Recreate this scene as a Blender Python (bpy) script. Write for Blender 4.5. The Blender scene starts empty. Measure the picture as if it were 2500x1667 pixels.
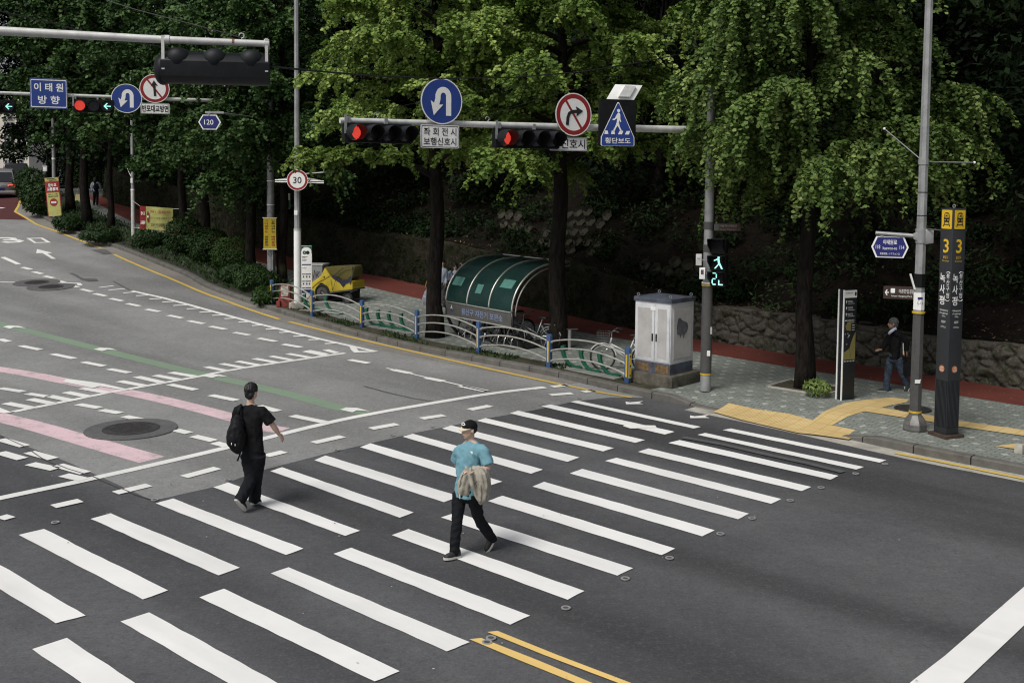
import bpy, bmesh, math, random
import numpy as np
from mathutils import Vector as V, Matrix, noise as mnoise
S = bpy.context.scene
COL = S.collection
rad = math.radians
# ------------------------------------------------------------------ camera
F, CX, CY, CAMH = 2536.85, 1250.0, 597.4, 4.8
pitch, roll = 0.0636, -0.0087
cp, sp, cr, sr = math.cos(pitch), math.sin(pitch), math.cos(roll), math.sin(roll)
RC = np.array([[cr, sr, 0], [-sr, cr, 0], [0, 0, 1.0]]) @ np.array([[1, 0, 0], [0, -sp, -cp], [0, cp, -sp]])
cd = bpy.data.cameras.new('camera')
cam = bpy.data.objects.new('camera', cd); COL.objects.link(cam)
cd.sensor_width = 36.0; cd.lens = F * 36 / 2500
cd.shift_y = -(833.5 - CY) / 2500
cd.clip_start = 0.1; cd.clip_end = 2000
mw = Matrix.Identity(4)
for i in range(3):
    mw[i][0] = RC[0][i]; mw[i][1] = -RC[1][i]; mw[i][2] = -RC[2][i]
mw[2][3] = CAMH
cam.matrix_world = mw
S.camera = cam
# ------------------------------------------------------------------ light
SUN_EL, SUN_AZ = rad(54), rad(220)       # azimuth clockwise from +Y: behind the camera, a little to its left
w = bpy.data.worlds.new('World'); S.world = w; w.use_nodes = True
nt = w.node_tree; nt.nodes.clear()
sk = nt.nodes.new('ShaderNodeTexSky'); sk.sky_type = 'NISHITA'; sk.sun_disc = False
sk.sun_elevation = SUN_EL; sk.sun_rotation = SUN_AZ
sk.air_density = 1.0; sk.dust_density = 3.0; sk.ozone_density = 1.0
bg = nt.nodes.new('ShaderNodeBackground'); bg.inputs[1].default_value = 0.06
hs = nt.nodes.new('ShaderNodeHueSaturation'); hs.inputs['Saturation'].default_value = 0.35
ow = nt.nodes.new('ShaderNodeOutputWorld')
nt.links.new(sk.outputs[0], hs.inputs['Color']); nt.links.new(hs.outputs[0], bg.inputs[0]); nt.links.new(bg.outputs[0], ow.inputs[0])
sl = bpy.data.lights.new('sun', 'SUN'); sl.energy = 1.5; sl.angle = rad(24); sl.color = (1, .965, .91)
so = bpy.data.objects.new('sun', sl); COL.objects.link(so)
sd = V((math.sin(SUN_AZ) * math.cos(SUN_EL), math.cos(SUN_AZ) * math.cos(SUN_EL), math.sin(SUN_EL)))
so.rotation_euler = sd.to_track_quat('Z', 'Y').to_euler(); so.location = (0, -5, 30)
S.view_settings.view_transform = 'Standard'; S.view_settings.look = 'None'
S.view_settings.exposure = 0.70; S.view_settings.gamma = 1.0
S.cycles.max_bounces = 6; S.cycles.diffuse_bounces = 3; S.cycles.glossy_bounces = 3; S.cycles.transmission_bounces = 4
S.cycles.transparent_max_bounces = 8
S.cycles.sample_clamp_indirect = 4.0
S.cycles.filter_width = 1.15
# ------------------------------------------------------------------ pixel <-> ground
def terr(y):
    if y < 24: return 0.0
    if y < 55: return .00225 * (y - 24) ** 2
    z55 = .00225 * 31 ** 2
    if y < 66: return z55 + .1395 * (y - 55)
    return z55 + .1395 * 11 + .02 * (y - 66)
def ray(px, py):
    d = np.array([(px - CX) / F, (py - CY) / F, 1.0]) @ RC
    return d / d[1]
def P(px, py, Y):
    d = ray(px, py); return V((d[0] * Y, Y, CAMH + d[2] * Y))
def G(px, py, off=0.0):
    d = ray(px, py); lo, hi = 1.0, 150.0
    y = 3.0
    while y < 140:
        if CAMH + d[2] * y < terr(y) + off: break
        y += .5
    a, b = y - .5, y
    for _ in range(30):
        m = (a + b) / 2
        if CAMH + d[2] * m < terr(m) + off: b = m
        else: a = m
    return V((d[0] * b, b, CAMH + d[2] * b))
def on_plane(px, py, p0, r):
    d = ray(px, py); n = V((r[1], -r[0], 0)); dd = V(d)
    t = (p0 - V((0, 0, CAMH))).dot(n) / dd.dot(n)
    return V((0, 0, CAMH)) + dd * t
def toZ(x0, y0, s): return lambda x, y: (x0 + x / s, y0 + y / s)
OV = toZ(0, 0, .9408); ZA = toZ(0, 0, 3.357); ZB = toZ(600, 150, 3.357); ZC = toZ(1100, 150, 3.357); ZD = toZ(1800, 400, 3.357)
ZE = toZ(0, 350, 4.704); ZF = toZ(600, 500, 4.704); ZG = toZ(1000, 580, 3.92); ZI = toZ(1500, 680, 4.704); ZJ = toZ(2000, 700, 3.92)
ZK = toZ(0, 650, 3.357); ZL = toZ(500, 650, 3.357); ZM = toZ(0, 1050, 2.541); ZN = toZ(1000, 1150, 3.033); ZO = toZ(1600, 1050, 2.541)
ZQ = toZ(1300, 900, 2.94); ZS = toZ(1680, 430, 4.48); ZT = toZ(2020, 680, 5.06); ZU = toZ(2240, 500, 2.614); ZH = toZ(500, 900, 3.92)
ZY = toZ(650, 640, 9.408); ZR = toZ(1030, 990, 3.92)
UDIR = V((math.cos(-.7447), math.sin(-.7447), 0)); VDIR = V((-UDIR.y, UDIR.x, 0))
UP = V((0, 0, 1))
# ------------------------------------------------------------------ materials
MATS = {}
def mat(name, col, rough=.6, metal=0.0, var=.12, scale=8.0, bump=0.0, bscale=60.0, col2=None, spec=None, coat=0, emit=None, estr=1.0):
    if name in MATS: return MATS[name]
    m = bpy.data.materials.new(name); m.use_nodes = True; MATS[name] = m
    n = m.node_tree; b = n.nodes['Principled BSDF']
    b.inputs['Roughness'].default_value = rough; b.inputs['Metallic'].default_value = metal
    if spec is not None: b.inputs['Specular IOR Level'].default_value = spec
    if coat: b.inputs['Coat Weight'].default_value = coat
    if emit:
        b.inputs['Emission Color'].default_value = (*emit, 1); b.inputs['Emission Strength'].default_value = estr
    tc = n.nodes.new('ShaderNodeTexCoord')
    no = n.nodes.new('ShaderNodeTexNoise'); no.inputs['Scale'].default_value = scale; no.inputs['Detail'].default_value = 6; no.inputs['Roughness'].default_value = .65
    n.links.new(tc.outputs['Object'], no.inputs['Vector'])
    mx = n.nodes.new('ShaderNodeMix'); mx.data_type = 'RGBA'
    c2 = col2 if col2 else tuple(c * (1 - 2 * var) for c in col)
    c1 = col if col2 else tuple(min(1, c * (1 + var)) for c in col)
    mx.inputs[6].default_value = (*c1, 1); mx.inputs[7].default_value = (*c2, 1)
    rp = n.nodes.new('ShaderNodeMapRange'); rp.inputs[1].default_value = .3; rp.inputs[2].default_value = .7
    n.links.new(no.outputs[0], rp.inputs[0]); n.links.new(rp.outputs[0], mx.inputs[0]); n.links.new(mx.outputs[2], b.inputs['Base Color'])
    if bump:
        n2 = n.nodes.new('ShaderNodeTexNoise'); n2.inputs['Scale'].default_value = bscale; n2.inputs['Detail'].default_value = 4
        n.links.new(tc.outputs['Object'], n2.inputs['Vector'])
        bp = n.nodes.new('ShaderNodeBump'); bp.inputs['Strength'].default_value = bump; bp.inputs['Distance'].default_value = .02
        n.links.new(n2.outputs[0], bp.inputs['Height']); n.links.new(bp.outputs[0], b.inputs['Normal'])
    return m
class NB:
    """tiny node helper"""
    def __init__(s, m): s.m = m; s.n = m.node_tree.nodes; s.l = m.node_tree.links; s.b = s.n['Principled BSDF']
    def new(s, t, **k):
        o = s.n.new(t)
        for a, v in k.items(): setattr(o, a, v)
        return o
    def put(s, sock, v):
        if isinstance(v, bpy.types.NodeSocket): s.l.new(v, sock)
        elif isinstance(v, (tuple, list)) and len(v) == 3 and sock.type == 'RGBA': sock.default_value = (*v, 1)
        else: sock.default_value = v
    def noise(s, vec, scale, det=5, rough=.6):
        o = s.new('ShaderNodeTexNoise'); s.put(o.inputs['Vector'], vec); o.inputs['Scale'].default_value = scale
        o.inputs['Detail'].default_value = det; o.inputs['Roughness'].default_value = rough; return o.outputs[0]
    def rng(s, v, a, b, c=0, d=1):
        o = s.new('ShaderNodeMapRange'); s.put(o.inputs[0], v)
        for i, x in enumerate((a, b, c, d)): o.inputs[i + 1].default_value = x
        return o.outputs[0]
    def mix(s, f, a, b, blend='MIX'):
        o = s.new('ShaderNodeMix', data_type='RGBA', blend_type=blend); s.put(o.inputs[0], f); s.put(o.inputs[6], a); s.put(o.inputs[7], b); return o.outputs[2]
    def math(s, op, a, b=0.0, c=0.0):
        o = s.new('ShaderNodeMath', operation=op); s.put(o.inputs[0], a); s.put(o.inputs[1], b)
        s.put(o.inputs[2], c); return o.outputs[0]
    def pos(s, rotz=0, sc=(1, 1, 1)):
        g = s.new('ShaderNodeNewGeometry'); mp = s.new('ShaderNodeMapping', vector_type='POINT')
        mp.inputs['Rotation'].default_value = (0, 0, rotz)
        s.l.new(g.outputs['Position'], mp.inputs['Vector'])
        if sc == (1, 1, 1): return mp.outputs[0]
        m2 = s.new('ShaderNodeMapping', vector_type='POINT'); m2.inputs['Scale'].default_value = sc
        s.l.new(mp.outputs[0], m2.inputs['Vector']); return m2.outputs[0]
    def bump(s, h, st, dist=.02):
        o = s.new('ShaderNodeBump'); o.inputs['Strength'].default_value = st; o.inputs['Distance'].default_value = dist
        s.put(o.inputs['Height'], h); s.l.new(o.outputs[0], s.b.inputs['Normal'])
def newmat(name, rough=.8):
    m = bpy.data.materials.new(name); m.use_nodes = True; MATS[name] = m
    m.node_tree.nodes['Principled BSDF'].inputs['Roughness'].default_value = rough
    m.node_tree.nodes['Principled BSDF'].inputs['Specular IOR Level'].default_value = .12
    return NB(m)
def asphalt(name, base, light, streak, speck):
    k = newmat(name, .85); p0 = k.pos(); pr = k.pos(.7447)
    big = k.noise(p0, .35, 4); mid = k.noise(p0, 3.0, 5, .7); fine = k.noise(p0, 26, 5, .9)
    st = k.noise(k.pos(.7447, (.045, .42, 1)), 1.0, 3, .5)
    c = k.mix(k.rng(big, .35, .65), base, light)
    c = k.mix(k.math('MULTIPLY', k.rng(mid, .4, .75), .35), c, tuple(x * .72 for x in base))
    c = k.mix(k.math('MULTIPLY', k.rng(st, .43, .62), streak), c, tuple(x * .42 for x in base))
    c = k.mix(k.math('MULTIPLY', k.rng(fine, .32, .47, 1, 0), .62), c, tuple(x * .32 for x in base))
    c = k.mix(k.math('MULTIPLY', k.rng(fine, .55, .72), speck), c, tuple(min(1, x * 2.1) for x in light))
    gr = k.noise(p0, 9, 6, .95); c = k.mix(k.math('MULTIPLY', k.rng(gr, .36, .48, 1, 0), .5), c, tuple(x * .45 for x in base)); c = k.mix(k.math('MULTIPLY', k.rng(gr, .53, .66), .35), c, tuple(min(1, x * 1.5) for x in light))
    k.put(k.b.inputs['Base Color'], c); k.bump(fine, .5, .01)
    k.b.inputs['Specular IOR Level'].default_value = .3
    return k.m
M_ROAD = asphalt('asphalt dark', (.081, .083, .089), (.118, .120, .125), .8, .5)
M_OLD = asphalt('asphalt worn pale', (.222, .224, .222), (.285, .287, .284), .46, .42)
M_GUT = asphalt('gutter asphalt', (.20, .187, .168), (.255, .236, .21), .2, .2)
def paint(name, col, under, wear):
    k = newmat(name, .7); p = k.pos()
    a = k.noise(p, 2.2, 8, .75); b = k.noise(p, 45, 4, .7)
    f = k.rng(k.math('ADD', k.math('MULTIPLY', a, .6), k.math('MULTIPLY', b, .4)), wear, wear + .09)
    c = k.mix(k.rng(k.noise(p, .9, 5), .35, .7), col, tuple(x * .9 for x in col))
    c = k.mix(k.math('MULTIPLY', k.rng(k.noise(k.pos(.7447, (.12, 1.1, 1)), 1.3, 5, .65), .48, .72), .38), c, tuple(x * .55 + y * .3 for x, y in zip(col, under)))
    c = k.mix(f, c, under); k.put(k.b.inputs['Base Color'], c); k.bump(b, .15, .01)
    return k.m
M_WHITE = paint('road paint white', (.82, .815, .80), (.3, .3, .29), .66)
M_WLINE = paint('road paint white thin', (.78, .775, .75), (.3, .3, .29), .58)
M_YEL = paint('road paint yellow', (.80, .56, .20), (.3, .25, .17), .58)
M_YEL2 = paint('road paint dull yellow', (.62, .44, .10), (.25, .22, .17), .58)
M_PINK = paint('lane guide pink', (.70, .52, .56), (.36, .32, .32), .505)
M_GREEN = paint('lane guide green', (.22, .30, .215), (.25, .26, .24), .55)
M_REDR = paint('red bus lane asphalt', (.10, .035, .035), (.07, .04, .04), .5)
# ------------------------------------------------------------------ mesh builder
class MB:
    def __init__(s): s.v = []; s.f = []
    def add(s, vs, fs):
        k = len(s.v); s.v += [V(x) for x in vs]; s.f += [tuple(i + k for i in f) for f in fs]; return s
    def box(s, c, size, r=V((1, 0, 0)), n=V((0, -1, 0)), u=UP, taper=1.0):
        c = V(c); a, b, d = size[0] / 2, size[1] / 2, size[2] / 2; vs = []
        for z in (-1, 1):
            t = taper if z > 0 else 1
            for x, y in ((-1, -1), (1, -1), (1, 1), (-1, 1)):
                vs.append(c + r * (x * a * t) + n * (-y * b * t) + u * (z * d))
        return s.add(vs, [(3, 2, 1, 0), (4, 5, 6, 7), (0, 1, 5, 4), (1, 2, 6, 5), (2, 3, 7, 6), (3, 0, 4, 7)])
    def tube(s, pts, rads, n=10, cap=True, ell=None):
        pts = [V(p) for p in pts]; m = len(pts)
        if not hasattr(rads, '__len__'): rads = [rads] * m
        k = len(s.v); prev = None
        for i, p in enumerate(pts):
            t = (pts[min(i + 1, m - 1)] - pts[max(i - 1, 0)])
            t = t.normalized() if t.length > 1e-9 else V((0, 0, 1))
            if prev is None:
                a = V((0, 0, 1)) if abs(t.z) < .9 else V((1, 0, 0))
                prev = t.cross(a).normalized()
            e1 = (prev - t * prev.dot(t)).normalized(); prev = e1; e2 = t.cross(e1)
            for j in range(n):
                an = 2 * math.pi * j / n
                s.v.append(p + (e1 * math.cos(an) + e2 * math.sin(an)) * rads[i])
        for i in range(m - 1):
            for j in range(n):
                a = k + i * n + j; b = k + i * n + (j + 1) % n
                s.f.append((a, b, b + n, a + n))
        if cap:
            s.f.append(tuple(k + j for j in range(n))[::-1]); s.f.append(tuple(k + (m - 1) * n + j for j in range(n)))
        return s
    def cyl(s, p0, p1, r0, r1=None, n=16): return s.tube([p0, p1], [r0, r0 if r1 is None else r1], n)
    def loft(s, rings, cap=True):
        k = len(s.v); n = len(rings[0])
        for r in rings: s.v += [V(x) for x in r]
        for i in range(len(rings) - 1):
            for j in range(n):
                a = k + i * n + j; b = k + i * n + (j + 1) % n
                s.f.append((a, b, b + n, a + n))
        if cap:
            s.f.append(tuple(k + j for j in range(n))[::-1]); s.f.append(tuple(k + (len(rings) - 1) * n + j for j in range(n)))
        return s
    def prism(s, pts, o, r, u, n, depth):
        """2-D outline (anticlockwise seen from +n), front face at o, going back by depth"""
        o = V(o); m = len(pts)
        fr = [o + r * x + u * y for x, y in pts]; bk = [p - n * depth for p in fr]
        return s.add(fr + bk, [tuple(range(m)), tuple(range(2 * m - 1, m - 1, -1))] + [(i, i + m, (i + 1) % m + m, (i + 1) % m) for i in range(m)])
    def ell(s, c, rx, ry, rz, r=V((1, 0, 0)), f=V((0, 1, 0)), u=UP, nu=14, nv=10):
        c = V(c); rings = []
        for i in range(nv + 1):
            a = -math.pi / 2 + math.pi * (i + .02) / (nv + .04)
            rings.append([c + r * (rx * math.cos(a) * math.cos(2 * math.pi * j / nu)) + f * (ry * math.cos(a) * math.sin(2 * math.pi * j / nu)) + u * (rz * math.sin(a)) for j in range(nu)])
        return s.loft(rings)
    def ring(s, o, r, u, n, r0, r1, depth, k=32):
        """flat annulus with thickness"""
        A = [o + r * (r1 * math.cos(2 * math.pi * i / k)) + u * (r1 * math.sin(2 * math.pi * i / k)) for i in range(k)]
        B = [o + r * (r0 * math.cos(2 * math.pi * i / k)) + u * (r0 * math.sin(2 * math.pi * i / k)) for i in range(k)]
        vs = A + B + [p - n * depth for p in A] + [p - n * depth for p in B]; fs = []
        for i in range(k):
            j = (i + 1) % k
            fs += [(i, j, k + j, k + i), (2 * k + j, 2 * k + i, 3 * k + i, 3 * k + j), (i, 2 * k + i, 2 * k + j, j), (k + j, 3 * k + j, 3 * k + i, k + i)]
        return s.add(vs, fs)
def circ(rx, ry=None, k=32, a0=0): 
    ry = rx if ry is None else ry
    return [(rx * math.cos(a0 + 2 * math.pi * i / k), ry * math.sin(a0 + 2 * math.pi * i / k)) for i in range(k)]
def rrect(w, h, r=.02, k=4):
    o = []
    for cx, cy, a in ((w / 2 - r, h / 2 - r, 0), (-w / 2 + r, h / 2 - r, 90), (-w / 2 + r, -h / 2 + r, 180), (w / 2 - r, -h / 2 + r, 270)):
        for i in range(k + 1): o.append((cx + r * math.cos(rad(a + 90 * i / k)), cy + r * math.sin(rad(a + 90 * i / k))))
    return o
WL = {}
def root_of(o): return WL[o.name]
def mesh_obj(name, verts, faces, m, parent=None, smooth=.6, bev=0):
    loc = root_of(parent) if parent is not None else V((0, 0, 0))
    me = bpy.data.meshes.new(name)
    me.from_pydata([tuple(V(v) - loc) for v in verts], [], faces); me.update()
    if bev:
        bm = bmesh.new(); bm.from_mesh(me)
        es = [e for e in bm.edges if len(e.link_faces) == 2 and e.calc_face_angle(0) > .6]
        try: bmesh.ops.bevel(bm, geom=es, offset=bev, segments=2, affect='EDGES', profile=.6)
        except Exception: pass
        bm.to_mesh(me); bm.free()
    me.shade_smooth()
    if smooth < 3: me.set_sharp_from_angle(angle=smooth)
    if m: me.materials.append(m)
    o = bpy.data.objects.new(name, me); COL.objects.link(o)
    if parent is not None: o.parent = parent
    WL[o.name] = loc
    return o
def part(name, mb, m, parent, label=None, smooth=.6, bev=0):
    o = mesh_obj(name, mb.v, mb.f, m, parent, smooth, bev)
    if label: o['label'] = label
    return o
def thing(name, label, cat, loc, group=None):
    o = bpy.data.objects.new(name, None); COL.objects.link(o); o.location = loc; o.empty_display_size = .2
    o['label'] = label; o['category'] = cat
    if group: o['group'] = group
    WL[o.name] = V(loc); return o
def solo(name, mb, m, label, cat, group=None, loc=None, smooth=.6, bev=0):
    """a thing that is one mesh"""
    loc = V(loc) if loc is not None else V((0, 0, 0))
    o = mesh_obj(name, [V(v) - loc for v in mb.v], mb.f, m, None, smooth, bev)
    o.location = loc; o['label'] = label; o['category'] = cat; WL[o.name] = loc
    if group: o['group'] = group
    return o
def struct(name, mb, m, kind='structure', smooth=.6, label=None):
    o = mesh_obj(name, mb.v, mb.f, m, None, smooth); o['kind'] = kind
    if label: o['label'] = label
    return o
TC = {}
def text(s, o, r, u, n, h, m, parent, name='lettering', bold=0.0, wid=None, ax='CENTER', depth=.004, sx=1.0):
    """writing: capital height h, centred on o, in the plane r,u, proud of it by depth"""
    key = (s, bold)
    if key not in TC:
        c = bpy.data.curves.new('t', 'FONT'); c.body = s; c.size = 1; c.resolution_u = 3; c.offset = bold
        ob = bpy.data.objects.new('t', c); COL.objects.link(ob)
        me = bpy.data.meshes.new_from_object(ob.evaluated_get(bpy.context.evaluated_depsgraph_get()))
        vs = np.array([tuple(v.co) for v in me.vertices]); fs = [tuple(p.vertices) for p in me.polygons]
        bpy.data.objects.remove(ob); bpy.data.meshes.remove(me); TC[key] = (vs, fs)
    vs, fs = TC[key]
    lo, hi = vs.min(0), vs.max(0); k = h / (hi[1] - lo[1]); kx = k * sx
    if wid: kx = wid / (hi[0] - lo[0])
    ox = {'CENTER': (lo[0] + hi[0]) / 2, 'LEFT': lo[0], 'RIGHT': hi[0]}[ax]; oy = (lo[1] + hi[1]) / 2
    return mesh_obj(name, [V(o) + r * ((v[0] - ox) * kx) + u * ((v[1] - oy) * k) + n * depth for v in vs], fs, m, parent, 9)
def flat(pts, o, r, u, n, m, parent, name, d0=.003, t=.002, label=None):
    """thin plate lying on a face: outline pts, front d0+t proud"""
    a = sum(pts[i][0] * pts[(i + 1) % len(pts)][1] - pts[(i + 1) % len(pts)][0] * pts[i][1] for i in range(len(pts)))
    if a < 0: pts = pts[::-1]
    return part(name, MB().prism(pts, V(o) + n * (d0 + t), r, u, n, t), m, parent, label)
# ------------------------------------------------------------------ draped ground sheets
def drape(polys, hf, step=1.0, cuty=True):
    """world XY polygons -> (verts, faces) cut along every metre of y and lifted to hf(x,y)"""
    vs, fs = [], []
    for poly in polys:
        bm = bmesh.new()
        pv = [bm.verts.new((p[0], p[1], 0)) for p in poly]
        f = bm.faces.new(pv); bm.normal_update()
        if f.normal.z < 0: f.normal_flip()
        bmesh.ops.triangulate(bm, faces=bm.faces[:], quad_method='BEAUTY', ngon_method='EAR_CLIP')
        ys = [p[1] for p in poly]
        if cuty:
            y = max(24, math.ceil(min(ys)))
            while y < max(ys):
                bmesh.ops.bisect_plane(bm, geom=bm.verts[:] + bm.edges[:] + bm.faces[:], plane_co=(0, y, 0), plane_no=(0, 1, 0), dist=1e-5)
                y += step
        bm.verts.index_update(); k = len(vs)
        vs += [V((v.co.x, v.co.y, hf(v.co.x, v.co.y))) for v in bm.verts]
        fs += [tuple(v.index + k for v in f.verts) for f in bm.faces]
        bm.free()
    return vs, fs
def sheet(name, polys, m, off, base=None):
    hf = base or (lambda x, y: terr(y))
    vs, fs = drape(polys, lambda x, y: hf(x, y) + off)
    mb = MB(); mb.v = vs; mb.f = fs
    return struct(name, mb, m)
def gp(z, *pts, off=0.0): return [G(*z(*p), off=off).xy for p in pts]
def ribbon(pts, wd):
    L, Rr = [], []
    for i, p in enumerate(pts):
        t = (pts[min(i + 1, len(pts) - 1)] - pts[max(i - 1, 0)]).normalized(); nn = t.orthogonal() if False else type(t)((-t.y, t.x))
        L.append(p + nn * wd / 2); Rr.append(p - nn * wd / 2)
    return [[L[i], L[i + 1], Rr[i + 1], Rr[i]] for i in range(len(pts) - 1)]
def dens(pts, step=.5):
    o = [pts[0]]
    for a, b in zip(pts, pts[1:]):
        n = max(1, int((b - a).length / step))
        for i in range(1, n + 1): o.append(a.lerp(b, i / n))
    return o
def smooth_line(pts, it=2):
    for _ in range(it):
        q = [pts[0]]
        for a, b in zip(pts, pts[1:]): q += [a.lerp(b, .25), a.lerp(b, .75)]
        q.append(pts[-1]); pts = q
    return pts
# ------------------------------------------------------------------ road
mb = MB(); xs = [-90, -40, -25, -15, -8, -3, 0, 3, 8, 15, 25, 60]; ysr = [-12, 0, 4, 8, 12, 16, 20] + list(range(24, 131))
for y in ysr:
    for x in xs: mb.v.append(V((x, y, terr(y))))
for i in range(len(ysr) - 1):
    for j in range(len(xs) - 1):
        a = i * len(xs) + j; mb.f.append((a, a + 1, a + 1 + len(xs), a + len(xs)))
struct('road', mb, M_ROAD)
# kerb foot, near (right) to far (left): pixel, kerb height
KP = [((2950, 1262), .15), ((2700, 1204), .15), ((2500, 1158), .15), ((2336, 1130.7), .15), ((2143, 1091.5), .15), ((2051.7, 1064.5), .025), ((1946, 1045), .02),
      ((1830.6, 1020), .02), ((1738.8, 1001), .02), ((1709, 994.6), .03), ((1644.6, 984), .15), ((1574.4, 971.7), .15), ((1500, 956.4), .15), ((1372.4, 923), .15),
      ((1200, 891.5), .15), ((1009.4, 855.8), .15), ((857.5, 819), .15), ((744.3, 785), .15), ((675.8, 764), .15), ((568.5, 727.8), .15),
      ((500, 703), .15), ((455, 675), .15), ((374, 642), .15), ((319, 620), .15), ((263.6, 599), .15), ((176.4, 569), .15), ((116, 541), .15), ((72, 511), .15), ((66, 492), .15), ((74, 466), .15)]
KW = [(G(*p).xy, h) for p, h in KP]
last = KW[-1][0]
KW += [(V((last.x - .5, last.y + 8)), .15), (V((last.x - 6, last.y + 40)), .15)]
def kd(step=.5):
    o = [KW[0]]
    for (a, h), (b, g) in zip(KW, KW[1:]):
        n = max(1, int((b - a).length / step))
        for i in range(1, n + 1): o.append((a.lerp(b, i / n), h + (g - h) * i / n))
    for _ in range(3):
        o = [o[0]] + [((o[i - 1][0] + o[i][0] * 2 + o[i + 1][0]) / 4, o[i][1]) for i in range(1, len(o) - 1)] + [o[-1]]
    return o
KD = kd()
def nrm(i):
    a = KD[max(i - 1, 0)][0]; b = KD[min(i + 1, len(KD) - 1)][0]; t = (b - a).normalized(); return V((t.y, -t.x))   # towards the pavement
def kin(d): return [KD[i][0] + nrm(i) * d for i in range(len(KD))]
k = newmat('granite kerb', .8); g = k.new('ShaderNodeUVMap'); sx = k.new('ShaderNodeSeparateXYZ'); k.l.new(g.outputs[0], sx.inputs[0])
fr = k.math('FRACT', sx.outputs[0]); jn = k.math('LESS_THAN', k.math('ABSOLUTE', k.math('SUBTRACT', fr, .5)), .012)
cell = k.new('ShaderNodeTexWhiteNoise', noise_dimensions='1D'); k.l.new(k.math('FLOOR', k.math('ADD', sx.outputs[0], .5)), cell.inputs['W'])
p = k.pos(); c = k.mix(k.rng(k.noise(p, 3, 6, .7), .35, .7), (.165, .158, .142), (.085, .08, .07))
c = k.mix(k.math('MULTIPLY', cell.outputs[0], .35), c, (.16, .155, .15)); c = k.mix(k.rng(k.noise(p, 60, 3), .55, .7, 0, .5), c, (.1, .1, .095))
c = k.mix(jn, c, (.02, .02, .018)); k.put(k.b.inputs['Base Color'], c); k.bump(k.noise(p, 40, 4), .3, .01); M_KERB = k.m
mb = MB(); uv = []; s = 0
for i, (q, h) in enumerate(KD):
    if i: s += (q - KD[i - 1][0]).length
    nn = nrm(i); z = terr(q.y)
    prof = [(0, -.02), (0.0, h - .02), (.02, h), (.20, h + .002), (.20, h - .1)]
    for d, dz in prof:
        w_ = q + nn * d; mb.v.append(V((w_.x, w_.y, z + dz))); uv.append((s, d))
for i in range(len(KD) - 1):
    for j in range(4):
        a = i * 5 + j; mb.f.append((a + 1, a, a + 5, a + 6))
o = struct('kerb', mb, M_KERB, smooth=.5)
ul = o.data.uv_layers.new(name='UVMap')
for l in o.data.loops: ul.data[l.index].uv = uv[l.vertex_index]
# ------------------------------------------------------------------ pavement
def swz(x, y): return terr(y) + .15
k = newmat('interlocking grey pavers', .85); p = k.pos(.7447)
sx = k.new('ShaderNodeSeparateXYZ'); k.l.new(p, sx.inputs[0])
br = k.new('ShaderNodeTexBrick', offset=.5); k.l.new(p, br.inputs['Vector']); br.inputs['Scale'].default_value = 1
for a, v in (('Brick Width', .225), ('Row Height', .112), ('Mortar Size', .006)): br.inputs[a].default_value = v
br.inputs['Color1'].default_value = (.19, .212, .19, 1); br.inputs['Color2'].default_value = (.24, .258, .235, 1); br.inputs['Mortar'].default_value = (.06, .065, .055, 1)
T = .42
u_ = k.math('DIVIDE', sx.outputs[0], T); v_ = k.math('DIVIDE', sx.outputs[1], T)
row = k.math('FLOOR', v_); u2 = k.math('ADD', u_, k.math('MULTIPLY', k.math('FLOORED_MODULO', row, 2.0), .5))
fu = k.math('ABSOLUTE', k.math('SUBTRACT', k.math('FRACT', u2), .5)); fv = k.math('ABSOLUTE', k.math('SUBTRACT', k.math('FRACT', v_), .5))
star = k.math('LESS_THAN', k.math('ADD', k.math('POWER', fu, .75), k.math('POWER', fv, .75)), .33)
fade = k.rng(k.noise(k.pos(), 1.4, 4), .35, .55, .2, .85)
c = k.mix(k.math('MULTIPLY', star, fade), br.outputs[0], (.42, .43, .40))
c = k.mix(k.math('MULTIPLY', k.rng(k.noise(k.pos(), .8, 6, .7), .5, .75), .55), c, (.085, .085, .07))
c = k.mix(k.rng(k.noise(k.pos(), 30, 3), .6, .75, 0, .5), c, (.06, .06, .05))
k.put(k.b.inputs['Base Color'], c); k.bump(br.outputs['Fac'], -.5, .008); M_PAVE = k.m
k = newmat('red bicycle lane', .9); p = k.pos()
c = k.mix(k.rng(k.noise(p, 1.2, 6, .7), .35, .7), (.15, .042, .032), (.105, .035, .028)); c = k.mix(k.rng(k.noise(p, 70, 3), .5, .75, 0, .6), c, (.08, .03, .025))
c = k.mix(k.rng(k.noise(p, 9, 2), .70, .73, 0, .8), c, (.3, .22, .14)); k.put(k.b.inputs['Base Color'], c); M_REDL = k.m
RP = [(2950, 1066), (2700, 1020), (2500, 990.8), (2336.7, 965), (2222, 943.5), (2089, 922), (2000, 908), (1740, 865), (1549.7, 832.5), (1382.7, 804.5), (1180, 765), (1035.8, 731.7), (863.6, 692.4), (700, 657), (623, 638), (500, 601), (400, 566), (320, 540), (270, 515), (235, 496), (205, 478)]
WP = [(2950, 1017), (2700, 981), (2500, 952.6), (2255, 914), (2143, 896), (2000, 876), (1904, 860.7), (1740, 833), (1549.7, 804.5), (1382.7, 768.8), (1280.6, 749.6), (1038, 697.7), (950.7, 678.6), (865.7, 663.7), (759.4, 640.5), (706, 627.5), (627.6, 606), (540, 572), (450, 545), (380, 523), (330, 510), (285, 497), (250, 480)]
RW = dens([G(*q, off=.15).xy for q in RP], .6); WW = dens([G(*q, off=.15).xy for q in WP], .6)
K1 = kin(.2); K2 = kin(1.1)
nfar = next(i for i, (q, h) in enumerate(KD) if q.y > RW[-1].y)
mb = MB()
for i in range(nfar + 1):
    h = KD[i][1]; a, b = K1[i], K2[i]
    mb.v += [V((a.x, a.y, terr(a.y) + h)), V((b.x, b.y, terr(b.y) + .15))]
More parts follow.
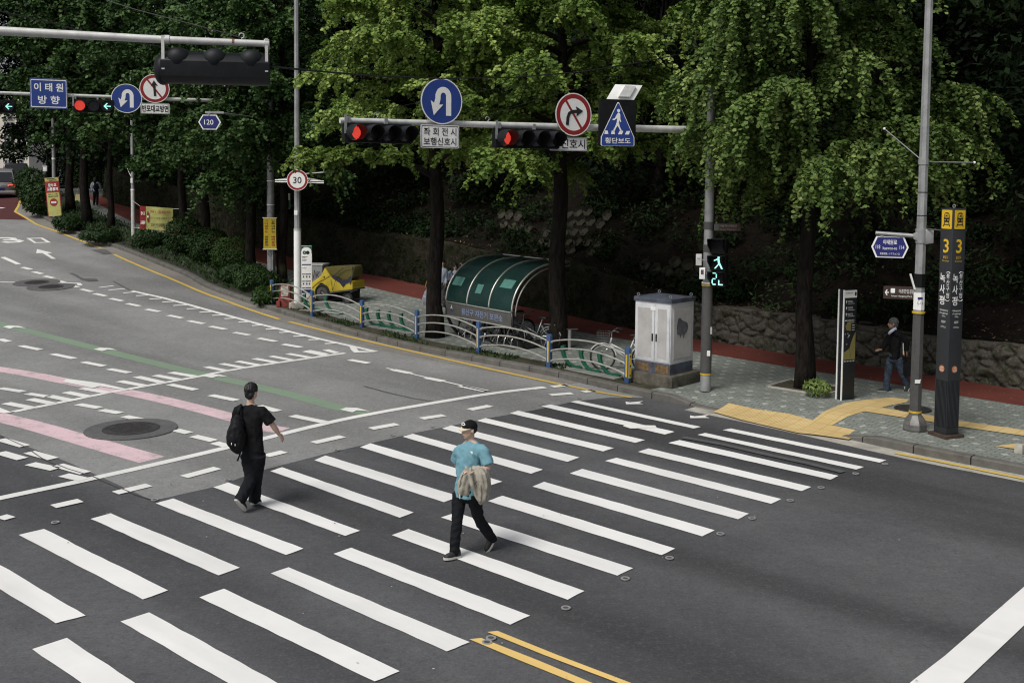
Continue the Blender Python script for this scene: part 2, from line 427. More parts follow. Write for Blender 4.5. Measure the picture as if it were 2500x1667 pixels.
for i in range(nfar): mb.f.append((2 * i, 2 * i + 2, 2 * i + 3, 2 * i + 1))
vs, fs = drape([K2[:nfar + 1] + RW[::-1]], swz); mb.add(vs, fs)
struct('pavement', mb, M_PAVE)
vs, fs = drape([RW + WW[::-1]], lambda x, y: swz(x, y) + .001); mb = MB().add(vs, fs); struct('bicycle_path', mb, M_REDL)
# dark soil strip behind the kerb by the fence
k = newmat('trodden soil', .95); p = k.pos(); c = k.mix(k.rng(k.noise(p, 2.5, 7, .75), .35, .65), (.075, .066, .05), (.035, .04, .024)); c = k.mix(k.rng(k.noise(p, 25, 4), .55, .7, 0, .7), c, (.17, .14, .09))
k.put(k.b.inputs['Base Color'], c); k.bump(k.noise(p, 14, 5), .8, .05); M_SOIL = k.m
iA = min(range(len(KD)), key=lambda i: (KD[i][0] - G(1590, 974).xy).length); iB = nfar
def strip(i0, i1, d0, d1, off):
    out = MB()
    for i in range(i0, i1 + 1):
        for d in (d0, d1):
            q = KD[i][0] + nrm(i) * d; out.v.append(V((q.x, q.y, swz(q.x, q.y) + off)))
    for i in range(i1 - i0): out.f.append((2 * i, 2 * i + 2, 2 * i + 3, 2 * i + 1))
    return out
i1_ = min(range(len(KD)), key=lambda i: (KD[i][0] - G(655, 756).xy).length)
struct('soil_strip', strip(iA, i1_, .21, .75, .004), M_SOIL)
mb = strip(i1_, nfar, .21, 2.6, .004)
struct('planting_bed', mb, mat('dark bed soil', (.035, .032, .022), .95, var=.4, scale=4, col2=(.014, .016, .008)))  # bed soil coloured darker than the trodden strip by the fence
# yellow tactile paving
k = newmat('yellow tactile paving', .8); p = k.pos(.7447); br = k.new('ShaderNodeTexBrick', offset=0); k.l.new(p, br.inputs['Vector']); br.inputs['Scale'].default_value = 1
for a, v in (('Brick Width', .3), ('Row Height', .3), ('Mortar Size', .008)): br.inputs[a].default_value = v
br.inputs['Color1'].default_value = (.57, .42, .19, 1); br.inputs['Color2'].default_value = (.62, .47, .23, 1); br.inputs['Mortar'].default_value = (.42, .29, .12, 1)
c = k.mix(k.math('MULTIPLY', k.rng(k.noise(k.pos(), 1.5, 6, .7), .45, .75), .5), br.outputs[0], (.42, .30, .13)); k.put(k.b.inputs['Base Color'], c)
wv = k.new('ShaderNodeTexWave', bands_direction='DIAGONAL'); k.l.new(p, wv.inputs['Vector']); wv.inputs['Scale'].default_value = 6; k.bump(wv.outputs[1], .35, .01); M_TACT = k.m
tp = [gp(ZQ, (1295, 265), (1410, 222), (1600, 262), (1850, 302), (2010, 342), off=.15) + gp(ZJ, (125, 1285), (415, 1345), (285, 1398), (0, 1358), off=.15) + gp(ZQ, (1900, 412), (1500, 322), off=.15),
      gp(ZJ, (-62, 1243), (0, 1215), (110, 1168), (250, 1113), (430, 1085), (690, 1062), (862, 1080), (835, 1107), (720, 1130), (590, 1160), (430, 1196), (125, 1285), off=.15),
      gp(ZJ, (592, 1160), (1100, 1240), (1300, 1280), (1960, 1375), (2700, 1480), (2700, 1540), (1960, 1430), (1300, 1336), (1090, 1300), (432, 1196), off=.15),
      gp(ZJ, (1680, 1530), (1900, 1504), (2120, 1530), (1900, 1562), off=.15)]
kk = [(K2[i], i) for i in range(len(K2))]
def pavz(x, y):
    """surface of the pavement as built (it dips to the dropped kerb)"""
    q = V((x, y)); i = min(range(0, len(KD), 1), key=lambda j: (KD[j][0] - q).length_squared)
    d = (q - KD[i][0]).dot(nrm(i)); f = max(0, min(1, (d - .2) / .9)); return terr(y) + KD[i][1] + (.15 - KD[i][1]) * f
def fine(poly, hf, st=.35):
    bm = bmesh.new(); f = bm.faces.new([bm.verts.new((p[0], p[1], 0)) for p in poly]); bm.normal_update()
    if f.normal.z < 0: f.normal_flip()
    bmesh.ops.triangulate(bm, faces=bm.faces[:])
    for ax in (0, 1):
        a0 = min(p[ax] for p in poly); a1 = max(p[ax] for p in poly); x = a0 + st
        while x < a1:
            no = [0, 0, 0]; no[ax] = 1; co = [0, 0, 0]; co[ax] = x
            bmesh.ops.bisect_plane(bm, geom=bm.verts[:] + bm.edges[:] + bm.faces[:], plane_co=co, plane_no=no, dist=1e-5); x += st
    bm.verts.index_update(); vs = [V((v.co.x, v.co.y, hf(v.co.x, v.co.y))) for v in bm.verts]; fs = [tuple(v.index for v in f.verts) for f in bm.faces]; bm.free(); return vs, fs
mb = MB()
for n_, q in enumerate(tp): mb.add(*fine(q, lambda x, y: pavz(x, y) + .008 + .003 * n_))
struct('tactile_paving', mb, M_TACT)
# ------------------------------------------------------------------ pale old asphalt, gutter, red lane
edge = [OV(*q) for q in ((0, 1001), (160, 1063), (352, 1150), (489, 1119), (614, 1077), (753, 1041), (950, 995), (1119, 961), (1223, 943), (1319, 922), (1402, 913), (1447, 914))]
oldp = [G(*q).xy for q in edge]; far_ = [KD[i][0] for i in range(len(KD)) if KD[i][0].y > oldp[-1].y and KD[i][0].y < 62]
oldp += far_ + [V((-60, 62)), V((-60, 24)), V((-30, 18))]
sheet('old_asphalt', [oldp], M_OLD, .004)
ig = [i for i in range(len(KD)) if 24.2 < KD[i][0].y < 62]; gl = [KD[i][0] - nrm(i) * .62 for i in ig]
mb = MB()
for i in ig:
    for d, in ((-.62,), (0.0,)):
        q = KD[i][0] + nrm(i) * d; mb.v.append(V((q.x, q.y, terr(q.y) + .008)))
for i in range(len(ig) - 1): mb.f.append((2 * i, 2 * i + 1, 2 * i + 3, 2 * i + 2)[::-1])
struct('gutter', mb, M_GUT)
ic = [i for i in range(len(KD)) if G(2600, 1180).xy.x > KD[i][0].x > G(1640, 984).xy.x and KD[i][0].y < 24]
mb = MB()
for i in ic:
    for d in (-.42, 0.0):
        q = KD[i][0] + nrm(i) * d; mb.v.append(V((q.x, q.y, terr(q.y) + .004)))
for i in range(len(ic) - 1): mb.f.append((2 * i, 2 * i + 1, 2 * i + 3, 2 * i + 2)[::-1])
M_CONC = mat('gutter concrete', (.42, .40, .35), .85, var=.2, scale=2.5, bump=.3)
struct('gutter_slab', mb, M_CONC)
redp = gp(ZE, (340, 882), (0, 874), (-300, 868)) + [V((-45, 56)), V((-45, 75)), V((last.x - .8, 75))] + gp(ZE, (292, 545), (208, 720), (172, 790))
sheet('red_bus_lane', [redp], M_REDR, .008)
# ------------------------------------------------------------------ zebra crossing
B2 = {1: [(1784.7, 1046.9), (1764.3, 1050.7), (2147, 1130.3), (2163.6, 1124.4)], 2: [(1721.8, 1057.8), (1702.4, 1062.2), (2090, 1147.2), (2108.9, 1140.9)], 3: [(1658.8, 1075.2), (1631.6, 1082.3), (2027, 1172), (2047.1, 1162.6)],
 4: [(1583, 1095.6), (1557.5, 1104.1), (1957, 1200), (1980.6, 1189.7)], 5: [(1505.1, 1118.4), (1476.9, 1126.2), (1882.6, 1231), (1907.4, 1219.2)], 6: [(1421.4, 1145.6), (1391.2, 1156.8), (1801.9, 1268.8), (1828.6, 1255)],
 7: [(1328.2, 1177.2), (1300, 1189), (1714.1, 1310.5), (1744.8, 1295.6)], 8: [(1226.8, 1211.3), (1191.2, 1224.2), (1614.9, 1356.4), (1648.5, 1340.2)], 9: [(1113, 1252.5), (1076.5, 1264.4), (1507.1, 1406.5), (1545.7, 1388.4)],
 10: [(997, 1292.6), (956.7, 1307.5), (1385.8, 1465.5), (1427, 1444.1)], 11: [(857.8, 1338.3), (814.2, 1353.2), (1245.6, 1526.5), (1294.4, 1504.4)], 12: [(704.7, 1386.1), (661.2, 1401), (1090.7, 1591.8), (1147, 1569)],
 13: [(547, 1438.4), (486.8, 1459.7), (915, 1665), (975.8, 1640)], 14: [(364, 1496.3), (294, 1518.7), (715, 1760), (790, 1730)], 15: [(163.3, 1558.5), (78.7, 1586), (490, 1865), (575, 1830)],
 21: [(1410.5, 978.9), (1392.5, 982), (1692.9, 1047), (1710.9, 1042.9)], 22: [(1344.2, 988.4), (1321, 992.9), (1623, 1061.6), (1647, 1054.8)], 23: [(1264.9, 1003.4), (1244.7, 1009.8), (1551, 1082), (1574.8, 1075.2)],
 24: [(1185.2, 1021.5), (1164, 1028), (1472.5, 1103), (1499, 1094.9)], 25: [(1102, 1039.6), (1079, 1047), (1385.7, 1128.6), (1414.6, 1117.7)], 26: [(1007.7, 1059.8), (983, 1067), (1296.8, 1157.6), (1325.5, 1147.3)],
 27: [(904.6, 1083), (879, 1092.7), (1190.5, 1188.4), (1226.6, 1176.7)], 28: [(795, 1113), (767.5, 1124.5), (1083.6, 1227.2), (1122, 1213)], 29: [(688.8, 1141.6), (660, 1151), (975.8, 1265), (1009.8, 1252)],
 30: [(557, 1178.8), (520.8, 1190.5), (842.9, 1309.5), (879, 1296.8)], 31: [(423, 1218), (380.5, 1229.8), (698, 1356), (740.9, 1340.4)], 32: [(270, 1254), (221, 1268), (533.6, 1406), (585.7, 1387)],
 33: [(107.4, 1292.5), (45.7, 1307), (348.6, 1464.7), (410, 1442.4)], 34: [(-68, 1340), (-134, 1356), (136, 1523), (209, 1504)]}
def wob(a, b, amp, n):
    """slightly ragged painted edge"""
    d = (b - a); nn = V((-d.y, d.x)).normalized(); return [a.lerp(b, i / n) + nn * (random.uniform(-amp, amp) if 0 < i < n else 0) for i in range(n)]
random.seed(3)
st = []
for q in B2.values():
    c = [G(*p).xy for p in q]; st.append(wob(c[0], c[1], .006, 3) + wob(c[1], c[2], .007, 14) + wob(c[2], c[3], .006, 3) + wob(c[3], c[0], .007, 14))
sheet('zebra_crossing', st, M_WHITE, .012)
sheet('zebra_repaint', [gp(ZQ, (648, 416), (672, 408), (880, 412), (892, 426), (740, 433), (700, 433))], M_WHITE, .017)
# double yellow centre line, stop line at the right
def quad(z, *p): return gp(z, *p)
sheet('centre_line', [gp(ZN, (575, 1196), (650, 1187), (1100, 1368), (1625, 1568), (2300, 1800), (2180, 1800), (1530, 1568), (1000, 1368)), gp(ZN, (443, 1250), (530, 1240), (950, 1405), (1340, 1568), (1960, 1800), (1790, 1800), (1215, 1568), (800, 1400))], M_YEL, .012)
sheet('wide_stop_line', [gp(ZO, (1500, 1645), (1590, 1562), (1800, 1400), (2000, 1225), (2287, 975), (2440, 842), (2440, 1080), (2287, 1215), (2060, 1430), (1915, 1568), (1830, 1645))], M_WHITE, .012)
# ------------------------------------------------------------------ thin white lines
def rb(z, pts, wd, off=0): return ribbon([G(*z(*p)).xy for p in pts], wd)
stop = [ZM(-200, 468), ZM(0, 424), ZM(585, 301), ZM(1422, 109), ZL(980, 1290), ZL(1370, 1210), ZL(1900, 1118), ZL(2350, 1043), OV(1250, 890)]
wl = ribbon(smooth_line([G(*p).xy for p in stop], 1), .2)
far_stop = [ZK(110, 1195), ZK(440, 1130), ZK(880, 1040), ZK(1190, 985), ZK(1660, 900), ZL(70, 880), ZL(320, 835), ZL(600, 793), ZL(1000, 735), ZL(1150, 714)]
wl += ribbon([G(*p).xy for p in far_stop], .17)
long_ = [ZK(1080, 204), ZK(1340, 262), ZK(1550, 318), ZK(1700, 360), ZK(1900, 415), ZK(2100, 470), ZK(2350, 532), ZL(750, 553), ZL(1000, 612), ZL(1250, 667), ZL(1405, 703)]
wl += ribbon([G(*p).xy for p in long_], .16)
sheet('stop_line', wl, M_WLINE, .012)
tk = []
for a, b in (((50, 1125), (272, 1168)), ((245, 1092), (432, 1130)), ((400, 1066), (600, 1108)), ((540, 1035), (735, 1075)), ((675, 1003), (890, 1042)), ((980, 945), (1190, 985)), ((1120, 908), (1335, 958)), ((1270, 897), (1470, 935)), ((1400, 873), (1600, 908))):
    tk += rb(ZK, [a, b], .22)
for a, b in (((10, 828), (180, 862)), ((135, 802), (320, 836)), ((265, 782), (460, 818)), ((405, 760), (600, 795)), ((540, 740), (715, 773)), ((680, 720), (860, 752)), ((820, 700), (980, 733)), ((840, 694), (1000, 726)), ((990, 688), (1085, 715))):
    tk += rb(ZL, [a, b], .2)
for x0, y0, x1, y1 in ((1115, 245, 1215, 240), (1225, 272, 1325, 267), (1330, 297, 1425, 292), (1420, 325, 1535, 320), (1530, 353, 1640, 348), (1635, 380, 1745, 375), (1740, 406, 1845, 402), (1840, 433, 1955, 428), (1955, 462, 2055, 457), (2065, 490, 2165, 485), (2180, 520, 2280, 516), (810, 178, 930, 163), (890, 200, 1025, 186), (1010, 222, 1140, 212)):
    tk += rb(ZK, [(x0, y0), (x1, y1)], .16)
for x0, y0, x1, y1 in ((500, 519, 610, 514), (610, 547, 720, 542), (725, 578, 845, 573), (850, 607, 970, 602), (985, 638, 1100, 632)): tk += rb(ZL, [(x0, y0), (x1, y1)], .16)
tk += [gp(ZL, (1183, 660), (1228, 656), (1262, 698), (1405, 699), (1398, 706), (1225, 712), (1200, 690))]
sheet('line_ticks', tk, M_WLINE, .016)
da = []
for x0, y0, x1, y1 in ((-60, -70, -10, -50), (20, -30, 60, -18), (110, -7, 150, 6), (185, 12, 250, 30), (275, 48, 345, 66), (363, 83, 438, 100), (458, 118, 530, 135), (555, 155, 640, 175), (665, 190, 755, 212), (775, 227, 868, 247), (905, 267, 1005, 288), (1043, 308, 1145, 330), (1200, 355, 1308, 376), (1380, 405, 1495, 428), (1545, 450, 1670, 475), (1722, 495, 1850, 520), (1918, 545, 2045, 568), (2117, 593, 2262, 620),
                       (0, 600, 70, 622), (170, 655, 330, 688), (430, 722, 610, 760), (680, 788, 855, 822), (890, 845, 1060, 877), (1390, 972, 1605, 1017), (1727, 1060, 1940, 1103),
                       (0, 1003, 190, 1032), (225, 1047, 390, 1073), (640, 1135, 815, 1165), (830, 1182, 985, 1208), (1020, 1233, 1175, 1265), (1210, 1283, 1295, 1297), (1440, 1345, 1550, 1372), (1585, 1395, 1755, 1435), (1757, 1450, 1870, 1480)):
    if y0 < 0: continue
    da += rb(ZK, [(x0, y0), (x1, y1)], .2)
for z, x0, y0, x1, y1 in ((ZL, 640, 642, 790, 668), (ZL, 1185, 770, 1345, 798), (ZL, 440, 1148, 600, 1192), (ZL, 715, 1228, 985, 1283), (ZL, 1540, 852, 1690, 882), (ZL, 1815, 918, 1960, 947), (ZL, 2095, 985, 2305, 1027), (ZE, 30, 1310, 215, 1392),
                          (ZE, 255, 1427, 355, 1450), (ZE, 385, 1480, 485, 1502), (ZE, 510, 1527, 615, 1550), (ZM, 5, 60, 155, 103), (ZM, 0, 142, 140, 182), (ZM, 180, 140, 330, 182), (ZM, 187, 212, 345, 246), (ZM, 357, 220, 530, 270), (ZM, 395, 282, 525, 312),
                          (ZM, 1140, 294, 1350, 238), (ZM, 715, 394, 925, 344), (ZM, 330, 478, 500, 440), (ZM, 0, 555, 70, 535), (ZL, 500, 1560, 650, 1523), (ZL, 890, 1452, 1130, 1398), (ZL, 1360, 1336, 1575, 1297), (ZL, 1775, 1253, 1960, 1225), (ZL, 2170, 1180, 2340, 1147),
                          (ZQ, 0, 147, 90, 137), (ZQ, 128, 193, 285, 180), (ZQ, 140, 134, 262, 120), (ZQ, 362, 170, 440, 161)):
    da += rb(z, [(x0, y0), (x1, y1)], .21)
da += rb(ZL, [(1490, 838), (1815, 914), (2305, 1027)], .07)
da += rb(ZK, [(0, 133), (320, 138), (640, 141)], .14) + [gp(ZK, (625, 140), (662, 140), (678, 160), (640, 162)), gp(ZK, (170, 146), (205, 146), (215, 158), (180, 158))]
sheet('lane_dashes', da, M_WLINE, .016)
# coloured guide bands and their chevrons
gl_ = smooth_line([G(*ZK(*p)).xy for p in ((-300, 400), (0, 474), (500, 602), (1000, 728), (1500, 852), (1900, 938), (2350, 1045))] + [G(*ZL(*p)).xy for p in ((800, 1078), (1100, 1165), (1330, 1203))], 1)
pk1 = smooth_line([G(*ZK(*p)).xy for p in ((-200, 815), (0, 845), (280, 890), (520, 940), (800, 990), (1050, 1033), (1400, 1108), (1890, 1235))] + [G(*ZL(*p)).xy for p in ((510, 1328), (640, 1346))], 1)
pk2 = smooth_line([G(*ZK(*p)).xy for p in ((-200, 1188), (0, 1238), (300, 1312), (600, 1400), (900, 1487), (1150, 1558))] + [G(*ZM(*p)).xy for p in ((945, 184),)], 1)
sheet('green_guide_band', ribbon(gl_, .40), M_GREEN, .008)
sheet('pink_guide_bands', ribbon(pk1, .44) + ribbon(pk2, .50), M_PINK, .0065)
ch = [gp(ZK, (25, 500), (70, 490), (160, 495), (212, 513), (120, 503), (80, 517)), gp(ZK, (768, 685), (820, 672), (905, 676), (962, 692), (880, 688), (838, 700)),
      gp(ZK, (1660, 905), (1720, 888), (1800, 892), (1872, 913), (1790, 905), (1740, 920)), gp(ZL, (1105, 1180), (1160, 1163), (1250, 1167), (1354, 1195), (1250, 1186), (1210, 1203)),
      gp(ZK, (512, 952), (545, 928), (690, 945), (850, 968), (1000, 1003), (1080, 1020), (960, 1012), (820, 988), (760, 1004), (640, 978)), gp(ZK, (-40, 1150), (0, 1165), (100, 1205), (30, 1212), (-60, 1195))]
sheet('guide_chevrons', ch, M_WLINE, .020)
ye = [G(*ZE(*p)).xy for p in ((290, 545), (210, 725), (172, 788), (335, 882), (420, 935), (700, 1032), (900, 1112), (1165, 1208))]
yl = ribbon(ye, .13) + ribbon(smooth_line([G(*ZE(*p)).xy for p in ((1310, 1280), (1500, 1366), (1700, 1452), (1990, 1568))] + [G(*ZL(*p)).xy for p in ((0, 226), (150, 277), (330, 346), (610, 437))], 1), .13)
yl += ribbon([G(*ZL(*p)).xy for p in ((690, 457), (900, 511), (1150, 573), (1500, 656), (1900, 746), (2350, 848))] + [G(*ZG(*p)).xy for p in ((1500, 1420), (1850, 1490), (2130, 1535))], .12)
yl += ribbon([G(*ZO(*p)).xy for p in ((1488, 145), (1750, 195), (2287, 305), (2700, 390))], .11)
sheet('yellow_edge_line', yl, M_YEL2, .016)
ar = [gp(ZQ, (667, 240), (700, 246), (795, 236), (765, 249), (795, 258), (672, 259)), gp(ZQ, (1131, 339), (1165, 346), (1270, 334), (1238, 347), (1270, 358), (1131, 359)),
      gp(ZE, (425, 1218), (600, 1262), (545, 1270), (645, 1330), (595, 1331), (487, 1264), (415, 1266))]
sheet('road_arrows', ar, M_WLINE, .016)
zo_ = [(300, 1091), (490, 1087), (587, 1142), (395, 1149)]; zi_ = [(356, 1099), (466, 1096), (532, 1135), (414, 1140)]
d30 = [gp(ZE, zo_[i], zo_[(i + 1) % 4], zi_[(i + 1) % 4], zi_[i]) for i in range(4)] + rb(ZE, [(-60, 1096), (0, 1089), (100, 1089), (150, 1095), (165, 1106), (100, 1112), (35, 1112)], .3) + rb(ZE, [(100, 1112), (190, 1114), (240, 1126), (215, 1137), (110, 1140), (35, 1134)], .3) + rb(ZE, [(0, 750), (15, 742), (45, 745)], .25)
sheet('road_number_30', d30, M_WLINE, .012)
# dark patches and cracks on the old asphalt
M_TAR = asphalt('tar patch', (.105, .105, .107), (.13, .13, .13), .2, .1)
sheet('asphalt_patches', [gp(ZK, (650, 108), (700, 103), (790, 106), (808, 122), (740, 128), (690, 120)), gp(ZE, (1050, 1228), (1215, 1222), (1290, 1270), (1180, 1275))] + rb(ZK, [(580, 60), (620, 75), (640, 90), (675, 105)], .12) + rb(ZK, [(930, 125), (1000, 165), (1080, 205)], .06) + rb(ZL, [(1300, 985), (1500, 1040), (1700, 1085), (1870, 1112)], .03)
      + rb(ZM, [(0, 36), (150, 105), (260, 180), (420, 245), (570, 290), (700, 345), (830, 400), (950, 440)], .022) + rb(ZQ, [(1080, 498), (1350, 545), (1700, 625), (2000, 690), (2230, 748)], .16), M_TAR, .020)
random.seed(21); sp_l = []
for i in range(70):
    x, y = random.choice(((random.uniform(-6, 6), random.uniform(8, 16)), (random.uniform(-9, 3), random.uniform(16, 24))))
    n_ = random.randint(4, 6); r0_ = random.uniform(.005, .015); sp_l.append([V((x + r0_ * random.uniform(.6, 1.4) * math.cos(6.283 * j / n_), y + r0_ * random.uniform(.6, 1.4) * math.sin(6.283 * j / n_))) for j in range(n_)])
sheet('road_grit', sp_l[:45], mat('pale grit', (.55, .54, .50), .9), .024); sheet('gum_spots', sp_l[45:], mat('dark gum spot', (.03, .03, .03), .8), .024)
# ------------------------------------------------------------------ guard fence
M_BLUE = mat('blue post paint', (.035, .10, .27), .5, var=.2, scale=12, col2=(.05, .085, .16))
M_YSTR = mat('yellow reflective strip', (.72, .50, .05), .45, var=.1, scale=9)
M_STEEL = mat('brushed steel tube', (.70, .68, .63), .34, .75, var=.12, scale=5)
M_BLK = mat('black rubber', (.012, .012, .013), .6)
FP = [(663.8, 742), (762.6, 772), (883.8, 799), (1017.7, 827.5), (1168.4, 861), (1340.6, 897), (1532, 934.5)]
FW_ = [G(*q, off=.15) for q in FP]
fe = thing('guard_fence', 'low kerbside fence of arched steel rails between blue and yellow posts', 'fence', FW_[3])
for i, q in enumerate(FW_):
    a = FW_[max(i - 1, 0)]; b = FW_[min(i + 1, 6)]; t = (b - a); t.z = 0; t.normalize(); nn = V((t.y, -t.x, 0))
    if nn.y > 0: nn = -nn
    pr = [(-.065, 0), (.065, 0), (.065, .77)] + [(.065 * math.cos(rad(x)), .77 + .065 * math.sin(rad(x))) for x in range(20, 170, 20)] + [(-.065, .77)]
    po = part('post', MB().prism(pr, q + nn * .05, nn.cross(UP) * -1, UP, nn, .10) if False else MB().prism(pr, q + t * .0 + nn * .045, t, UP, nn, .09), M_BLUE, fe, bev=.006)
    part('reflector_strip', MB().box(q + nn * .049 + V((0, 0, .40)) - t * .0, (.045, .008, .52), t, nn), M_YSTR, po)
    if i == 6:
        pl_ = part('reflector_plate', MB().box(q + t * .070 + V((0, 0, .40)), (.085, .01, .56), nn, t), M_YSTR, po)
        for dz in (.18, .40, .62): part('bolt', MB().ell(q + t * .078 + V((0, 0, dz)), .022, .006, .022, nn, t), M_BLK, po)
for i in range(6):
    a, b = FW_[i], FW_[i + 1]; t = (b - a).normalized()
    for fz in (.64, .42, .17):
        pts = [a.lerp(b, s / 24) + V((0, 0, fz + .17 * (1 - (2 * s / 24 - 1) ** 2))) for s in range(25)]
        pts[0] += t * .05; pts[-1] -= t * .05
        mb = MB().tube(pts, .021, 10)
        for e_, d in ((pts[0], 1), (pts[-1], -1)): mb.tube([e_ - t * .02 * d, e_ + t * .05 * d], .029, 10)
        part('rail', mb, M_STEEL, fe, smooth=.9)
# ------------------------------------------------------------------ shared finishes
M_GALV = mat('galvanised steel', (.36, .365, .365), .5, .35, var=.14, scale=4, bump=.05)
M_PIPE = mat('weathered white pipe', (.60, .60, .58), .5, .1, var=.12, scale=6)
M_DGREY = mat('dark grey sleeve', (.075, .075, .073), .7, var=.12, scale=5)
M_YRING = mat('yellow band', (.62, .42, .03), .5)
M_BLACK = mat('black housing', (.009, .0095, .0105), .55, var=.2, scale=7, spec=.15)
M_HOOD = mat('dull dark hood', (.013, .0145, .0175), .55, var=.25, scale=6, spec=.25)
M_WSIGN = mat('white reflective sheet', (.90, .895, .87), .5, var=.04, scale=3)
M_BSIGN = mat('blue sign sheet', (.018, .052, .255), .5, var=.07, scale=3)
M_NAVY = mat('navy sign sheet', (.014, .018, .155), .5, var=.07, scale=3)
M_RSIGN = mat('red sign sheet', (.30, .016, .018), .5, var=.08, scale=3)
M_INK = mat('black ink', (.012, .012, .012), .7, var=.1)
M_BACK = mat('grey aluminium back', (.33, .33, .32), .5, .5)
M_YSIGN = mat('yellow banner cloth', (.66, .48, .035), .8, var=.08, scale=3)
M_LIME = mat('pale yellow banner cloth', (.50, .49, .16), .8, var=.1, scale=3)
M_REDC = mat('red banner cloth', (.32, .03, .025), .8, var=.1, scale=3)
M_RLAMP = mat('red lamp diodes', (.5, .05, .03), .5, emit=(1, .11, .07), estr=.5)
M_RGLOW = mat('red lens rim', (.35, .02, .015), .35, emit=(.8, .03, .02), estr=.18)
M_CYAN = mat('green arrow diodes', (.5, .8, .75), .5, emit=(.36, 1, .86), estr=.65)
M_LENS = mat('dark lens', (.012, .012, .014), .25)
M_BROWN = mat('brown sign sheet', (.045, .026, .018), .5)
def frame(n):
    n = V((n[0], n[1], 0)).normalized(); return UP.cross(n), n
def tri_box(px0, py0, px1, py1, p0, r):
    """pixel box on an upright plane -> centre, width, height"""
    a = on_plane(px0, (py0 + py1) / 2, p0, r); b = on_plane(px1, (py0 + py1) / 2, p0, r)
    c = on_plane((px0 + px1) / 2, py0, p0, r); d = on_plane((px0 + px1) / 2, py1, p0, r)
    return (c + d) / 2, (b - a).length, (c - d).length
def curve_arrow(path, wd, hw, hl):
    """closed outline of a bent arrow along 2-D path, head at the end"""
    p = [V(q) for q in path]; L, Rr = [], []
    for i, q in enumerate(p):
        t = (p[min(i + 1, len(p) - 1)] - p[max(i - 1, 0)]).normalized(); n = V((-t.y, t.x)); L.append(q + n * wd / 2); Rr.append(q - n * wd / 2)
    t = (p[-1] - p[-2]).normalized(); n = V((-t.y, t.x))
    return [tuple(q) for q in L + [p[-1] + n * hw / 2 - t * hl * .12, p[-1] + t * hl, p[-1] - n * hw / 2 - t * hl * .12] + Rr[::-1]]
def round_sign(nm, label, c, dia, n, kind, arm_c=None):
    r, n = frame(n); t = thing(nm, label, 'road sign', c); R_ = dia / 2
    part('backing_plate', MB().prism(circ(R_, k=40), c, r, UP, n, .012), M_BACK, t)
    pl = [part('bracket', MB().box(c - n * .05 + V((0, 0, dz * R_)), (.10, .07, .05), r, n), M_BACK, t) for dz in (-.35, .35)]
    part('rim', MB().ring(c + n * .006, r, UP, n, R_ * .955, R_, .004, 40), M_WSIGN, t)
    if kind == 'uturn':
        part('face', MB().prism(circ(R_ * .955, k=40), c + n * .005, r, UP, n, .004), M_BSIGN, t)
        k = R_; pa = [(.33 * k, -.62 * k), (.33 * k, .15 * k)] + [(.07 * k + .26 * k * math.cos(rad(a)), .2 * k + .30 * k * math.sin(rad(a))) for a in range(10, 171, 16)] + [(-.19 * k, .1 * k), (-.25 * k, -.12 * k)]
        flat(curve_arrow(pa, .25 * k, .62 * k, .52 * k), c, r, UP, n, M_WSIGN, t, 'turn_arrow', .008)
    else:
        part('face', MB().prism(circ(R_ * .77, k=40), c + n * .004, r, UP, n, .003), M_WSIGN, t)
        part('red_border', MB().ring(c + n * .006, r, UP, n, R_ * .75, R_ * .955, .004, 40), M_RSIGN, t)
        if kind == '30':
            text('30', c, r, UP, n, R_ * .62, M_INK, t, bold=.012, depth=.008)
        else:
            a0 = rad(125 if kind == 'right' else 128); d = V((math.cos(a0), math.sin(a0))); q = V((-d.y, d.x)); ww = R_ * .055
            flat([tuple(d * R_ * .76 + q * ww), tuple(-d * R_ * .76 + q * ww), tuple(-d * R_ * .76 - q * ww), tuple(d * R_ * .76 - q * ww)], c, r, UP, n, M_RSIGN, t, 'red_slash', .006)
            k = R_
            if kind == 'right': pa = [(-.36 * k, -.5 * k), (-.33 * k, -.15 * k), (-.25 * k, .05 * k), (-.1 * k, .13 * k), (.16 * k, .15 * k)]
            else: pa = [(.03 * k, -.52 * k), (0, -.1 * k), (-.02 * k, .22 * k)]
            flat(curve_arrow(pa, .16 * k, .48 * k, .36 * k), c, r, UP, n, M_INK, t, 'arrow', .011)
    return t
def plate_sign(nm, label, c, w_, h_, n, lines, cat='road sign', face=None, ink=None, border=None, rr=.03, cap=.62, bold=.012, brackets=True):
    r, n = frame(n); t = thing(nm, label, cat, c)
    part('backing_plate', MB().prism(rrect(w_, h_, rr), c, r, UP, n, .012), M_BACK, t)
    part('face', MB().prism(rrect(w_ * .985, h_ * .985, rr), c + n * .004, r, UP, n, .003), face or M_WSIGN, t)
    if border:
        for (x0, y0, x1, y1) in ((-.47, .44, .47, .465), (-.47, -.465, .47, -.44), (-.478, -.45, -.468, .45), (.468, -.45, .478, .45)):
            pass
        a = rrect(w_ * .95, h_ * .92, rr * .8); b = rrect(w_ * .925, h_ * .865, rr * .7); m = len(a); mb = MB()
        vs = [c + n * .007 + r * x + UP * y for x, y in a] + [c + n * .007 + r * x + UP * y for x, y in b]
        mb.add(vs, [(i, (i + 1) % m, m + (i + 1) % m, m + i) for i in range(m)]); part('border_line', mb, border, t)
    if brackets: part('bracket', MB().box(c - n * .045, (.12, .07, h_ * .5), r, n), M_BACK, t)
    k = len(lines)
    for i, L in enumerate(lines):
        s, wf = L[0], L[1]; hf = L[2] if len(L) > 2 else cap / k
        y = h_ * .84 * ((k - 1) / 2 - i) / k
        text(s, c + UP * y, r, UP, n, h_ * hf, ink or M_INK, t, bold=bold, wid=w_ * wf, depth=.009)
    return t
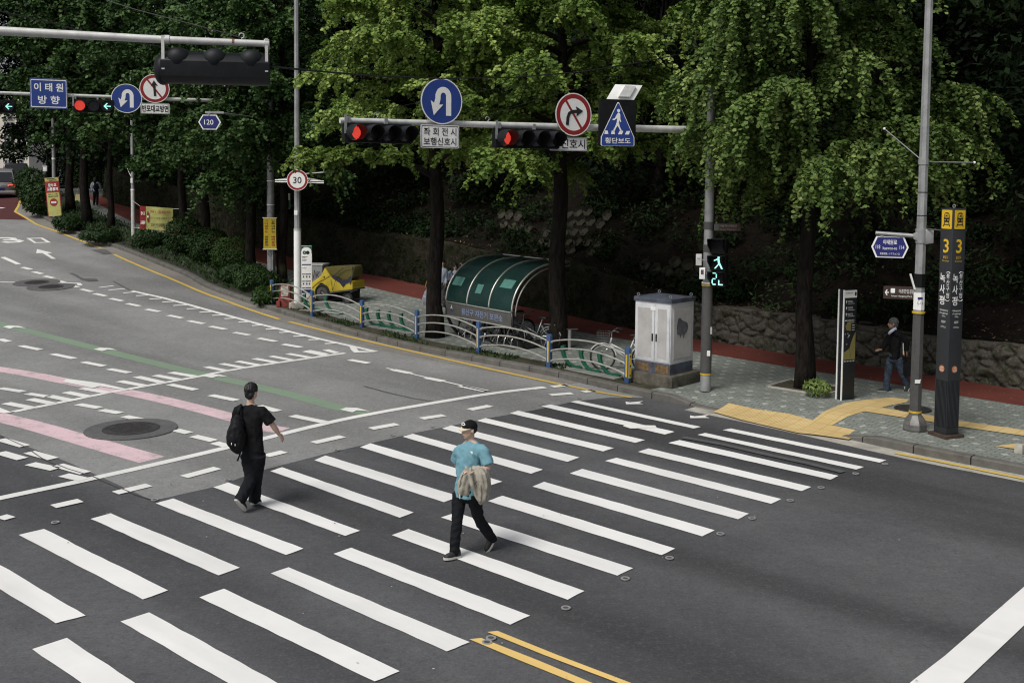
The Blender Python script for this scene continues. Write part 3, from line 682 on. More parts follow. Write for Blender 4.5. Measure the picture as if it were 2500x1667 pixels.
def signal_head(label, c, w_, h_, n, lamps, group=None, hood=.33):
    """horizontal four-lamp head; lamps: 'r' lit red, 'a' lit arrow, '-' dark"""
    r, n = frame(n); t = thing('traffic_light', label, 'traffic light', c, group); k = len(lamps); st = w_ / k; R_ = min(st, h_) * .43
    part('housing', MB().prism(rrect(w_, h_, .04), c + n * .07, r, UP, n, .16), M_BLACK, t, bev=.01)
    for i, ch_ in enumerate(lamps):
        q = c + r * ((i + .5) * st - w_ / 2) + n * .075
        vs, fs = [], []; nn_ = 20
        for a in range(nn_ + 1):
            an = rad(-62 + 304 * a / nn_)
            for rr_, d in ((R_ * 1.06, 0), (R_ * 1.0, hood * (1.0 if math.sin(an) > -.2 else .75))):
                vs.append(q + r * (rr_ * math.cos(an)) + UP * (rr_ * math.sin(an)) + n * d)
            vs.append(q + r * (R_ * .95 * math.cos(an)) + UP * (R_ * .95 * math.sin(an)) + n * hood * (1.0 if math.sin(an) > -.2 else .75)); vs.append(q + r * (R_ * .98 * math.cos(an)) + UP * (R_ * .98 * math.sin(an)))
        for a in range(nn_):
            for b in range(3): fs.append((4 * a + b, 4 * a + b + 1, 4 * a + b + 5, 4 * a + b + 4))
        part('hood', MB().add(vs, fs), M_HOOD, t)
        le = part('lens', MB().prism(circ(R_ * .94, k=24), q + n * .012, r, UP, n, .01), M_RGLOW if ch_ == 'r' else M_LENS, t)
        if ch_ == 'r':
            mb = MB(); ss = R_ * .15
            for x in range(-6, 7):
                for y in range(-6, 7):
                    X, Y = (x + .5 * (y % 2)) * ss, y * ss * .87
                    if X * X + Y * Y < (R_ * .88) ** 2: mb.prism(circ(ss * .40, k=6), q + n * .018 + r * X + UP * Y, r, UP, n, .004)
            o = part('lamp_diodes', mb, M_RLAMP, le); o['kind'] = 'stuff'
        if ch_ == 'a':
            for pts in ([(-.62, 0), (-.05, .60), (.12, .5), (-.34, 0)], [(-.62, 0), (-.34, 0), (.12, -.5), (-.05, -.60)], [(-.3, .09), (.62, .09), (.62, -.09), (-.3, -.09)]):
                flat([(x * R_, y * R_) for x, y in pts], q + n * .012, r, UP, n, M_CYAN, le, 'arrow_bar')
    for s_ in (-1,): part('hanger', MB().box(c + r * (s_ * (w_ / 2 - .01)) + UP * (h_ * .42) + n * .085, (.045, .012, h_ * .95), r, n), M_GALV, t)
    for s_ in (-.44, .1): part('clamp', MB().box(c + r * (s_ * w_) + UP * (h_ / 2 + .05), (.06, .13, .12), r, n), M_GALV, t)
    return t
# ------------------------------------------------------------------ signal mast at the crossing
sb = G(1722, 953, off=.15)
sm = thing('signal_mast', 'thick grey mast behind the white cabinet carrying the long signal arm', 'signal pole', sb)
part('pole', MB().tube([sb, sb + UP * 2, sb + UP * 6.7], [.118, .108, .088], 18), M_GALV, sm)
part('sleeve', MB().tube([sb + UP * .38, sb + UP * 2.32], [.123, .115], 18), M_DGREY, sm)
for z0, m_ in ((.36, M_YRING), (2.33, M_YRING), (2.38, M_WSIGN)): part('band', MB().tube([sb + UP * z0, sb + UP * (z0 + .035)], [.127, .127], 18), m_, sm)
for z0 in (3.08, 3.58): part('band', MB().tube([sb + UP * z0, sb + UP * (z0 + .16)], [.113, .113], 18), M_DGREY, sm, label='dark wrapped band')
part('sticker', MB().prism(rrect(.07, .12, .01), sb + V((.03, -.122, .85)), V((1, 0, 0)), UP, V((0, -1, 0)), .004), M_WSIGN, sm)
part('sticker', MB().prism(rrect(.05, .16, .01), sb + V((.085, -.095, 1.35)), V((.8, .6, 0)), UP, V((.6, -.8, 0)), .004), M_WSIGN, sm)
P3 = V(sb); R3 = V((.87, .5, 0)).normalized(); N3 = V((.5, -.87, 0)).normalized()
armL = on_plane(*OV(781, 277), P3, R3); armM = on_plane(*OV(1300, 292), P3, R3); armR = sb + UP * (armM.z + .05 - sb.z)
part('arm', MB().tube([armL, armL.lerp(armM, .5), armM, armR], [.052, .058, .068, .08], 14), M_PIPE, sm)
for f_ in (.12, .3, .52): 
    q = armL.lerp(armM, f_ * 1.2)
    part('cable_hook', MB().tube([q + UP * .05] + [q + UP * (.11 + .04 * math.sin(rad(a))) + R3 * (.04 * math.cos(rad(a))) for a in range(-90, 181, 30)], .008, 6), M_GALV, sm)
for px0, py0, px1, py1, lab in ((*OV(788, 283), *OV(949, 331), 'signal head on the left end of the middle arm, red lamp lit'), (*OV(1134, 296), *OV(1284, 343), 'signal head beside the no right turn sign, red lamp lit')):
    c, w_, h_ = tri_box(px0, py0, px1, py1, P3 + N3 * .02, R3); signal_head(lab, c - UP * .0, w_ * .97, h_ * .93, N3, 'r---', 'red traffic lights on the middle arm')
c, w_, h_ = tri_box(*OV(970, 180), *OV(1059, 286), P3 + N3 * .12, R3); round_sign('u_turn_sign', 'large blue round sign with white u-turn arrow on the middle arm', c, h_, N3, 'uturn')
c, w_, h_ = tri_box(*OV(966, 287.5), *OV(1055, 341), P3 + N3 * .12, R3); plate_sign('supplementary_plate', 'white plate with two lines of black letters under the middle u-turn sign', c, w_, h_, N3, [('좌 회 전 시', .84), ('보행신호시', .84)], border=M_INK, cap=.68)
c, w_, h_ = tri_box(*OV(1276, 214), *OV(1359, 313), P3 + N3 * .12, R3); round_sign('no_right_turn_sign', 'red ringed round sign with slashed right turn arrow', c, h_, N3, 'right')
c, w_, h_ = tri_box(*OV(1263, 315), *OV(1349, 347), P3 + N3 * .06, R3); plate_sign('supplementary_plate', 'white plate half hidden behind the right signal head hoods', c, w_ * 1.0, h_, N3, [('적신호시', .88)], border=M_INK, cap=.68)
# pedestrian crossing sign on its black board with a solar panel
NX = V((.30, -.95, 0)).normalized(); RX = UP.cross(NX); pX = on_plane(*OV(1418, 285), P3 + N3 * .32, R3)
c, w_, h_ = tri_box(*OV(1377, 229), *OV(1461, 337), pX, RX)
t = thing('crossing_sign', 'black board with blue triangular pedestrian crossing sign on the arm', 'road sign', c)
part('board', MB().prism(rrect(w_, h_, .04), c, RX, UP, NX, .07), M_BLACK, t, bev=.008)
tri = [(0, .44), (.02, .44), (.455, -.30), (.46, -.47), (.43, -.49), (-.43, -.49), (-.46, -.47), (-.455, -.30), (-.02, .44)]
part('border', MB().prism([(x * w_, y * h_) for x, y in tri[::-1]], c + NX * .008, RX, UP, NX, .004), M_WSIGN, t)
fa = part('face', MB().prism([(x * w_ * .955, (y - .01) * h_ * .962) for x, y in tri[::-1]], c + NX * .012, RX, UP, NX, .004), M_BSIGN, t)
man = [(.02, .22), (.055, .19), (.06, .08), (.085, .03), (.07, .015), (.035, .06), (.02, .01), (.05, -.08), (.11, -.17), (.08, -.19), (.02, -.10), (-.01, -.06), (-.05, -.10), (-.10, -.19), (-.14, -.175), (-.07, -.06), (-.035, .02), (-.03, .10), (-.10, .06), (-.15, .055), (-.15, .08), (-.09, .10), (-.04, .18), (0, .22)]
flat([(x * w_, y * h_) for x, y in man], c, RX, UP, NX, M_WSIGN, fa, 'walking_figure', .015)
part('figure_head', MB().prism([(x + .01 * w_, y + .262 * h_) for x, y in circ(.042 * w_, k=16)], c + NX * .017, RX, UP, NX, .003), M_WSIGN, fa)
for x in (-.30, -.12, .07, .26): flat([((x - .07) * w_, -.24 * h_), ((x + .04) * w_, -.24 * h_), ((x + .075 if x > 0 else x + .02) * w_, -.165 * h_), ((x - .02 if x > 0 else x - .05) * w_, -.165 * h_)] if True else [], c, RX, UP, NX, M_WSIGN, fa, 'crossing_bar', .015)
text('횡단보도', c - UP * (.375 * h_), RX, UP, NX, h_ * .125, M_WSIGN, fa, bold=.012, wid=w_ * .70, depth=.017)
sp_ = on_plane(*OV(1435, 212), pX - NX * .05, RX)
ts = thing('solar_panel', 'small tilted solar panel above the pedestrian crossing sign', 'solar panel', sp_)
tu = (UP * .75 - NX * .0 + V((.5, .45, 0)) * .9).normalized(); tn = RX.cross(tu).normalized()
part('panel', MB().prism([(-.30, -.20), (.30, -.20), (.30, .20), (-.30, .20)], sp_, RX, tu, tn, .03), M_WSIGN, ts, bev=.004)
part('battery_box', MB().box(sp_ + tn * .03 + RX * .04, (.24, .05, .3), RX, tn, tu), M_PIPE, ts)
part('strut', MB().cyl(sp_ + tn * .02, c + UP * (h_ / 2) - NX * .03, .02), M_GALV, ts)
# pedestrian signal on the mast
NP = (-VDIR * .8 + V((-.25, -.55, 0))).normalized(); RPd = UP.cross(NP)
c0 = P(1754, 640, 22.55); tp_ = thing('pedestrian_signal', 'three stacked black pedestrian signal boxes showing a green walking man', 'pedestrian signal', c0)
for i, y in enumerate((601, 642, 681)):
    c = P(1755, y, 22.55)
    bx = part('housing', MB().prism(rrect(.36, .335, .03), c + NP * .06, RPd, UP, NP, .15), M_BLACK, tp_, bev=.008)
    v0 = c + NP * .06; a = [(-.17, -.12, 0), (-.17, .155, 0), (.17, .155, 0), (.17, -.12, 0)]; b = [(-.175, .02, .16), (-.175, .165, .18), (.175, .165, .18), (.175, .02, .16)]
    vs = [v0 + RPd * x + UP * y_ + NP * z for x, y_, z in a + b] + [v0 + RPd * x * .95 + UP * (y_ - .012) + NP * z for x, y_, z in a + b]
    part('visor', MB().add(vs, [(0, 1, 5, 4), (1, 2, 6, 5), (2, 3, 7, 6), (8, 12, 13, 9), (9, 13, 14, 10), (10, 14, 15, 11), (4, 5, 13, 12), (5, 6, 14, 13), (6, 7, 15, 14), (0, 4, 12, 8), (3, 11, 15, 7)]), M_BLACK, tp_)
    if i == 1:
        for j, pts in enumerate(([(-.02, .10), (.03, .10), (.045, .0), (.0, -.02)], [(-.02, .10), (-.10, .06), (-.10, .04), (-.02, .065)], [(.0, -.02), (.045, .0), (-.055, -.12), (-.09, -.12)], [(.01, -.01), (.05, .0), (.11, -.12), (.075, -.125)])): flat(pts, v0 + RPd * .01, RPd, UP, NP, M_CYAN, bx, 'lit_figure', .004)
        part('lit_figure_head', MB().prism(circ(.028, k=12), v0 + UP * .125 + RPd * .02 + NP * .006, RPd, UP, NP, .002), M_CYAN, bx)
    if i == 2:
        def seg(x0, y0, x1, y1): return [(x0, y0), (x1, y0), (x1, y1), (x0, y1)]
        for pts in (seg(-.12, .115, -.045, .14), seg(-.045, .025, -.02, .11), seg(-.12, -.01, -.05, .015), seg(-.14, -.10, -.115, -.015), seg(-.12, -.13, -.045, -.105), seg(.015, -.13, .04, -.02), seg(.04, -.13, .12, -.105)): flat(pts, v0, RPd, UP, NP, M_CYAN, bx, 'lit_segment', .004)
    part('bracket', MB().cyl(c, V((sb.x, sb.y, c.z)), .02), M_GALV, tp_)
for nm_, lab, a, b in (('control_box', 'upper small grey control box strapped to the crossing mast', (1700, 620), (1713, 648)), ('control_box', 'lower pale push button box strapped to the crossing mast', (1708, 653), (1722, 681))):
    c = P((a[0] + b[0]) / 2, (a[1] + b[1]) / 2, 22.6); t = thing(nm_, lab, 'control box', c); r_, n_ = frame((-.3, -1))
    part('body', MB().box(c, (.125, .10, .25), r_, n_), M_WSIGN if 'lower' in lab else M_PIPE, t, bev=.008)
    part('cover_slot', MB().box(c + n_ * .053 + UP * .03, (.06, .004, .10 if 'lower' in lab else .012), r_, n_), M_DGREY, t)
    part('strap', MB().box(c + r_ * .09 , (.10, .02, .03), r_, n_), M_GALV, t)
c = P(1778, 555, 22.6); rb_, nb_ = frame((.15, -1)); t = thing('direction_sign', 'small dark brown direction sign high on the crossing mast', 'direction sign', c)
part('panel', MB().prism(rrect(.56, .17, .01), c, rb_, UP, nb_, .03), M_BROWN, t); text('서울역사박물관', c + UP * .03, rb_, UP, nb_, .06, M_BACK, t, wid=.40); text('Seoul Museum', c - UP * .045, rb_, UP, nb_, .03, M_BACK, t, wid=.36)
part('bracket', MB().box(c - rb_ * .26, (.10, .05, .14), rb_, nb_), M_DGREY, t)
# ------------------------------------------------------------------ far mast with its arm over the left road
fb = G(662, 692, off=.15); fm = thing('signal_mast', 'concrete grey mast with a yellow hanging banner and a thin signal arm', 'signal pole', fb)
part('pole', MB().tube([fb, fb + UP * 3, fb + UP * 7.6], [.15, .14, .115], 18), M_GALV, fm)
for z0 in (3.0, 3.9): part('band', MB().tube([fb + UP * z0, fb + UP * (z0 + .04)], [.145, .145], 18), M_WSIGN, fm)
part('conduit', MB().cyl(fb + V((.1, -.16, 0)), fb + V((.1, -.15, 2.2)), .03), M_GALV, fm)
RL = V((.94, .35, 0)).normalized(); NL = V((.35, -.94, 0)).normalized(); PL = V(fb)
la = on_plane(*OV(-160, 208), PL, RL); lb_ = on_plane(*OV(473, 231), PL, RL); lc = V((fb.x, fb.y, lb_.z + .05))
part('arm', MB().tube([la, lb_, lc], [.055, .065, .08], 12), M_PIPE, fm)
c, w_, h_ = tri_box(*OV(69, 181), *OV(155, 250), PL + NL * .14, RL); plate_sign('direction_sign', 'blue rectangular sign with two lines of white letters on the far arm', c, w_, h_, NL, [('이 태 원', .78, .28), ('방 향', .58, .28)], face=M_BSIGN, ink=M_WSIGN, border=M_WSIGN, rr=.04, bold=.02)
c, w_, h_ = tri_box(*OV(257.5, 193), *OV(324, 260), PL + NL * .14, RL); round_sign('u_turn_sign', 'blue round u-turn sign on the far arm, beside a red ringed sign', c, h_, NL, 'uturn')
c, w_, h_ = tri_box(*OV(322, 171), *OV(388, 237), PL + NL * .14, RL); round_sign('no_straight_sign', 'red ringed round sign with slashed straight arrow', c, h_, NL, 'straight')
c, w_, h_ = tri_box(*OV(323, 238), *OV(390, 262), PL + NL * .14, RL); plate_sign('supplementary_plate', 'long narrow white plate under the slashed straight arrow sign', c, w_, h_, NL, [('반포대교방면', .90)], border=M_INK, cap=.66, bold=.03)
for x0, x1, lm, lab in ((168, 262, 'r-a', 'signal head on the far arm with red lamp and green arrow lit'), (-86, 36, '---a', 'signal head cut by the left frame edge, only a green arrow lit')):
    c, w_, h_ = tri_box(*OV(x0, 229), *OV(x1, 259), PL + NL * .1, RL); signal_head(lab, c, w_, h_, NL, lm, 'traffic lights on the far arm', .2)
# yellow banner on the far mast
rB, nB = frame((.1, -1)); c, w_, h_ = tri_box(642.5, 532, 675, 609, fb + nB * .25, rB); t = thing('banner', 'narrow yellow vertical banner with black and red letters on the mast', 'banner', c)
part('cloth', MB().prism([(-w_ * .49, -h_ / 2), (w_ * .49, -h_ / 2), (w_ * .46, 0), (w_ * .48, h_ / 2), (-w_ * .48, h_ / 2), (-w_ * .46, 0)], c, rB, UP, nB, .006), M_YSIGN, t)
for s_ in (-1, 1):
    part('rod', MB().cyl(c + UP * (s_ * h_ / 2) - rB * w_ * .54, c + UP * (s_ * h_ / 2) + rB * w_ * .54, .016), M_WSIGN, t)
    part('cord', MB().tube([c + UP * (s_ * h_ / 2) - rB * w_ * .4, V((fb.x, fb.y - .16, c.z + s_ * (h_ / 2 + .28))), c + UP * (s_ * h_ / 2) + rB * w_ * .4], .008, 5), M_BLK, t)
for j, (s_, x, ms) in enumerate((('깜빡이켜는 배려운전', .25, (5, M_INK, M_REDC)), ('기다려주는 양보운전', -.25, (5, M_REDC, M_INK)))):
    for i, ch_ in enumerate(s_):
        if ch_ == ' ': continue
        text(ch_, c + rB * (x * w_) + UP * (h_ * (.40 - .084 * i)), rB, UP, nB, h_ * .066, ms[1] if i < ms[0] else ms[2], t, bold=.025, wid=w_ * .26)
# ------------------------------------------------------------------ tall pole with the 30 sign
tb = G(727, 752, off=.15); tq = thing('lamp_pole', 'tall grey roadside pole carrying a round thirty speed sign', 'pole', tb)
part('pole', MB().tube([tb, tb + UP * 2.75, tb + UP * 7, tb + UP * 12.2], [.118, .108, .088, .07], 8), M_GALV, tq)
part('sleeve', MB().tube([tb + UP * .12, tb + UP * 2.6], [.128, .12], 16), M_WSIGN, tq, label='scuffed white lower sleeve')
part('band', MB().tube([tb + UP * 2.6, tb + UP * 2.66], [.125, .125], 16), M_PIPE, tq)
part('footing', MB().box(tb + V((0, 0, .10)), (.5, .5, .2)), M_CONC, tq, bev=.02)
part('sticker', MB().prism(rrect(.11, .16, .01), tb + V((-.03, -.11, 3.2)), V((1, 0, 0)), UP, V((0, -1, 0)), .004), M_WSIGN, tq)
c = P(*OV(683, 414), 34.3); rT, nT = frame((.05, -1))
for dz in (.0, -.06): part('cross_tube', MB().cyl(c + rT * -.78 + V((0, .22, dz * 1.0)), c + rT * .82 + V((0, .25, dz * 1.0 - .03)), .018), M_WSIGN, tq)
part('shade_panel', MB().add([c + rT * -.72 + V((0, .24, .02)), c + rT * .75 + V((0, .24, 0)), c + V((.02, .35, .13)), c + V((.02, .9, .10))], [(0, 1, 2), (0, 2, 3), (1, 3, 2), (0, 3, 1)]), M_BACK, tq)
part('lamp_arm', MB().cyl(c + V((.1, .25, .2)), c + rT * .85 + V((0, .3, .27)), .018), M_PIPE, tq); part('lamp_head', MB().box(c + rT * .98 + V((0, .3, .28)), (.36, .12, .05), rT, nT), M_DGREY, tq, bev=.01)
round_sign('speed_limit_sign', 'round red ringed thirty speed sign on the tall pole', c, .69, nT, '30')
# small green and white hanging sign behind the trunk
c = P(700, 491, 40.5); rr_, nn_ = frame((.1, -1)); t = thing('hanging_sign', 'small green and white hanging sign half hidden behind a trunk', 'sign', c)
part('panel', MB().prism(rrect(.26, .60, .02), c, rr_, UP, nn_, .05), M_WSIGN, t); M_GRN = mat('green sign sheet', (.01, .13, .075), .5); part('green_field', MB().prism(rrect(.24, .30, .01), c - UP * .12 + nn_ * .005, rr_, UP, nn_, .004), M_GRN, t)
gz = terr(40.5) + .15; part('post', MB().cyl(V((c.x - .18, c.y + .05, gz)), V((c.x - .18, c.y + .05, c.z + .35)), .03), M_GALV, t); part('bracket', MB().cyl(V((c.x - .18, c.y + .05, c.z + .2)), c + UP * .2, .015), M_GALV, t)
# ------------------------------------------------------------------ public bicycle notice board
bb = G(749, 733, off=.15); rr_, nn_ = frame((.12, -1)); c, w_, h_ = tri_box(735, 600, 761.5, 733, bb, rr_); t = thing('notice_board', 'tall white and green notice board standing beside the pole', 'notice board', bb)
part('panel', MB().prism(rrect(w_, h_, .02), c, rr_, UP, nn_, .08), M_WSIGN, t, bev=.006)
part('green_header', MB().prism([(-w_ / 2, h_ * .38), (-w_ * .42, h_ * .44), (-w_ * .2, h_ * .475), (w_ * .1, h_ * .475), (w_ * .32, h_ * .455), (w_ * .44, h_ * .42), (w_ * .46, h_ * .36), (w_ * .498, h_ * .36), (w_ * .498, h_ * .498), (-w_ / 2, h_ * .498)], c + nn_ * .004, rr_, UP, nn_, .003), M_GRN, t)
for x, m_ in ((-.18, M_GRN), (.12, M_INK)): part('round_emblem', MB().ring(c + rr_ * (x * w_) + UP * (h_ * .375) + nn_ * .005, rr_, UP, nn_, w_ * (.05 if x < 0 else .0), w_ * .17, .003, 20), m_, t)
for y, wf in ((.30, .5), (.285, .3), (.25, .45), (.23, .35), (.12, .0), (.09, .4)):
    if wf: part('text_bar', MB().box(c + UP * (y * h_) + nn_ * .003 - rr_ * (w_ * (.4 - wf / 2)), (w_ * wf, .003, .014), rr_, nn_), M_DGREY, t)
part('title_bar', MB().box(c + UP * (.155 * h_) + nn_ * .003, (w_ * .85, .004, .035), rr_, nn_), M_NAVY, t)
for y in (-.02, -.15, -.27):
    for x in (-.28, .02, .28):
        part('icon_bar', MB().box(c + UP * (y * h_) + rr_ * (x * w_) + nn_ * .003, (w_ * .24, .003, .03), rr_, nn_), M_INK, t); part('icon', MB().box(c + UP * (y * h_ - .09) + rr_ * (x * w_) + nn_ * .003, (w_ * .12, .003, .06), rr_, nn_), M_DGREY, t)
part('footer_bar', MB().box(c - UP * (.335 * h_) + nn_ * .003, (w_ * .9, .003, .12), rr_, nn_), M_NAVY, t)
# grey box with a scrawl behind the board
bb = G(776, 700, off=.15); rr_, nn_ = frame((-.25, -1)); t = thing('electric_box', 'squat grey electric box with a black scrawl behind the yellow cart', 'electric box', bb)
part('body', MB().box(bb + UP * .42, (.62, .55, .84), rr_, nn_), M_BACK, t, bev=.01); part('lid', MB().box(bb + UP * .86, (.68, .6, .05), rr_, nn_), M_PIPE, t)
part('scrawl', MB().tube([bb + nn_ * .28 + rr_ * x + UP * z for x, z in ((-.2, .3), (-.12, .62), (-.05, .35), (.0, .65), (.06, .38), (.1, .62), (.2, .6), (.1, .48), (.22, .3))], .012, 5), M_INK, t)
# red and white roadside water barrier
bb = G(701, 748, off=.15); rr_, nn_ = frame((-.35, -1)); t = thing('water_barrier', 'battered red plastic barrier block with a peeling white panel', 'barrier', bb); M_RPL = mat('faded red plastic', (.20, .03, .022), .6, var=.3, scale=9)
part('base', MB().box(bb + UP * .16 - rr_ * .02, (.50, .36, .32), rr_, nn_, taper=.88), M_RPL, t, bev=.02); part('base_foot', MB().box(bb + UP * .1 - rr_ * .2 + nn_ * .2, (.14, .1, .2), rr_, nn_), M_RPL, t, bev=.01)
part('panel_frame', MB().box(bb + UP * .54 - rr_ * .06, (.40, .10, .46), rr_, nn_), M_RPL, t, bev=.01); part('peeling_panel', MB().prism([(-.13, .34), (.13, .36), (.15, .5), (.14, .72), (.06, .68), (0, .70), (-.05, .70), (-.14, .73), (-.15, .5)], bb - rr_ * .06 + nn_ * .06, rr_, UP, nn_, .008), mat('dirty white film', (.52, .49, .43), .6, var=.25, scale=9), t)
# ------------------------------------------------------------------ front gantry, seen from behind
PGt = P(657, 106, 12.7); gR = V((.985, .17, 0)).normalized(); gN = V((-.17, .985, 0)).normalized()      # the lamps face away
gl2 = on_plane(-420, 40, PGt, gR); gl1 = on_plane(0, 76, PGt, gR); gr0 = on_plane(400, 97.5, PGt, gR); gr1 = on_plane(658, 108, PGt, gR)
ga = thing('signal_gantry', 'white signal pipe arm reaching in at top left, nearest of all', 'signal pole', V((gl2.x - 4, gl2.y - 2, 0)))
gbs = V((gl2.x - 4, gl2.y - 2, 0))
part('arm', MB().tube([V((gbs.x, gbs.y, gl2.z - .1)), gl2, gl1, gr0, gr1], [.075, .062, .052, .045, .04], 16), M_PIPE, ga); part('pole', MB().tube([gbs, gbs + UP * 7.2], [.13, .10], 16), M_GALV, ga)
part('rust_band', MB().tube([on_plane(567, 104, PGt, gR) , on_plane(573, 104.2, PGt, gR)], [.0425, .0425], 14), mat('rust stain', (.25, .13, .06), .8, var=.4, scale=30), ga)
q = on_plane(590, 92, PGt, gR); part('cable_hook', MB().tube([q + V((0, 0, -.02))] + [q + UP * (.02 + .03 * math.sin(rad(a))) + gR * (.03 * math.cos(rad(a))) for a in range(-90, 200, 30)], .007, 6), M_PIPE, ga)
for x in (408, 651): 
    q = on_plane(x, 97.5 + (x - 400) * .0407, PGt, gR); part('clamp', MB().tube([q - gR * .03, q + gR * .03], [.056, .056], 14), M_PIPE, ga)
c, w_, h_ = tri_box(396, 128, 659, 206, PGt + gN * .06, gR)
th = thing('traffic_light', 'dark traffic light head seen from behind under the near pipe arm', 'traffic light', c)
prof = [(-.5, -.10), (-.46, .0), (-.30, .10), (.18, .12), (.36, .07), (.5, -.03), (.5, -.14), (-.5, -.14)]
rings = []
for x in (-.5, .5):
    rings.append([c + gR * (x * w_) + UP * (a * h_) - gN * (b * 1.0) for a, b in prof])
part('housing', MB().loft(rings), M_HOOD, th, bev=.006)
for i in range(4):
    q = c + gR * ((i + .5) / 4 - .5 + .0) * w_
    if i < 3: part('back_dome', MB().ell(c + gR * ((i - 1) * .34 + .02 - .03) * w_ + UP * (.27 * h_) - gN * .02, .145, .12, .135, gR, gN), M_HOOD, th, smooth=2)
    part('hood', MB().tube([q + gN * .13, q + gN * .40], [.155, .15], 18, cap=False), M_HOOD, th)
q = c - gR * (w_ * .5 + .0) + gN * .1; part('end_dome', MB().ell(q - UP * .02, .11, .17, .19, gR, gN), M_HOOD, th, smooth=2)
for x, dz in ((-.475, .0), (.478, .0)): part('hanger', MB().box(c + gR * (x * w_) + UP * (h_ * .42) - gN * .10, (.035, .02, h_ * 1.05), gR, gN), M_PIPE, th)
# ------------------------------------------------------------------ overhead cables
def cable(lab, pts, r0=.012):
    o = solo('overhead_cable', MB().tube(pts, r0, 6), M_BLK, lab, 'cable', loc=pts[0])
def sag(a, b, s, n=24): return [a.lerp(b, i / n) - UP * (s * 4 * (i / n) * (1 - i / n)) for i in range(n + 1)]
ca = P(661, 163, 12.9); cb = P(1660, 131, 24.5)
cable('thick black cable sagging from the near signal head across to the trees', [P(661, 163, 12.9)] + [P(x, y, Y) for x, y, Y in ((760, 173, 14), (900, 185, 15.5), (1075, 192, 17.5), (1250, 190, 19.5), (1420, 176, 21.5), (1570, 152, 23.2), (1700, 124, 24.6), (1850, 90, 26))], .014)
cable('thin black cable crossing behind the near pipe arm at top left', [P(-80, 12, 17), P(0, 28, 17.3), P(120, 55, 18), P(240, 87, 18.6), P(400, 116, 19.6), P(480, 128, 20.2)], .012)
cable('thin black cable running down right above the near pipe arm', [P(230, -8, 14), P(330, 24, 13.9), P(450, 55, 13.6), P(560, 84, 13.2), P(592, 94, 12.85)], .007)
cable('faint thin wire rising right above the middle arm signs', [P(870, 285, 21), P(1000, 255, 22), P(1180, 222, 23.5), P(1350, 196, 25)], .006)
cable('faint thin wire rising towards the slashed right turn sign', [P(1170, 288, 21.3), P(1300, 247, 22.2), P(1450, 205, 23.5), P(1560, 170, 24.5)], .006)
# ------------------------------------------------------------------ street name sign '120'
rr_, nn_ = frame((.05, -1)); pz = P(*OV(478, 281), 35.5); c, w_, h_ = tri_box(*OV(460, 264), *OV(499, 298), pz, rr_)
t = thing('street_name_sign', 'small navy arrow sign reading 120 half buried in leaves', 'street sign', c)
hx = lambda k: [(-.62 * w_ * k, 0), (-.36 * w_ * k, -.5 * h_ * k), (.46 * w_ * k, -.5 * h_ * k), (.72 * w_ * k, 0), (.46 * w_ * k, .5 * h_ * k), (-.36 * w_ * k, .5 * h_ * k)]
part('panel', MB().prism(hx(1), c, rr_, UP, nn_, .03), M_WSIGN, t); part('face', MB().prism(hx(.88), c + nn_ * .004, rr_, UP, nn_, .003), M_NAVY, t); text('120', c, rr_, UP, nn_, h_ * .34, M_WSIGN, t, depth=.006)
part('rail', MB().box(c + UP * (h_ * .66) + rr_ * .2, (w_ * 1.1, .04, .07), rr_, nn_), M_GALV, t); part('strut', MB().box(c + UP * (h_ * .56), (.05, .03, .14), rr_, nn_), M_GALV, t)
part('arm', MB().cyl(c + UP * (h_ * .66) + rr_ * .3, V((fb.x, fb.y, c.z + h_ * .66)), .03), M_GALV, t)
# ------------------------------------------------------------------ tall pole at the right with street name and brown signs
rb0 = G(2233, 1050, off=.15); tp2 = thing('lamp_pole', 'tall grey octagonal pole with street signs beside the subway pylon', 'pole', rb0)
part('pole', MB().tube([rb0 + UP * .3, rb0 + UP * 2.5, rb0 + UP * 5, rb0 + UP * 10.5], [.108, .098, .086, .062], 8), M_GALV, tp2, smooth=.3)
part('sleeve', MB().tube([rb0 + UP * .36, rb0 + UP * 2.22], [.112, .103], 8), M_DGREY, tp2, smooth=.3)
for z0, m_ in ((.34, M_YRING), (2.21, M_YRING)): part('band', MB().tube([rb0 + UP * z0, rb0 + UP * (z0 + .035)], [.117, .117], 16), m_, tp2)
part('sticker', MB().tube([rb0 + UP * 2.28, rb0 + UP * 2.60], [.104, .103], 8), M_WSIGN, tp2, label='white paper notice wrapped round pole'); part('notice_mark', MB().box(rb0 + V((-.02, -.101, 2.5)), (.09, .006, .04)), M_NAVY, tp2)
text('5-13', rb0 + V((-.02, -.103, 2.41)), V((1, 0, 0)), UP, V((0, -1, 0)), .045, M_INK, tp2)
M_CAST = mat('cast iron base', (.20, .195, .185), .55, .5, var=.25, scale=6, bump=.2)
part('base_cover', MB().tube([rb0, rb0 + UP * .04, rb0 + UP * .13, rb0 + UP * .20, rb0 + UP * .30, rb0 + UP * .36], [.21, .225, .22, .19, .12, .115], 8), M_CAST, tp2, smooth=.3)
for z0 in (3.05, 3.55, 4.02, 4.45): part('strap', MB().tube([rb0 + UP * z0, rb0 + UP * (z0 + .018)], [.100 - z0 * .002, .100 - z0 * .002], 8), M_BLK, tp2)
part('bracket_wrap', MB().tube([rb0 + UP * 2.70, rb0 + UP * 2.95], [.108, .106], 8), M_BLACK, tp2, smooth=.3); part('logo_mark', MB().prism([(-.05, -.04), (.05, -.04), (.05, .0), (.06, .04), (.03, .03), (-.05, .03)], rb0 + V((-.02, -.114, .95)), V((1, 0, 0)), UP, V((0, -1, 0)), .003), M_WSIGN, tp2)
q = rb0 + UP * 5.02
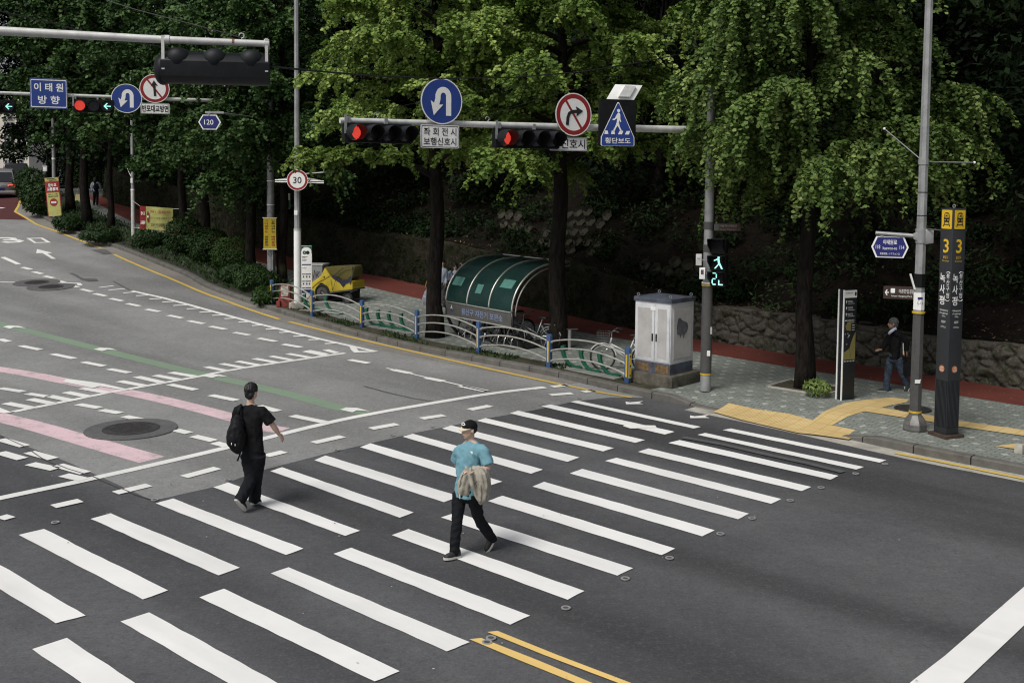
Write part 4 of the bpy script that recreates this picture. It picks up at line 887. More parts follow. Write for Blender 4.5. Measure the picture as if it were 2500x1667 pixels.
for d, lab in ((V((1.05, .25, .0)), None), (V((-.62, .35, .62)), None)): 
    part('bird_spike', MB().cyl(q, q + d, .010), M_GALV, tp2); part('spike_tip', MB().ell(q + d, .025, .025, .025), M_WSIGN, tp2)
part('spike_clamp', MB().tube([q - UP * .05, q + UP * .05], [.098, .098], 10), M_GALV, tp2)
rr_, nn_ = frame((-.28, -.96)); pz = V((rb0.x, rb0.y - .02, 0)); c, w_, h_ = tri_box(*OV(2001, 543), *OV(2087, 592), pz, rr_)
t = thing('street_name_sign', 'navy pointed street name sign reading 118 and 114 on right pole', 'street sign', c); a1 = on_plane(*OV(2112, 543), pz, rr_); a0 = on_plane(*OV(2011, 535), pz, rr_)
part('arm', MB().tube([a0, a1], [.035, .04], 8), M_GALV, t); part('clamp', MB().prism([(-.05, .05), (.16, .14), (.30, .14), (.30, -.12), (.16, -.14), (-.05, -.05)][::-1], a1 - rr_ * .06 + nn_ * .06, rr_, UP, nn_, .12), M_GALV, t, bev=.01); part('pole_clamp', MB().tube([V((rb0.x, rb0.y, a1.z - .12)), V((rb0.x, rb0.y, a1.z + .14))], [.108, .106], 12), M_GALV, t)
hx = lambda k: [(-.5 * w_ * k, 0), (-.37 * w_ * k, -.5 * h_ * k), (.37 * w_ * k, -.5 * h_ * k), (.5 * w_ * k, 0), (.37 * w_ * k, .5 * h_ * k), (-.37 * w_ * k, .5 * h_ * k)]
part('panel', MB().prism(hx(1), c, rr_, UP, nn_, .03), M_WSIGN, t); part('face', MB().prism(hx(.90), c + nn_ * .004, rr_, UP, nn_, .003), M_NAVY, t)
text('이태원로', c + UP * h_ * .23, rr_, UP, nn_, h_ * .23, M_WSIGN, t, bold=.01, wid=w_ * .37, depth=.006); text('Itaewon-ro', c - UP * h_ * .05, rr_, UP, nn_, h_ * .15, M_WSIGN, t, wid=w_ * .38, depth=.006); text('梨泰院路 | イテウォンロ', c - UP * h_ * .32, rr_, UP, nn_, h_ * .13, M_WSIGN, t, wid=w_ * .52, depth=.006)
for s_, x in (('118', -.32), ('114', .32)): text(s_, c + rr_ * (x * w_), rr_, UP, nn_, h_ * .18, M_WSIGN, t, wid=w_ * .12, depth=.006)
for x in (-.22, .22): part('strut', MB().box(c + rr_ * (x * w_) + UP * (h_ * .56), (.06, .025, .10), rr_, nn_), M_GALV, t)
c, w_, h_ = tri_box(*OV(2029, 658), *OV(2106, 687), pz, rr_); t = thing('direction_sign', 'brown left arrow park sign on the right pole', 'direction sign', c)
part('panel', MB().prism(rrect(w_, h_, .01), c, rr_, UP, nn_, .04), M_BROWN, t); text('이촌한강공원', c + rr_ * (w_ * .19) + UP * (h_ * .13), rr_, UP, nn_, h_ * .34, M_WSIGN, t, wid=w_ * .46); text('Ichon Hangang Park', c + rr_ * (w_ * .05) - UP * (h_ * .28), rr_, UP, nn_, h_ * .17, M_WSIGN, t, wid=w_ * .62)
for pts in ([(-.46, 0), (-.40, .25), (-.375, .2), (-.42, 0)], [(-.46, 0), (-.42, 0), (-.375, -.2), (-.40, -.25)], [(-.42, .04), (-.34, .04), (-.34, -.04), (-.42, -.04)]): flat([(x * w_, y * h_) for x, y in pts], c, rr_, UP, nn_, M_WSIGN, t, 'arrow')
part('pictogram', MB().prism(rrect(w_ * .13, h_ * .36, .01), c - rr_ * (w_ * .22) + UP * (h_ * .15) + nn_ * .004, rr_, UP, nn_, .003), M_WSIGN, t)
q = on_plane(*ZD(1455, 965), pz, rr_); part('bracket_strip', MB().box(V((rb0.x - .14, rb0.y - .02, q.z)), (.03, .03, .30), V((.95, 0, .3)), V((0, -1, 0)), V((-.3, 0, .95))), M_WSIGN, tp2)
# ------------------------------------------------------------------ subway pylon
mb0 = G(2309, 1064, off=.15); mp = thing('subway_pylon', 'tall dark grey square subway pylon with yellow train panels', 'subway sign', mb0); M_PYL = mat('dark grey pylon metal', (.034, .037, .041), .45, .2, var=.08, scale=2); M_PYLD = mat('navy ribbed metal', (.012, .015, .021), .45, .2)
s_ = .30; ra, na = frame((-.93, -.37)); rb2, nb2 = frame((.37, -.93)); HP = 4.12
part('column', MB().box(mb0 + UP * (.06 + HP / 2), (s_, s_, HP), ra, na), M_PYL, mp, bev=.012)
part('base_plate', MB().box(mb0 + UP * .03, (.44, .44, .06), ra, na), mat('rusty steel plate', (.07, .045, .032), .8, var=.3, scale=8), mp); part('lifting_eye', MB().ring(mb0 + UP * (HP + .10), ra, UP, na, .022, .035, .012, 16), M_GALV, mp)
M_YPAN = mat('yellow subway panel', (.75, .48, .02), .45, var=.05)
for r_, n_ in ((ra, na), (rb2, nb2)):
    fc = mb0 + n_ * (s_ / 2)
    yp = part('train_panel', MB().prism(rrect(.24, .34, .012), fc + UP * (HP - .14) + n_ * .006, r_, UP, n_, .006), M_YPAN, mp); q = fc + UP * (HP - .14) + n_ * .004
    flat([(-.06, -.05), (.06, -.05), (.07, .02), (.06, .10), (.03, .125), (-.03, .125), (-.06, .10), (-.07, .02)], q, r_, UP, n_, M_INK, yp, 'train_body', .004); flat([(-.045, .03), (.045, .03), (.045, .10), (-.045, .10)], q, r_, UP, n_, M_YPAN, yp, 'train_window', .008); text('M', q + UP * .065, r_, UP, n_, .05, M_INK, yp, bold=.03, depth=.013)
    for x in (-.035, .035): flat([(a + x, b - .012) for a, b in circ(.012, k=10)], q, r_, UP, n_, M_YPAN, yp, 'train_lamp', .008)
    for x in (-1, 1): flat([(x * .04, -.055), (x * .055, -.055), (x * .085, -.125), (x * .065, -.125)], q, r_, UP, n_, M_INK, yp, 'track_rail', .004)
    flat([(-.07, -.10), (.07, -.10), (.07, -.085), (-.07, -.085)], q, r_, UP, n_, M_INK, yp, 'track_sleeper', .004)
    def wt(s, x, z, h, m_, **kw): text(s, fc + r_ * x + UP * z, r_, UP, n_, h, m_, mp, depth=.003, **kw)
    wt('3', 0, 3.50, .25, M_YPAN, bold=.015, wid=.13); wt('출입구', 0, 3.295, .055, M_YPAN, wid=.12); wt('Entrance', 0, 3.23, .03, M_YPAN, wid=.15)
    for i, ch_ in enumerate('녹사평'): wt(ch_, -.055, 2.92 - i * .205, .165, M_WSIGN, bold=.01, wid=.125)
    for i, ch_ in enumerate('용산구청'): wt(ch_, .075, 2.96 - i * .118, .095, M_WSIGN, wid=.075)
    part('bracket_arc', MB().tube([fc + n_ * .004 + r_ * (.075 + .05 * math.cos(rad(a))) + UP * (3.0 + .035 * math.sin(rad(a))) for a in range(20, 161, 28)], .005, 5), M_WSIGN, mp); part('bracket_arc', MB().tube([fc + n_ * .004 + r_ * (.075 + .05 * math.cos(rad(a))) + UP * (2.54 - .035 * math.sin(rad(a))) for a in range(20, 161, 28)], .005, 5), M_WSIGN, mp)
    wt('Noksapyeong', 0, 2.33, .04, M_WSIGN, wid=.19); wt('(Yongsan-gu', 0, 2.275, .04, M_WSIGN, wid=.19); wt('Office)', 0, 2.22, .035, M_WSIGN, wid=.08); wt('绿莎坪', 0, 2.12, .05, M_WSIGN, wid=.10); wt('ノクサピョン', 0, 2.03, .04, M_WSIGN, wid=.14)
    em = part('round_sticker', MB().prism(circ(.062, k=24), fc + UP * 1.26 + n_ * .004, r_, UP, n_, .004), mat('orange sticker', (.50, .20, .09), .6), mp); text('금연', fc + UP * 1.285, r_, UP, n_, .03, M_WSIGN, em, depth=.007); text('지하철', fc + UP * 1.235, r_, UP, n_, .035, M_WSIGN, em, wid=.085, depth=.007)
    o = part('rib_panel', MB().box(fc + UP * .62 + n_ * .002, (.27, .004, .86), r_, n_), M_PYLD, mp)
    for i in range(9): part('rib', MB().box(fc + UP * .62 + n_ * .008 + r_ * (-.12 + .03 * i), (.012, .014, .84), r_, n_), M_PYL, o)
part('tie_rod', MB().cyl(mb0 + V((-.1, 0, HP - .35)), V((rb0.x, rb0.y, mb0.z + HP - .33)), .012), M_DGREY, mp)
# ------------------------------------------------------------------ slim city information pylon
ib = G(2063, 974, off=.15); r_, n_ = frame((.42, -.9)); wI, dI, HI = .34, .17, 2.36; ip = thing('information_pylon', 'slim dark map pylon with pale edges standing by the tree pit', 'information sign', ib); cI = ib + UP * (HI / 2)
part('body', MB().box(cI, (wI, dI, HI), r_, n_), M_PYLD, ip, bev=.004)
for dn in (-.075, .075): part('edge_strip', MB().box(cI - r_ * (wI / 2 + .008) + n_ * dn, (.02, .03, HI), r_, n_), M_WSIGN, ip)
fI = ib + n_ * (dI / 2)
part('header', MB().box(fI + UP * (HI - .09) + n_ * .003, (wI * .96, .006, .16), r_, n_), M_WSIGN, ip); text('녹사평역 3번출구', fI + UP * (HI - .07) - r_ * .04, r_, UP, n_, .045, M_INK, ip, wid=.2, depth=.008); part('info_mark', MB().prism(circ(.026, .045, 16), fI + UP * (HI - .09) + r_ * .125 + n_ * .010, r_, UP, n_, .003), M_INK, ip)
for i, (s_, ar_) in enumerate((('이태원파출소', 1), ('이태원역', 1), ('용산구청', 1), ('서울역방면버스정류장', 0))):
    z = HI - .25 - .135 * i; text(s_, fI + UP * z - r_ * .08, r_, UP, n_, .038, M_WSIGN, ip, ax='LEFT', wid=.14 if i < 3 else .19, depth=.003); part('caption_line', MB().box(fI + UP * (z - .045) + r_ * .02, (.18, .004, .010), r_, n_), M_PIPE, ip); part('divider', MB().box(fI + UP * (z - .068), (.31, .004, .004), r_, n_), M_PYL, ip)
    tri_ = [(-.018, 0), (.018, 0), (0, .028)] if ar_ else [(0, -.018), (0, .018), (-.028, 0)]; flat(tri_, fI + UP * z - r_ * .115, r_, UP, n_, M_WSIGN, ip, 'arrow'); part('arrow_stem', MB().box(fI + UP * (z - (.018 if ar_ else 0)) - r_ * (.115 - (0 if ar_ else .015)), (.010 if ar_ else .035, .006, .036 if ar_ else .010), r_, n_), M_WSIGN, ip)
M_OLIVE = mat('olive map field', (.20, .175, .055), .6, var=.1)
flat([(-.13, -.0), (-.10, -.10), (.02, -.12), (.02, .10), (-.04, .07)], fI + UP * 1.60, r_, UP, n_, M_OLIVE, ip, 'map_field'); flat([(-.17, -.28), (.155, -.28), (.155, .30), (.09, .20), (.04, .08), (.01, -.02), (-.03, -.06), (-.10, -.10), (-.17, -.13)], fI + UP * 1.15, r_, UP, n_, M_OLIVE, ip, 'map_field')
part('map_route', MB().box(fI + UP * 1.0 + r_ * .02 + n_ * .006, (.010, .004, .26), (r_ + UP * .0), n_, (UP - r_ * .25).normalized()), M_GRN, ip)
random.seed(5)
for i in range(9): part('map_label', MB().box(fI + UP * (1.50 if i < 3 else 1.19 + random.random() * .25) + r_ * ((.09) if i < 3 else random.uniform(-.14, -.01)) + UP * (i * .05 if i < 3 else 0), (.08 if i < 3 else .03, .005, .012), r_, n_), M_PIPE, ip)
for i in range(4): part('map_label', MB().box(fI + UP * .835 + r_ * (-.12 + .08 * i), (.05, .005, .02), r_, n_), M_PIPE, ip)
# ------------------------------------------------------------------ white utility cabinet on its plinth
cb0 = G(1636, 945.7, off=.15); cf = UDIR; cs = VDIR; cn = -VDIR
M_CABW = mat('grubby white cabinet paint', (.74, .745, .76), .5, var=.18, scale=3.5, col2=(.55, .56, .58)); M_CABG = mat('streaked grey cabinet panel', (.56, .545, .53), .6, var=.2, scale=2.5, bump=.05, col2=(.42, .405, .39)); M_CABB = mat('blue grey steel', (.10, .115, .15), .5, var=.3, scale=5)
wC, dC = .98, .92; pl_c = cb0 - cf * (wC / 2 + .03) + cs * (dC / 2 + .03)
M_PLIN = mat('stained concrete plinth', (.17, .155, .12), .9, var=.5, scale=4, bump=.5, bscale=18, col2=(.045, .042, .032))
solo('cabinet_plinth', MB().box(pl_c + UP * .13, (wC + .30, dC + .30, .26), cf, cn), M_PLIN, 'stained concrete plinth under the white utility cabinet', 'plinth', loc=pl_c, bev=.02)
z0 = cb0.z + .26; ct = thing('utility_cabinet', 'tall grubby white steel utility cabinet with two doors', 'cabinet', V((pl_c.x, pl_c.y, z0))); cc = V((pl_c.x, pl_c.y, z0)); HB = 1.68
part('skirt', MB().box(cc + UP * .12, (wC, dC, .24), cf, cn), M_CABB, ct)
part('body', MB().box(cc + UP * (.24 + (HB - .30) / 2), (wC, dC, HB - .30), cf, cn), M_CABW, ct, bev=.006)
part('roof', MB().box(cc + UP * (HB - .01), (wC + .06, dC + .06, .10), cf, cn), M_CABB, ct, bev=.008)
M_RUST = mat('rusted patch', (.26, .17, .08), .9, var=.5, scale=14, col2=(.06, .03, .015))
flat([(-.42, .02), (-.30, .05), (-.2, .02), (-.08, .03), (-.1, .20), (-.28, .21), (-.44, .20)], cc + cn * dC / 2, cf, UP, cn, M_RUST, ct, 'rust_patch'); flat([(.08, .02), (.30, .01), (.46, .03), (.44, .2), (.25, .21), (.1, .2)], cc + cn * dC / 2, cf, UP, cn, M_RUST, ct, 'rust_patch')
for s_, x0, x1 in ((-1, -.47, .06), (1, .075, .47)):
    xc, ww = (x0 + x1) / 2, x1 - x0; q = cc + cn * (dC / 2) + cf * xc + UP * (.24 + (HB - .32) / 2)
    dr = part('door', MB().box(q + cn * .012, (ww, .024, HB - .38), cf, cn), M_CABW, ct, bev=.004)
    part('door_panel', MB().box(q + cn * .026 - cf * (0.0), (ww - .15, .004, HB - .56), cf, cn), M_CABG, dr)
    part('handle', MB().box(q + cn * .032 - cf * (s_ * (ww / 2 - .045)) - UP * .10, (.035, .012, .17), cf, cn), M_BLK, dr)
part('name_plate', MB().box(cc + cn * (dC / 2 + .028) + cf * .02 + UP * (HB - .20), (.14, .004, .09), cf, cn), M_WSIGN, ct)
q = cc + cf * (wC / 2) + UP * (.24 + (HB - .32) / 2)
part('side_panel', MB().box(q + cf * .004, (dC - .2, .008, HB - .50), cs, cf), M_CABG, ct); mb = MB()
for i in range(22): mb.box(q + cf * .010 + cs * (-.34 + .0325 * i), (.010, .008, HB - .54), cs, cf)
o = part('side_ribs', mb, M_CABG, ct); o['kind'] = 'stuff'
flat([(-.22, -.14), (-.24, .05), (-.20, .22), (-.12, .24), (-.02, .17), (.18, .10), (.22, .02), (.18, -.1), (.08, -.16), (.04, -.26), (-.02, -.14), (-.1, -.22), (-.14, -.14)], q + cf * .012 + UP * .12, cs, UP, cf, mat('grey overpaint', (.16, .165, .18), .6, var=.2, scale=8), ct, 'paint_patch')
for x in (-1, 1):
    for y in (-1, 1): part('lifting_eye', MB().ring(cc + cf * (x * .44) + cs * (y * .42) + UP * (HB + .085), (cf + cs).normalized(), UP, (cf - cs).normalized(), .022, .036, .014, 14), M_GALV, ct)
# ------------------------------------------------------------------ kerb bollard at the right edge, manholes, road studs
q = G(2489, 1106, off=.15); solo('bollard', MB().tube([q, q + UP * .02, q + UP * .10, q + UP * .16], [.10, .10, .095, .08], 4), M_CONC, 'low square stone bollard at the right frame edge', 'bollard', loc=q, bev=.01, smooth=.3)
M_IRON = mat('cast iron cover', (.075, .07, .07), .5, .4, var=.25, scale=12, bump=.4, bscale=22)
def manhole(px, py, R1, R2, lab, off=0.0, rim=True):
    c = G(px, py, off=off); sl_ = (terr(c.y + .5) - terr(c.y - .5)); f_ = V((0, 1, sl_)).normalized(); nn_ = V((1, 0, 0)).cross(f_)
    t = thing('manhole', lab, 'manhole', c)
    if rim: part('asphalt_collar', MB().prism(circ(R1, k=40), c + nn_ * .022, V((1, 0, 0)), f_, nn_, .012), M_TAR, t)
    part('frame_ring', MB().ring(c + nn_ * .030, V((1, 0, 0)), f_, nn_, R2 * .88, R2, .012, 40), M_IRON, t)
    co = part('cover', MB().prism(circ(R2 * .86, k=40), c + nn_ * .028, V((1, 0, 0)), f_, nn_, .010), M_IRON, t); mb = MB()
    for i in range(-9, 10):
        for j in range(-9, 10):
            x, y = i * R2 * .075, j * R2 * .075
            if x * x + y * y < (R2 * .72) ** 2 and (i + j) % 2 == 0: mb.box(c + nn_ * .031 + V((1, 0, 0)) * x + f_ * y, (R2 * .05, R2 * .05, .006), V((1, 0, 0)), -f_, nn_)
    o = part('tread_studs', mb, M_IRON, co); o['kind'] = 'stuff'
manhole(*ZK(1075, 1338), .84, .52, 'large round manhole with a broad tar collar near the pink bands')
manhole(*ZK(300, 137), .85, .45, 'farther of two dark manholes near the left frame edge')
manhole(*ZK(418, 172), .85, .45, 'nearer of two dark manholes near the left frame edge')
manhole(*ZJ(895, 1175), .42, .36, 'round drain cover in the pavement behind the right pole', .15, False)
M_STUD = mat('aluminium road stud', (.60, .60, .60), .4, .6, var=.1)
pr_ = None
for i, (z, x, y) in enumerate(((ZO, 1425, 214), (ZO, 1243, 274), (ZO, 1028, 361), (ZO, 837, 440), (ZO, 600, 551), (ZO, 403, 648), (ZO, 88, 798), (ZN, 1597, 802), (ZN, 1157, 1020), (ZN, 603, 1243), (ZN, 573, 1275), (ZH, 215, 1073), (ZL, 1078, 1513), (ZL, 1530, 1393), (ZL, 1860, 1322), (ZQ, 330, 218), (ZQ, 60, 257), (ZM, 343, 577), (ZM, 960, 437))):
    c = G(*z(x, y)) + UP * .012
    if pr_ is None:
        t = pr_ = thing('road_stud', 'round aluminium road stud set in the asphalt along the crossing edge', 'road stud', c, 'road studs along the zebra crossing')
        part('ring', MB().ring(c + UP * .010, V((1, 0, 0)), V((0, 1, 0)), UP, .034, .055, .010, 20), M_STUD, t); part('lens', MB().prism(circ(.036, k=16), c + UP * .006, V((1, 0, 0)), V((0, 1, 0)), UP, .006), M_DGREY, t)
    else:
        t = pr_.copy(); COL.objects.link(t); t.location = c
        for ch_ in pr_.children: d = ch_.copy(); COL.objects.link(d); d.parent = t
# ------------------------------------------------------------------ leaves
FAN = np.array([(0, 0), (-.5, .5), (-.3, .92), (.3, .92), (.5, .5)])
LANCE = np.array([(0, 0), (-.22, .4), (0, 1.15), (.22, .4)])
def leaf_mat(name, dark, mid, light, trans=.25, rough=.55):
    k = newmat(name, rough); at = k.new('ShaderNodeAttribute', attribute_name='tone'); cr_ = k.new('ShaderNodeValToRGB'); k.l.new(at.outputs['Fac'], cr_.inputs[0])
    e = cr_.color_ramp.elements; e[0].color = (*dark, 1); e[1].color = (*light, 1); m = e.new(.5); m.color = (*mid, 1)
    k.put(k.b.inputs['Base Color'], cr_.outputs[0]); k.b.inputs['Specular IOR Level'].default_value = .06 if name.startswith(('dark', 'under')) else .2
    tr = k.new('ShaderNodeBsdfTranslucent'); k.put(tr.inputs[0], cr_.outputs[0]); ms = k.new('ShaderNodeMixShader'); ms.inputs[0].default_value = trans
    k.l.new(k.b.outputs[0], ms.inputs[1]); k.l.new(tr.outputs[0], ms.inputs[2]); k.l.new(ms.outputs[0], k.n['Material Output'].inputs[0]); return k.m
M_GINK = leaf_mat('ginkgo leaves mid green', (.034, .070, .016), (.112, .182, .044), (.31, .39, .125), .24)
M_GINB = leaf_mat('ginkgo leaves yellow green', (.058, .112, .021), (.180, .275, .058), (.42, .52, .155), .28)
M_GIND = leaf_mat('ginkgo leaves deep green', (.015, .040, .011), (.047, .098, .026), (.155, .235, .075), .2)
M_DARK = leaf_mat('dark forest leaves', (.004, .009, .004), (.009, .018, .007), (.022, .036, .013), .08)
M_SHRUB = leaf_mat('shrub leaves', (.012, .030, .008), (.026, .058, .012), (.055, .10, .022), .15)
M_UND = leaf_mat('undergrowth leaves', (.006, .014, .005), (.016, .033, .011), (.058, .085, .035), .08)
M_LIT = leaf_mat('dry leaf litter', (.05, .033, .018), (.11, .07, .035), (.26, .19, .10), .0, .8)
k = newmat('furrowed bark', .95); p = k.pos(0, (1, 1, .22)); wv = k.noise(p, 14, 6, .75)
c = k.mix(k.rng(wv, .35, .62), (.006, .0052, .0048), (.030, .025, .021)); c = k.mix(k.rng(k.noise(k.pos(), 1.1, 4), .62, .72, 0, .6), c, (.045, .05, .012)); k.put(k.b.inputs['Base Color'], c); k.bump(wv, 1.0, .06); M_BARK = k.m
def leaves(name, pos, nor, size, tone, m, parent=None, shape=FAN, rng=None, tang=None):
    n = len(pos); rng = rng or np.random.default_rng(1)
    nor = nor / (np.linalg.norm(nor, axis=1, keepdims=True) + 1e-9)
    t = rng.normal(size=(n, 3)) if tang is None else tang + rng.normal(size=(n, 3)) * .35
    t -= nor * (t * nor).sum(1, keepdims=True); t /= np.linalg.norm(t, axis=1, keepdims=True) + 1e-9
    b = np.cross(nor, t); kq = len(shape); size = np.broadcast_to(size, (n,))
    vs = pos[:, None, :] + size[:, None, None] * (b[:, None, :] * shape[None, :, 0, None] + t[:, None, :] * shape[None, :, 1, None])
    loc = np.array(root_of(parent)) if parent is not None else np.zeros(3)
    vs = (vs - loc).reshape(-1, 3).astype(np.float32)
    me = bpy.data.meshes.new(name); me.vertices.add(n * kq); me.vertices.foreach_set('co', vs.ravel())
    me.loops.add(n * kq); me.loops.foreach_set('vertex_index', np.arange(n * kq, dtype=np.int32))
    me.polygons.add(n); me.polygons.foreach_set('loop_start', np.arange(n, dtype=np.int32) * kq)
    me.update(calc_edges=True)
    at = me.attributes.new('tone', 'FLOAT', 'FACE'); at.data.foreach_set('value', np.clip(np.broadcast_to(tone, (n,)), 0, 1).astype(np.float32))
    me.materials.append(m); o = bpy.data.objects.new(name, me); COL.objects.link(o)
    if parent is not None: o.parent = parent
    WL[o.name] = V(loc); return o
def bark_tube(mb, pts, rads, n=14, rough=.12, seed=0):
    k0 = len(mb.v); mb.tube(pts, rads, n); pts = [V(p) for p in pts]
    for i in range(len(pts)):
        for j in range(n):
            v = mb.v[k0 + i * n + j]; d = v - pts[i]
            f = 1 + rough * mnoise.noise(V((j * 1.7 + seed, i * .22, seed))) * 1.6; mb.v[k0 + i * n + j] = pts[i] + d * f
def ginkgo(label, base, r0, zf, zt, R, nl=22, ns=30, leaf=.085, droop=.7, seed=1, m=None, tone=.5, lean=(0, 0), extra=(), group='ginkgo trees along the kerb', stretch=1.0, low=.8, up=.5, fork=None, per=4, step=.05, bias=(0, 0)):
    rng = np.random.default_rng(seed); random.seed(seed); base = V(base)
    t = thing('ginkgo_tree', label, 'tree', base, group); mb = MB(); N = 26
    ax = [base + V((lean[0] * s / N * zt, lean[1] * s / N * zt, zt * s / N)) + V((.05 * math.sin(s * .7 + seed), .05 * math.cos(s * .6 + seed), 0)) * (1 if s > 1 else 0) for s in range(N + 1)]
    bark_tube(mb, [base - UP * .1] + ax[1:], [r0 * 1.35] + [r0 * (1.12 if s == 1 else 1) * (1 - .85 * (s / N) ** 1.15) + .01 for s in range(1, N + 1)], 16, .14, seed)
    bx, bn, bt = [], [], []
    def axis(z): 
        f = max(0, min(N - 1e-3, z / zt * N)); i = int(f); return ax[i].lerp(ax[i + 1], f - i)
    for i in range(nl + len(extra)):
        f = min(1, (i + .5) / nl); z = zf + (zt - zf) * .94 * f ** .9; a = i * 2.39996 + seed
        prof = low + (1 - low) * math.sin(min(1, f * 2.2) * math.pi / 2) if f < .45 else max(.22, 1 - ((f - .45) / .62) ** 1.6)
        L = R * prof * rng.uniform(.8, 1.12); d = V((math.cos(a), math.sin(a), 0)); d += V((bias[0], bias[1], 0)) * .5; d.normalize()
        if i >= nl: az_, z, L = extra[i - nl]; d = V((math.sin(rad(az_)), math.cos(rad(az_)), 0)); f = .3
        u_ = up * rng.uniform(.7, 1.3) * (1.25 if f > .6 else 1); o = axis(z)
        pts = [o + d * (L * s) + UP * (L * (u_ * s - (u_ * .55 + .12 * droop) * s * s)) + V((0.0, 0, .06 * math.sin(5 * s + i))) for s in np.linspace(0, 1, 9)]
        rb_ = r0 * (.42 - .22 * f)
        bark_tube(mb, pts, [rb_ * (1 - .85 * s) + .006 for s in np.linspace(0, 1, 9)], 7, .1, i)
        n = int(ns * L / R) + 4; ts = rng.uniform(.12, 1.0, n) ** .75; pa = np.array([tuple(q) for q in pts]); idx_ = np.clip(ts * 8, 0, 7.999); ii = idx_.astype(int); fr_ = (idx_ - ii)[:, None]
        st_ = pa[ii] * (1 - fr_) + pa[ii + 1] * fr_; rd = rng.normal(size=(n, 3)); rd[:, 2] *= .45
        dr = np.array(tuple(d))[None] * .75 + rd * .85 + np.array([0, 0, .18]); dr /= np.linalg.norm(dr, axis=1, keepdims=True); ln = rng.uniform(.45, 1.25, n) * stretch
        tn = rng.normal(tone, .16, n)
        for q in range(n):
            kx = max(4, int(ln[q] / step)); s_ = np.linspace(.05, 1, kx)[:, None]; dp = droop * rng.uniform(.6, 1.4)
            c = st_[q] + dr[q] * ln[q] * s_ * (1 - .35 * min(1, dp) * s_) - np.array([0, 0, 1]) * dp * ln[q] * s_ ** 2
            off = rng.normal(size=(kx, per, 3)); off /= np.linalg.norm(off, axis=2, keepdims=True); w_ = leaf * .75 * (1.15 - .5 * s_)[:, None]
            bx.append((c[:, None, :] + off * w_).reshape(-1, 3)); bn.append((off * .75 + np.array([0, 0, .75]) + np.array(tuple(d)) * .25).reshape(-1, 3)); bt.append(np.full(kx * per, tn[q]))
    part('trunk', mb, M_BARK, t, smooth=3)
    X = np.concatenate(bx); Nn = np.concatenate(bn) + rng.normal(size=(len(X), 3)) * .35; T_ = np.concatenate(bt) + rng.normal(0, .10, len(X))
    leaves('crown', X, Nn, leaf * rng.uniform(.75, 1.2, len(X)), T_, m or M_GINK, t, FAN, rng); return len(X)
def blob(rng, c, r, n, shell=.55):
    d = rng.normal(size=(n, 3)); d /= np.linalg.norm(d, axis=1, keepdims=True); q = rng.uniform(shell, 1, n)[:, None] ** .7
    return np.array(c) + d * q * np.array(r), d
def clump_tree(name, label, base, r0, H, R, zl, ncl, nlf, leaf, m, seed, group=None, cat='tree', trunk=True, shape=LANCE, flat_=.6, lean=(0, 0)):
    rng = np.random.default_rng(seed); base = V(base); t = thing(name, label, cat, base, group); mb = MB()
    top = base + V((lean[0], lean[1], H))
    bark_tube(mb, [base - UP * .1] + [base.lerp(top, s) + V((.1 * math.sin(s * 6 + seed), .1 * math.cos(s * 5 + seed), 0)) for s in np.linspace(.05, .92, 12)], [r0 * 1.2] + [r0 * (1 - .8 * s) for s in np.linspace(.05, .92, 12)], 10, .12, seed)
    X, Nn, T_ = [], [], []
    for i in range(ncl):
        f = rng.uniform(0, 1) ** .85; a = i * 2.4 + seed; rr_ = R * (.35 + .65 * math.sin(math.pi * min(1, .18 + f * .82))) * rng.uniform(.35, 1)
        ctr = base.lerp(top, (zl + (H - zl) * f) / H) + V((math.cos(a) * rr_, math.sin(a) * rr_, 0)); s_ = R * rng.uniform(.22, .42)
        o = base.lerp(top, max(.1, (zl + (H - zl) * f) / H - .12)); bark_tube(mb, [o, o.lerp(ctr, .5) + UP * .1, ctr], [r0 * .25, r0 * .15, .01], 5, 0, i)
        x, d = blob(rng, ctr, (s_, s_, s_ * flat_), nlf); X.append(x); Nn.append(d * .7 + np.array([0, 0, .6]) + rng.normal(size=d.shape) * .4); T_.append(rng.normal(rng.normal(.45, .15), .12, nlf))
    part('trunk', mb, M_BARK, t, smooth=3)
    X = np.concatenate(X); leaves('crown', X, np.concatenate(Nn), leaf * rng.uniform(.7, 1.25, len(X)), np.concatenate(T_), m, t, shape, rng); return t
# ------------------------------------------------------------------ walls along the bicycle path
BK = V((.62, .785, 0)); SW = [0]
for a, b in zip(WW, WW[1:]): SW.append(SW[-1] + (b - a).length)
SW = np.array(SW)
def wpt(s): 
    i = min(len(WW) - 2, int(np.searchsorted(SW, s, 'right') - 1)); f = (s - SW[i]) / (SW[i + 1] - SW[i]); return WW[i].lerp(WW[i + 1], f)
def s_at(px, py): 
    q = G(px, py, off=.15).xy; return SW[min(range(len(WW)), key=lambda i: (WW[i] - q).length)]
sA, sB, sC = 0, s_at(1620, 815), SW[-1] - .05
def wh(s): return .98 + .06 * math.sin(s * .8) + (0 if s < sB - 1 else min(1, (s - sB + 1) / 6) * .75)
k = newmat('rough field stone', .9); at = k.new('ShaderNodeAttribute', attribute_name='cell'); ag = k.new('ShaderNodeAttribute', attribute_name='gap'); p = k.pos()
c = k.mix(at.outputs['Fac'], (.055, .050, .043), (.14, .128, .107)); c = k.mix(k.rng(k.noise(p, 7, 7, .75), .4, .7), c, (.07, .064, .052)); c = k.mix(k.rng(k.noise(p, 1.6, 5, .75), .47, .62, 0, .85), c, (.022, .026, .010)); c = k.mix(k.rng(k.noise(p, 13, 6, .8), .52, .66, 0, .6), c, (.19, .175, .145)); c = k.mix(k.rng(ag.outputs['Fac'], .0, .10, .8, 0), c, (.018, .015, .011))
k.put(k.b.inputs['Base Color'], c); k.bump(k.noise(p, 22, 5), .8, .04); M_STONE = k.m
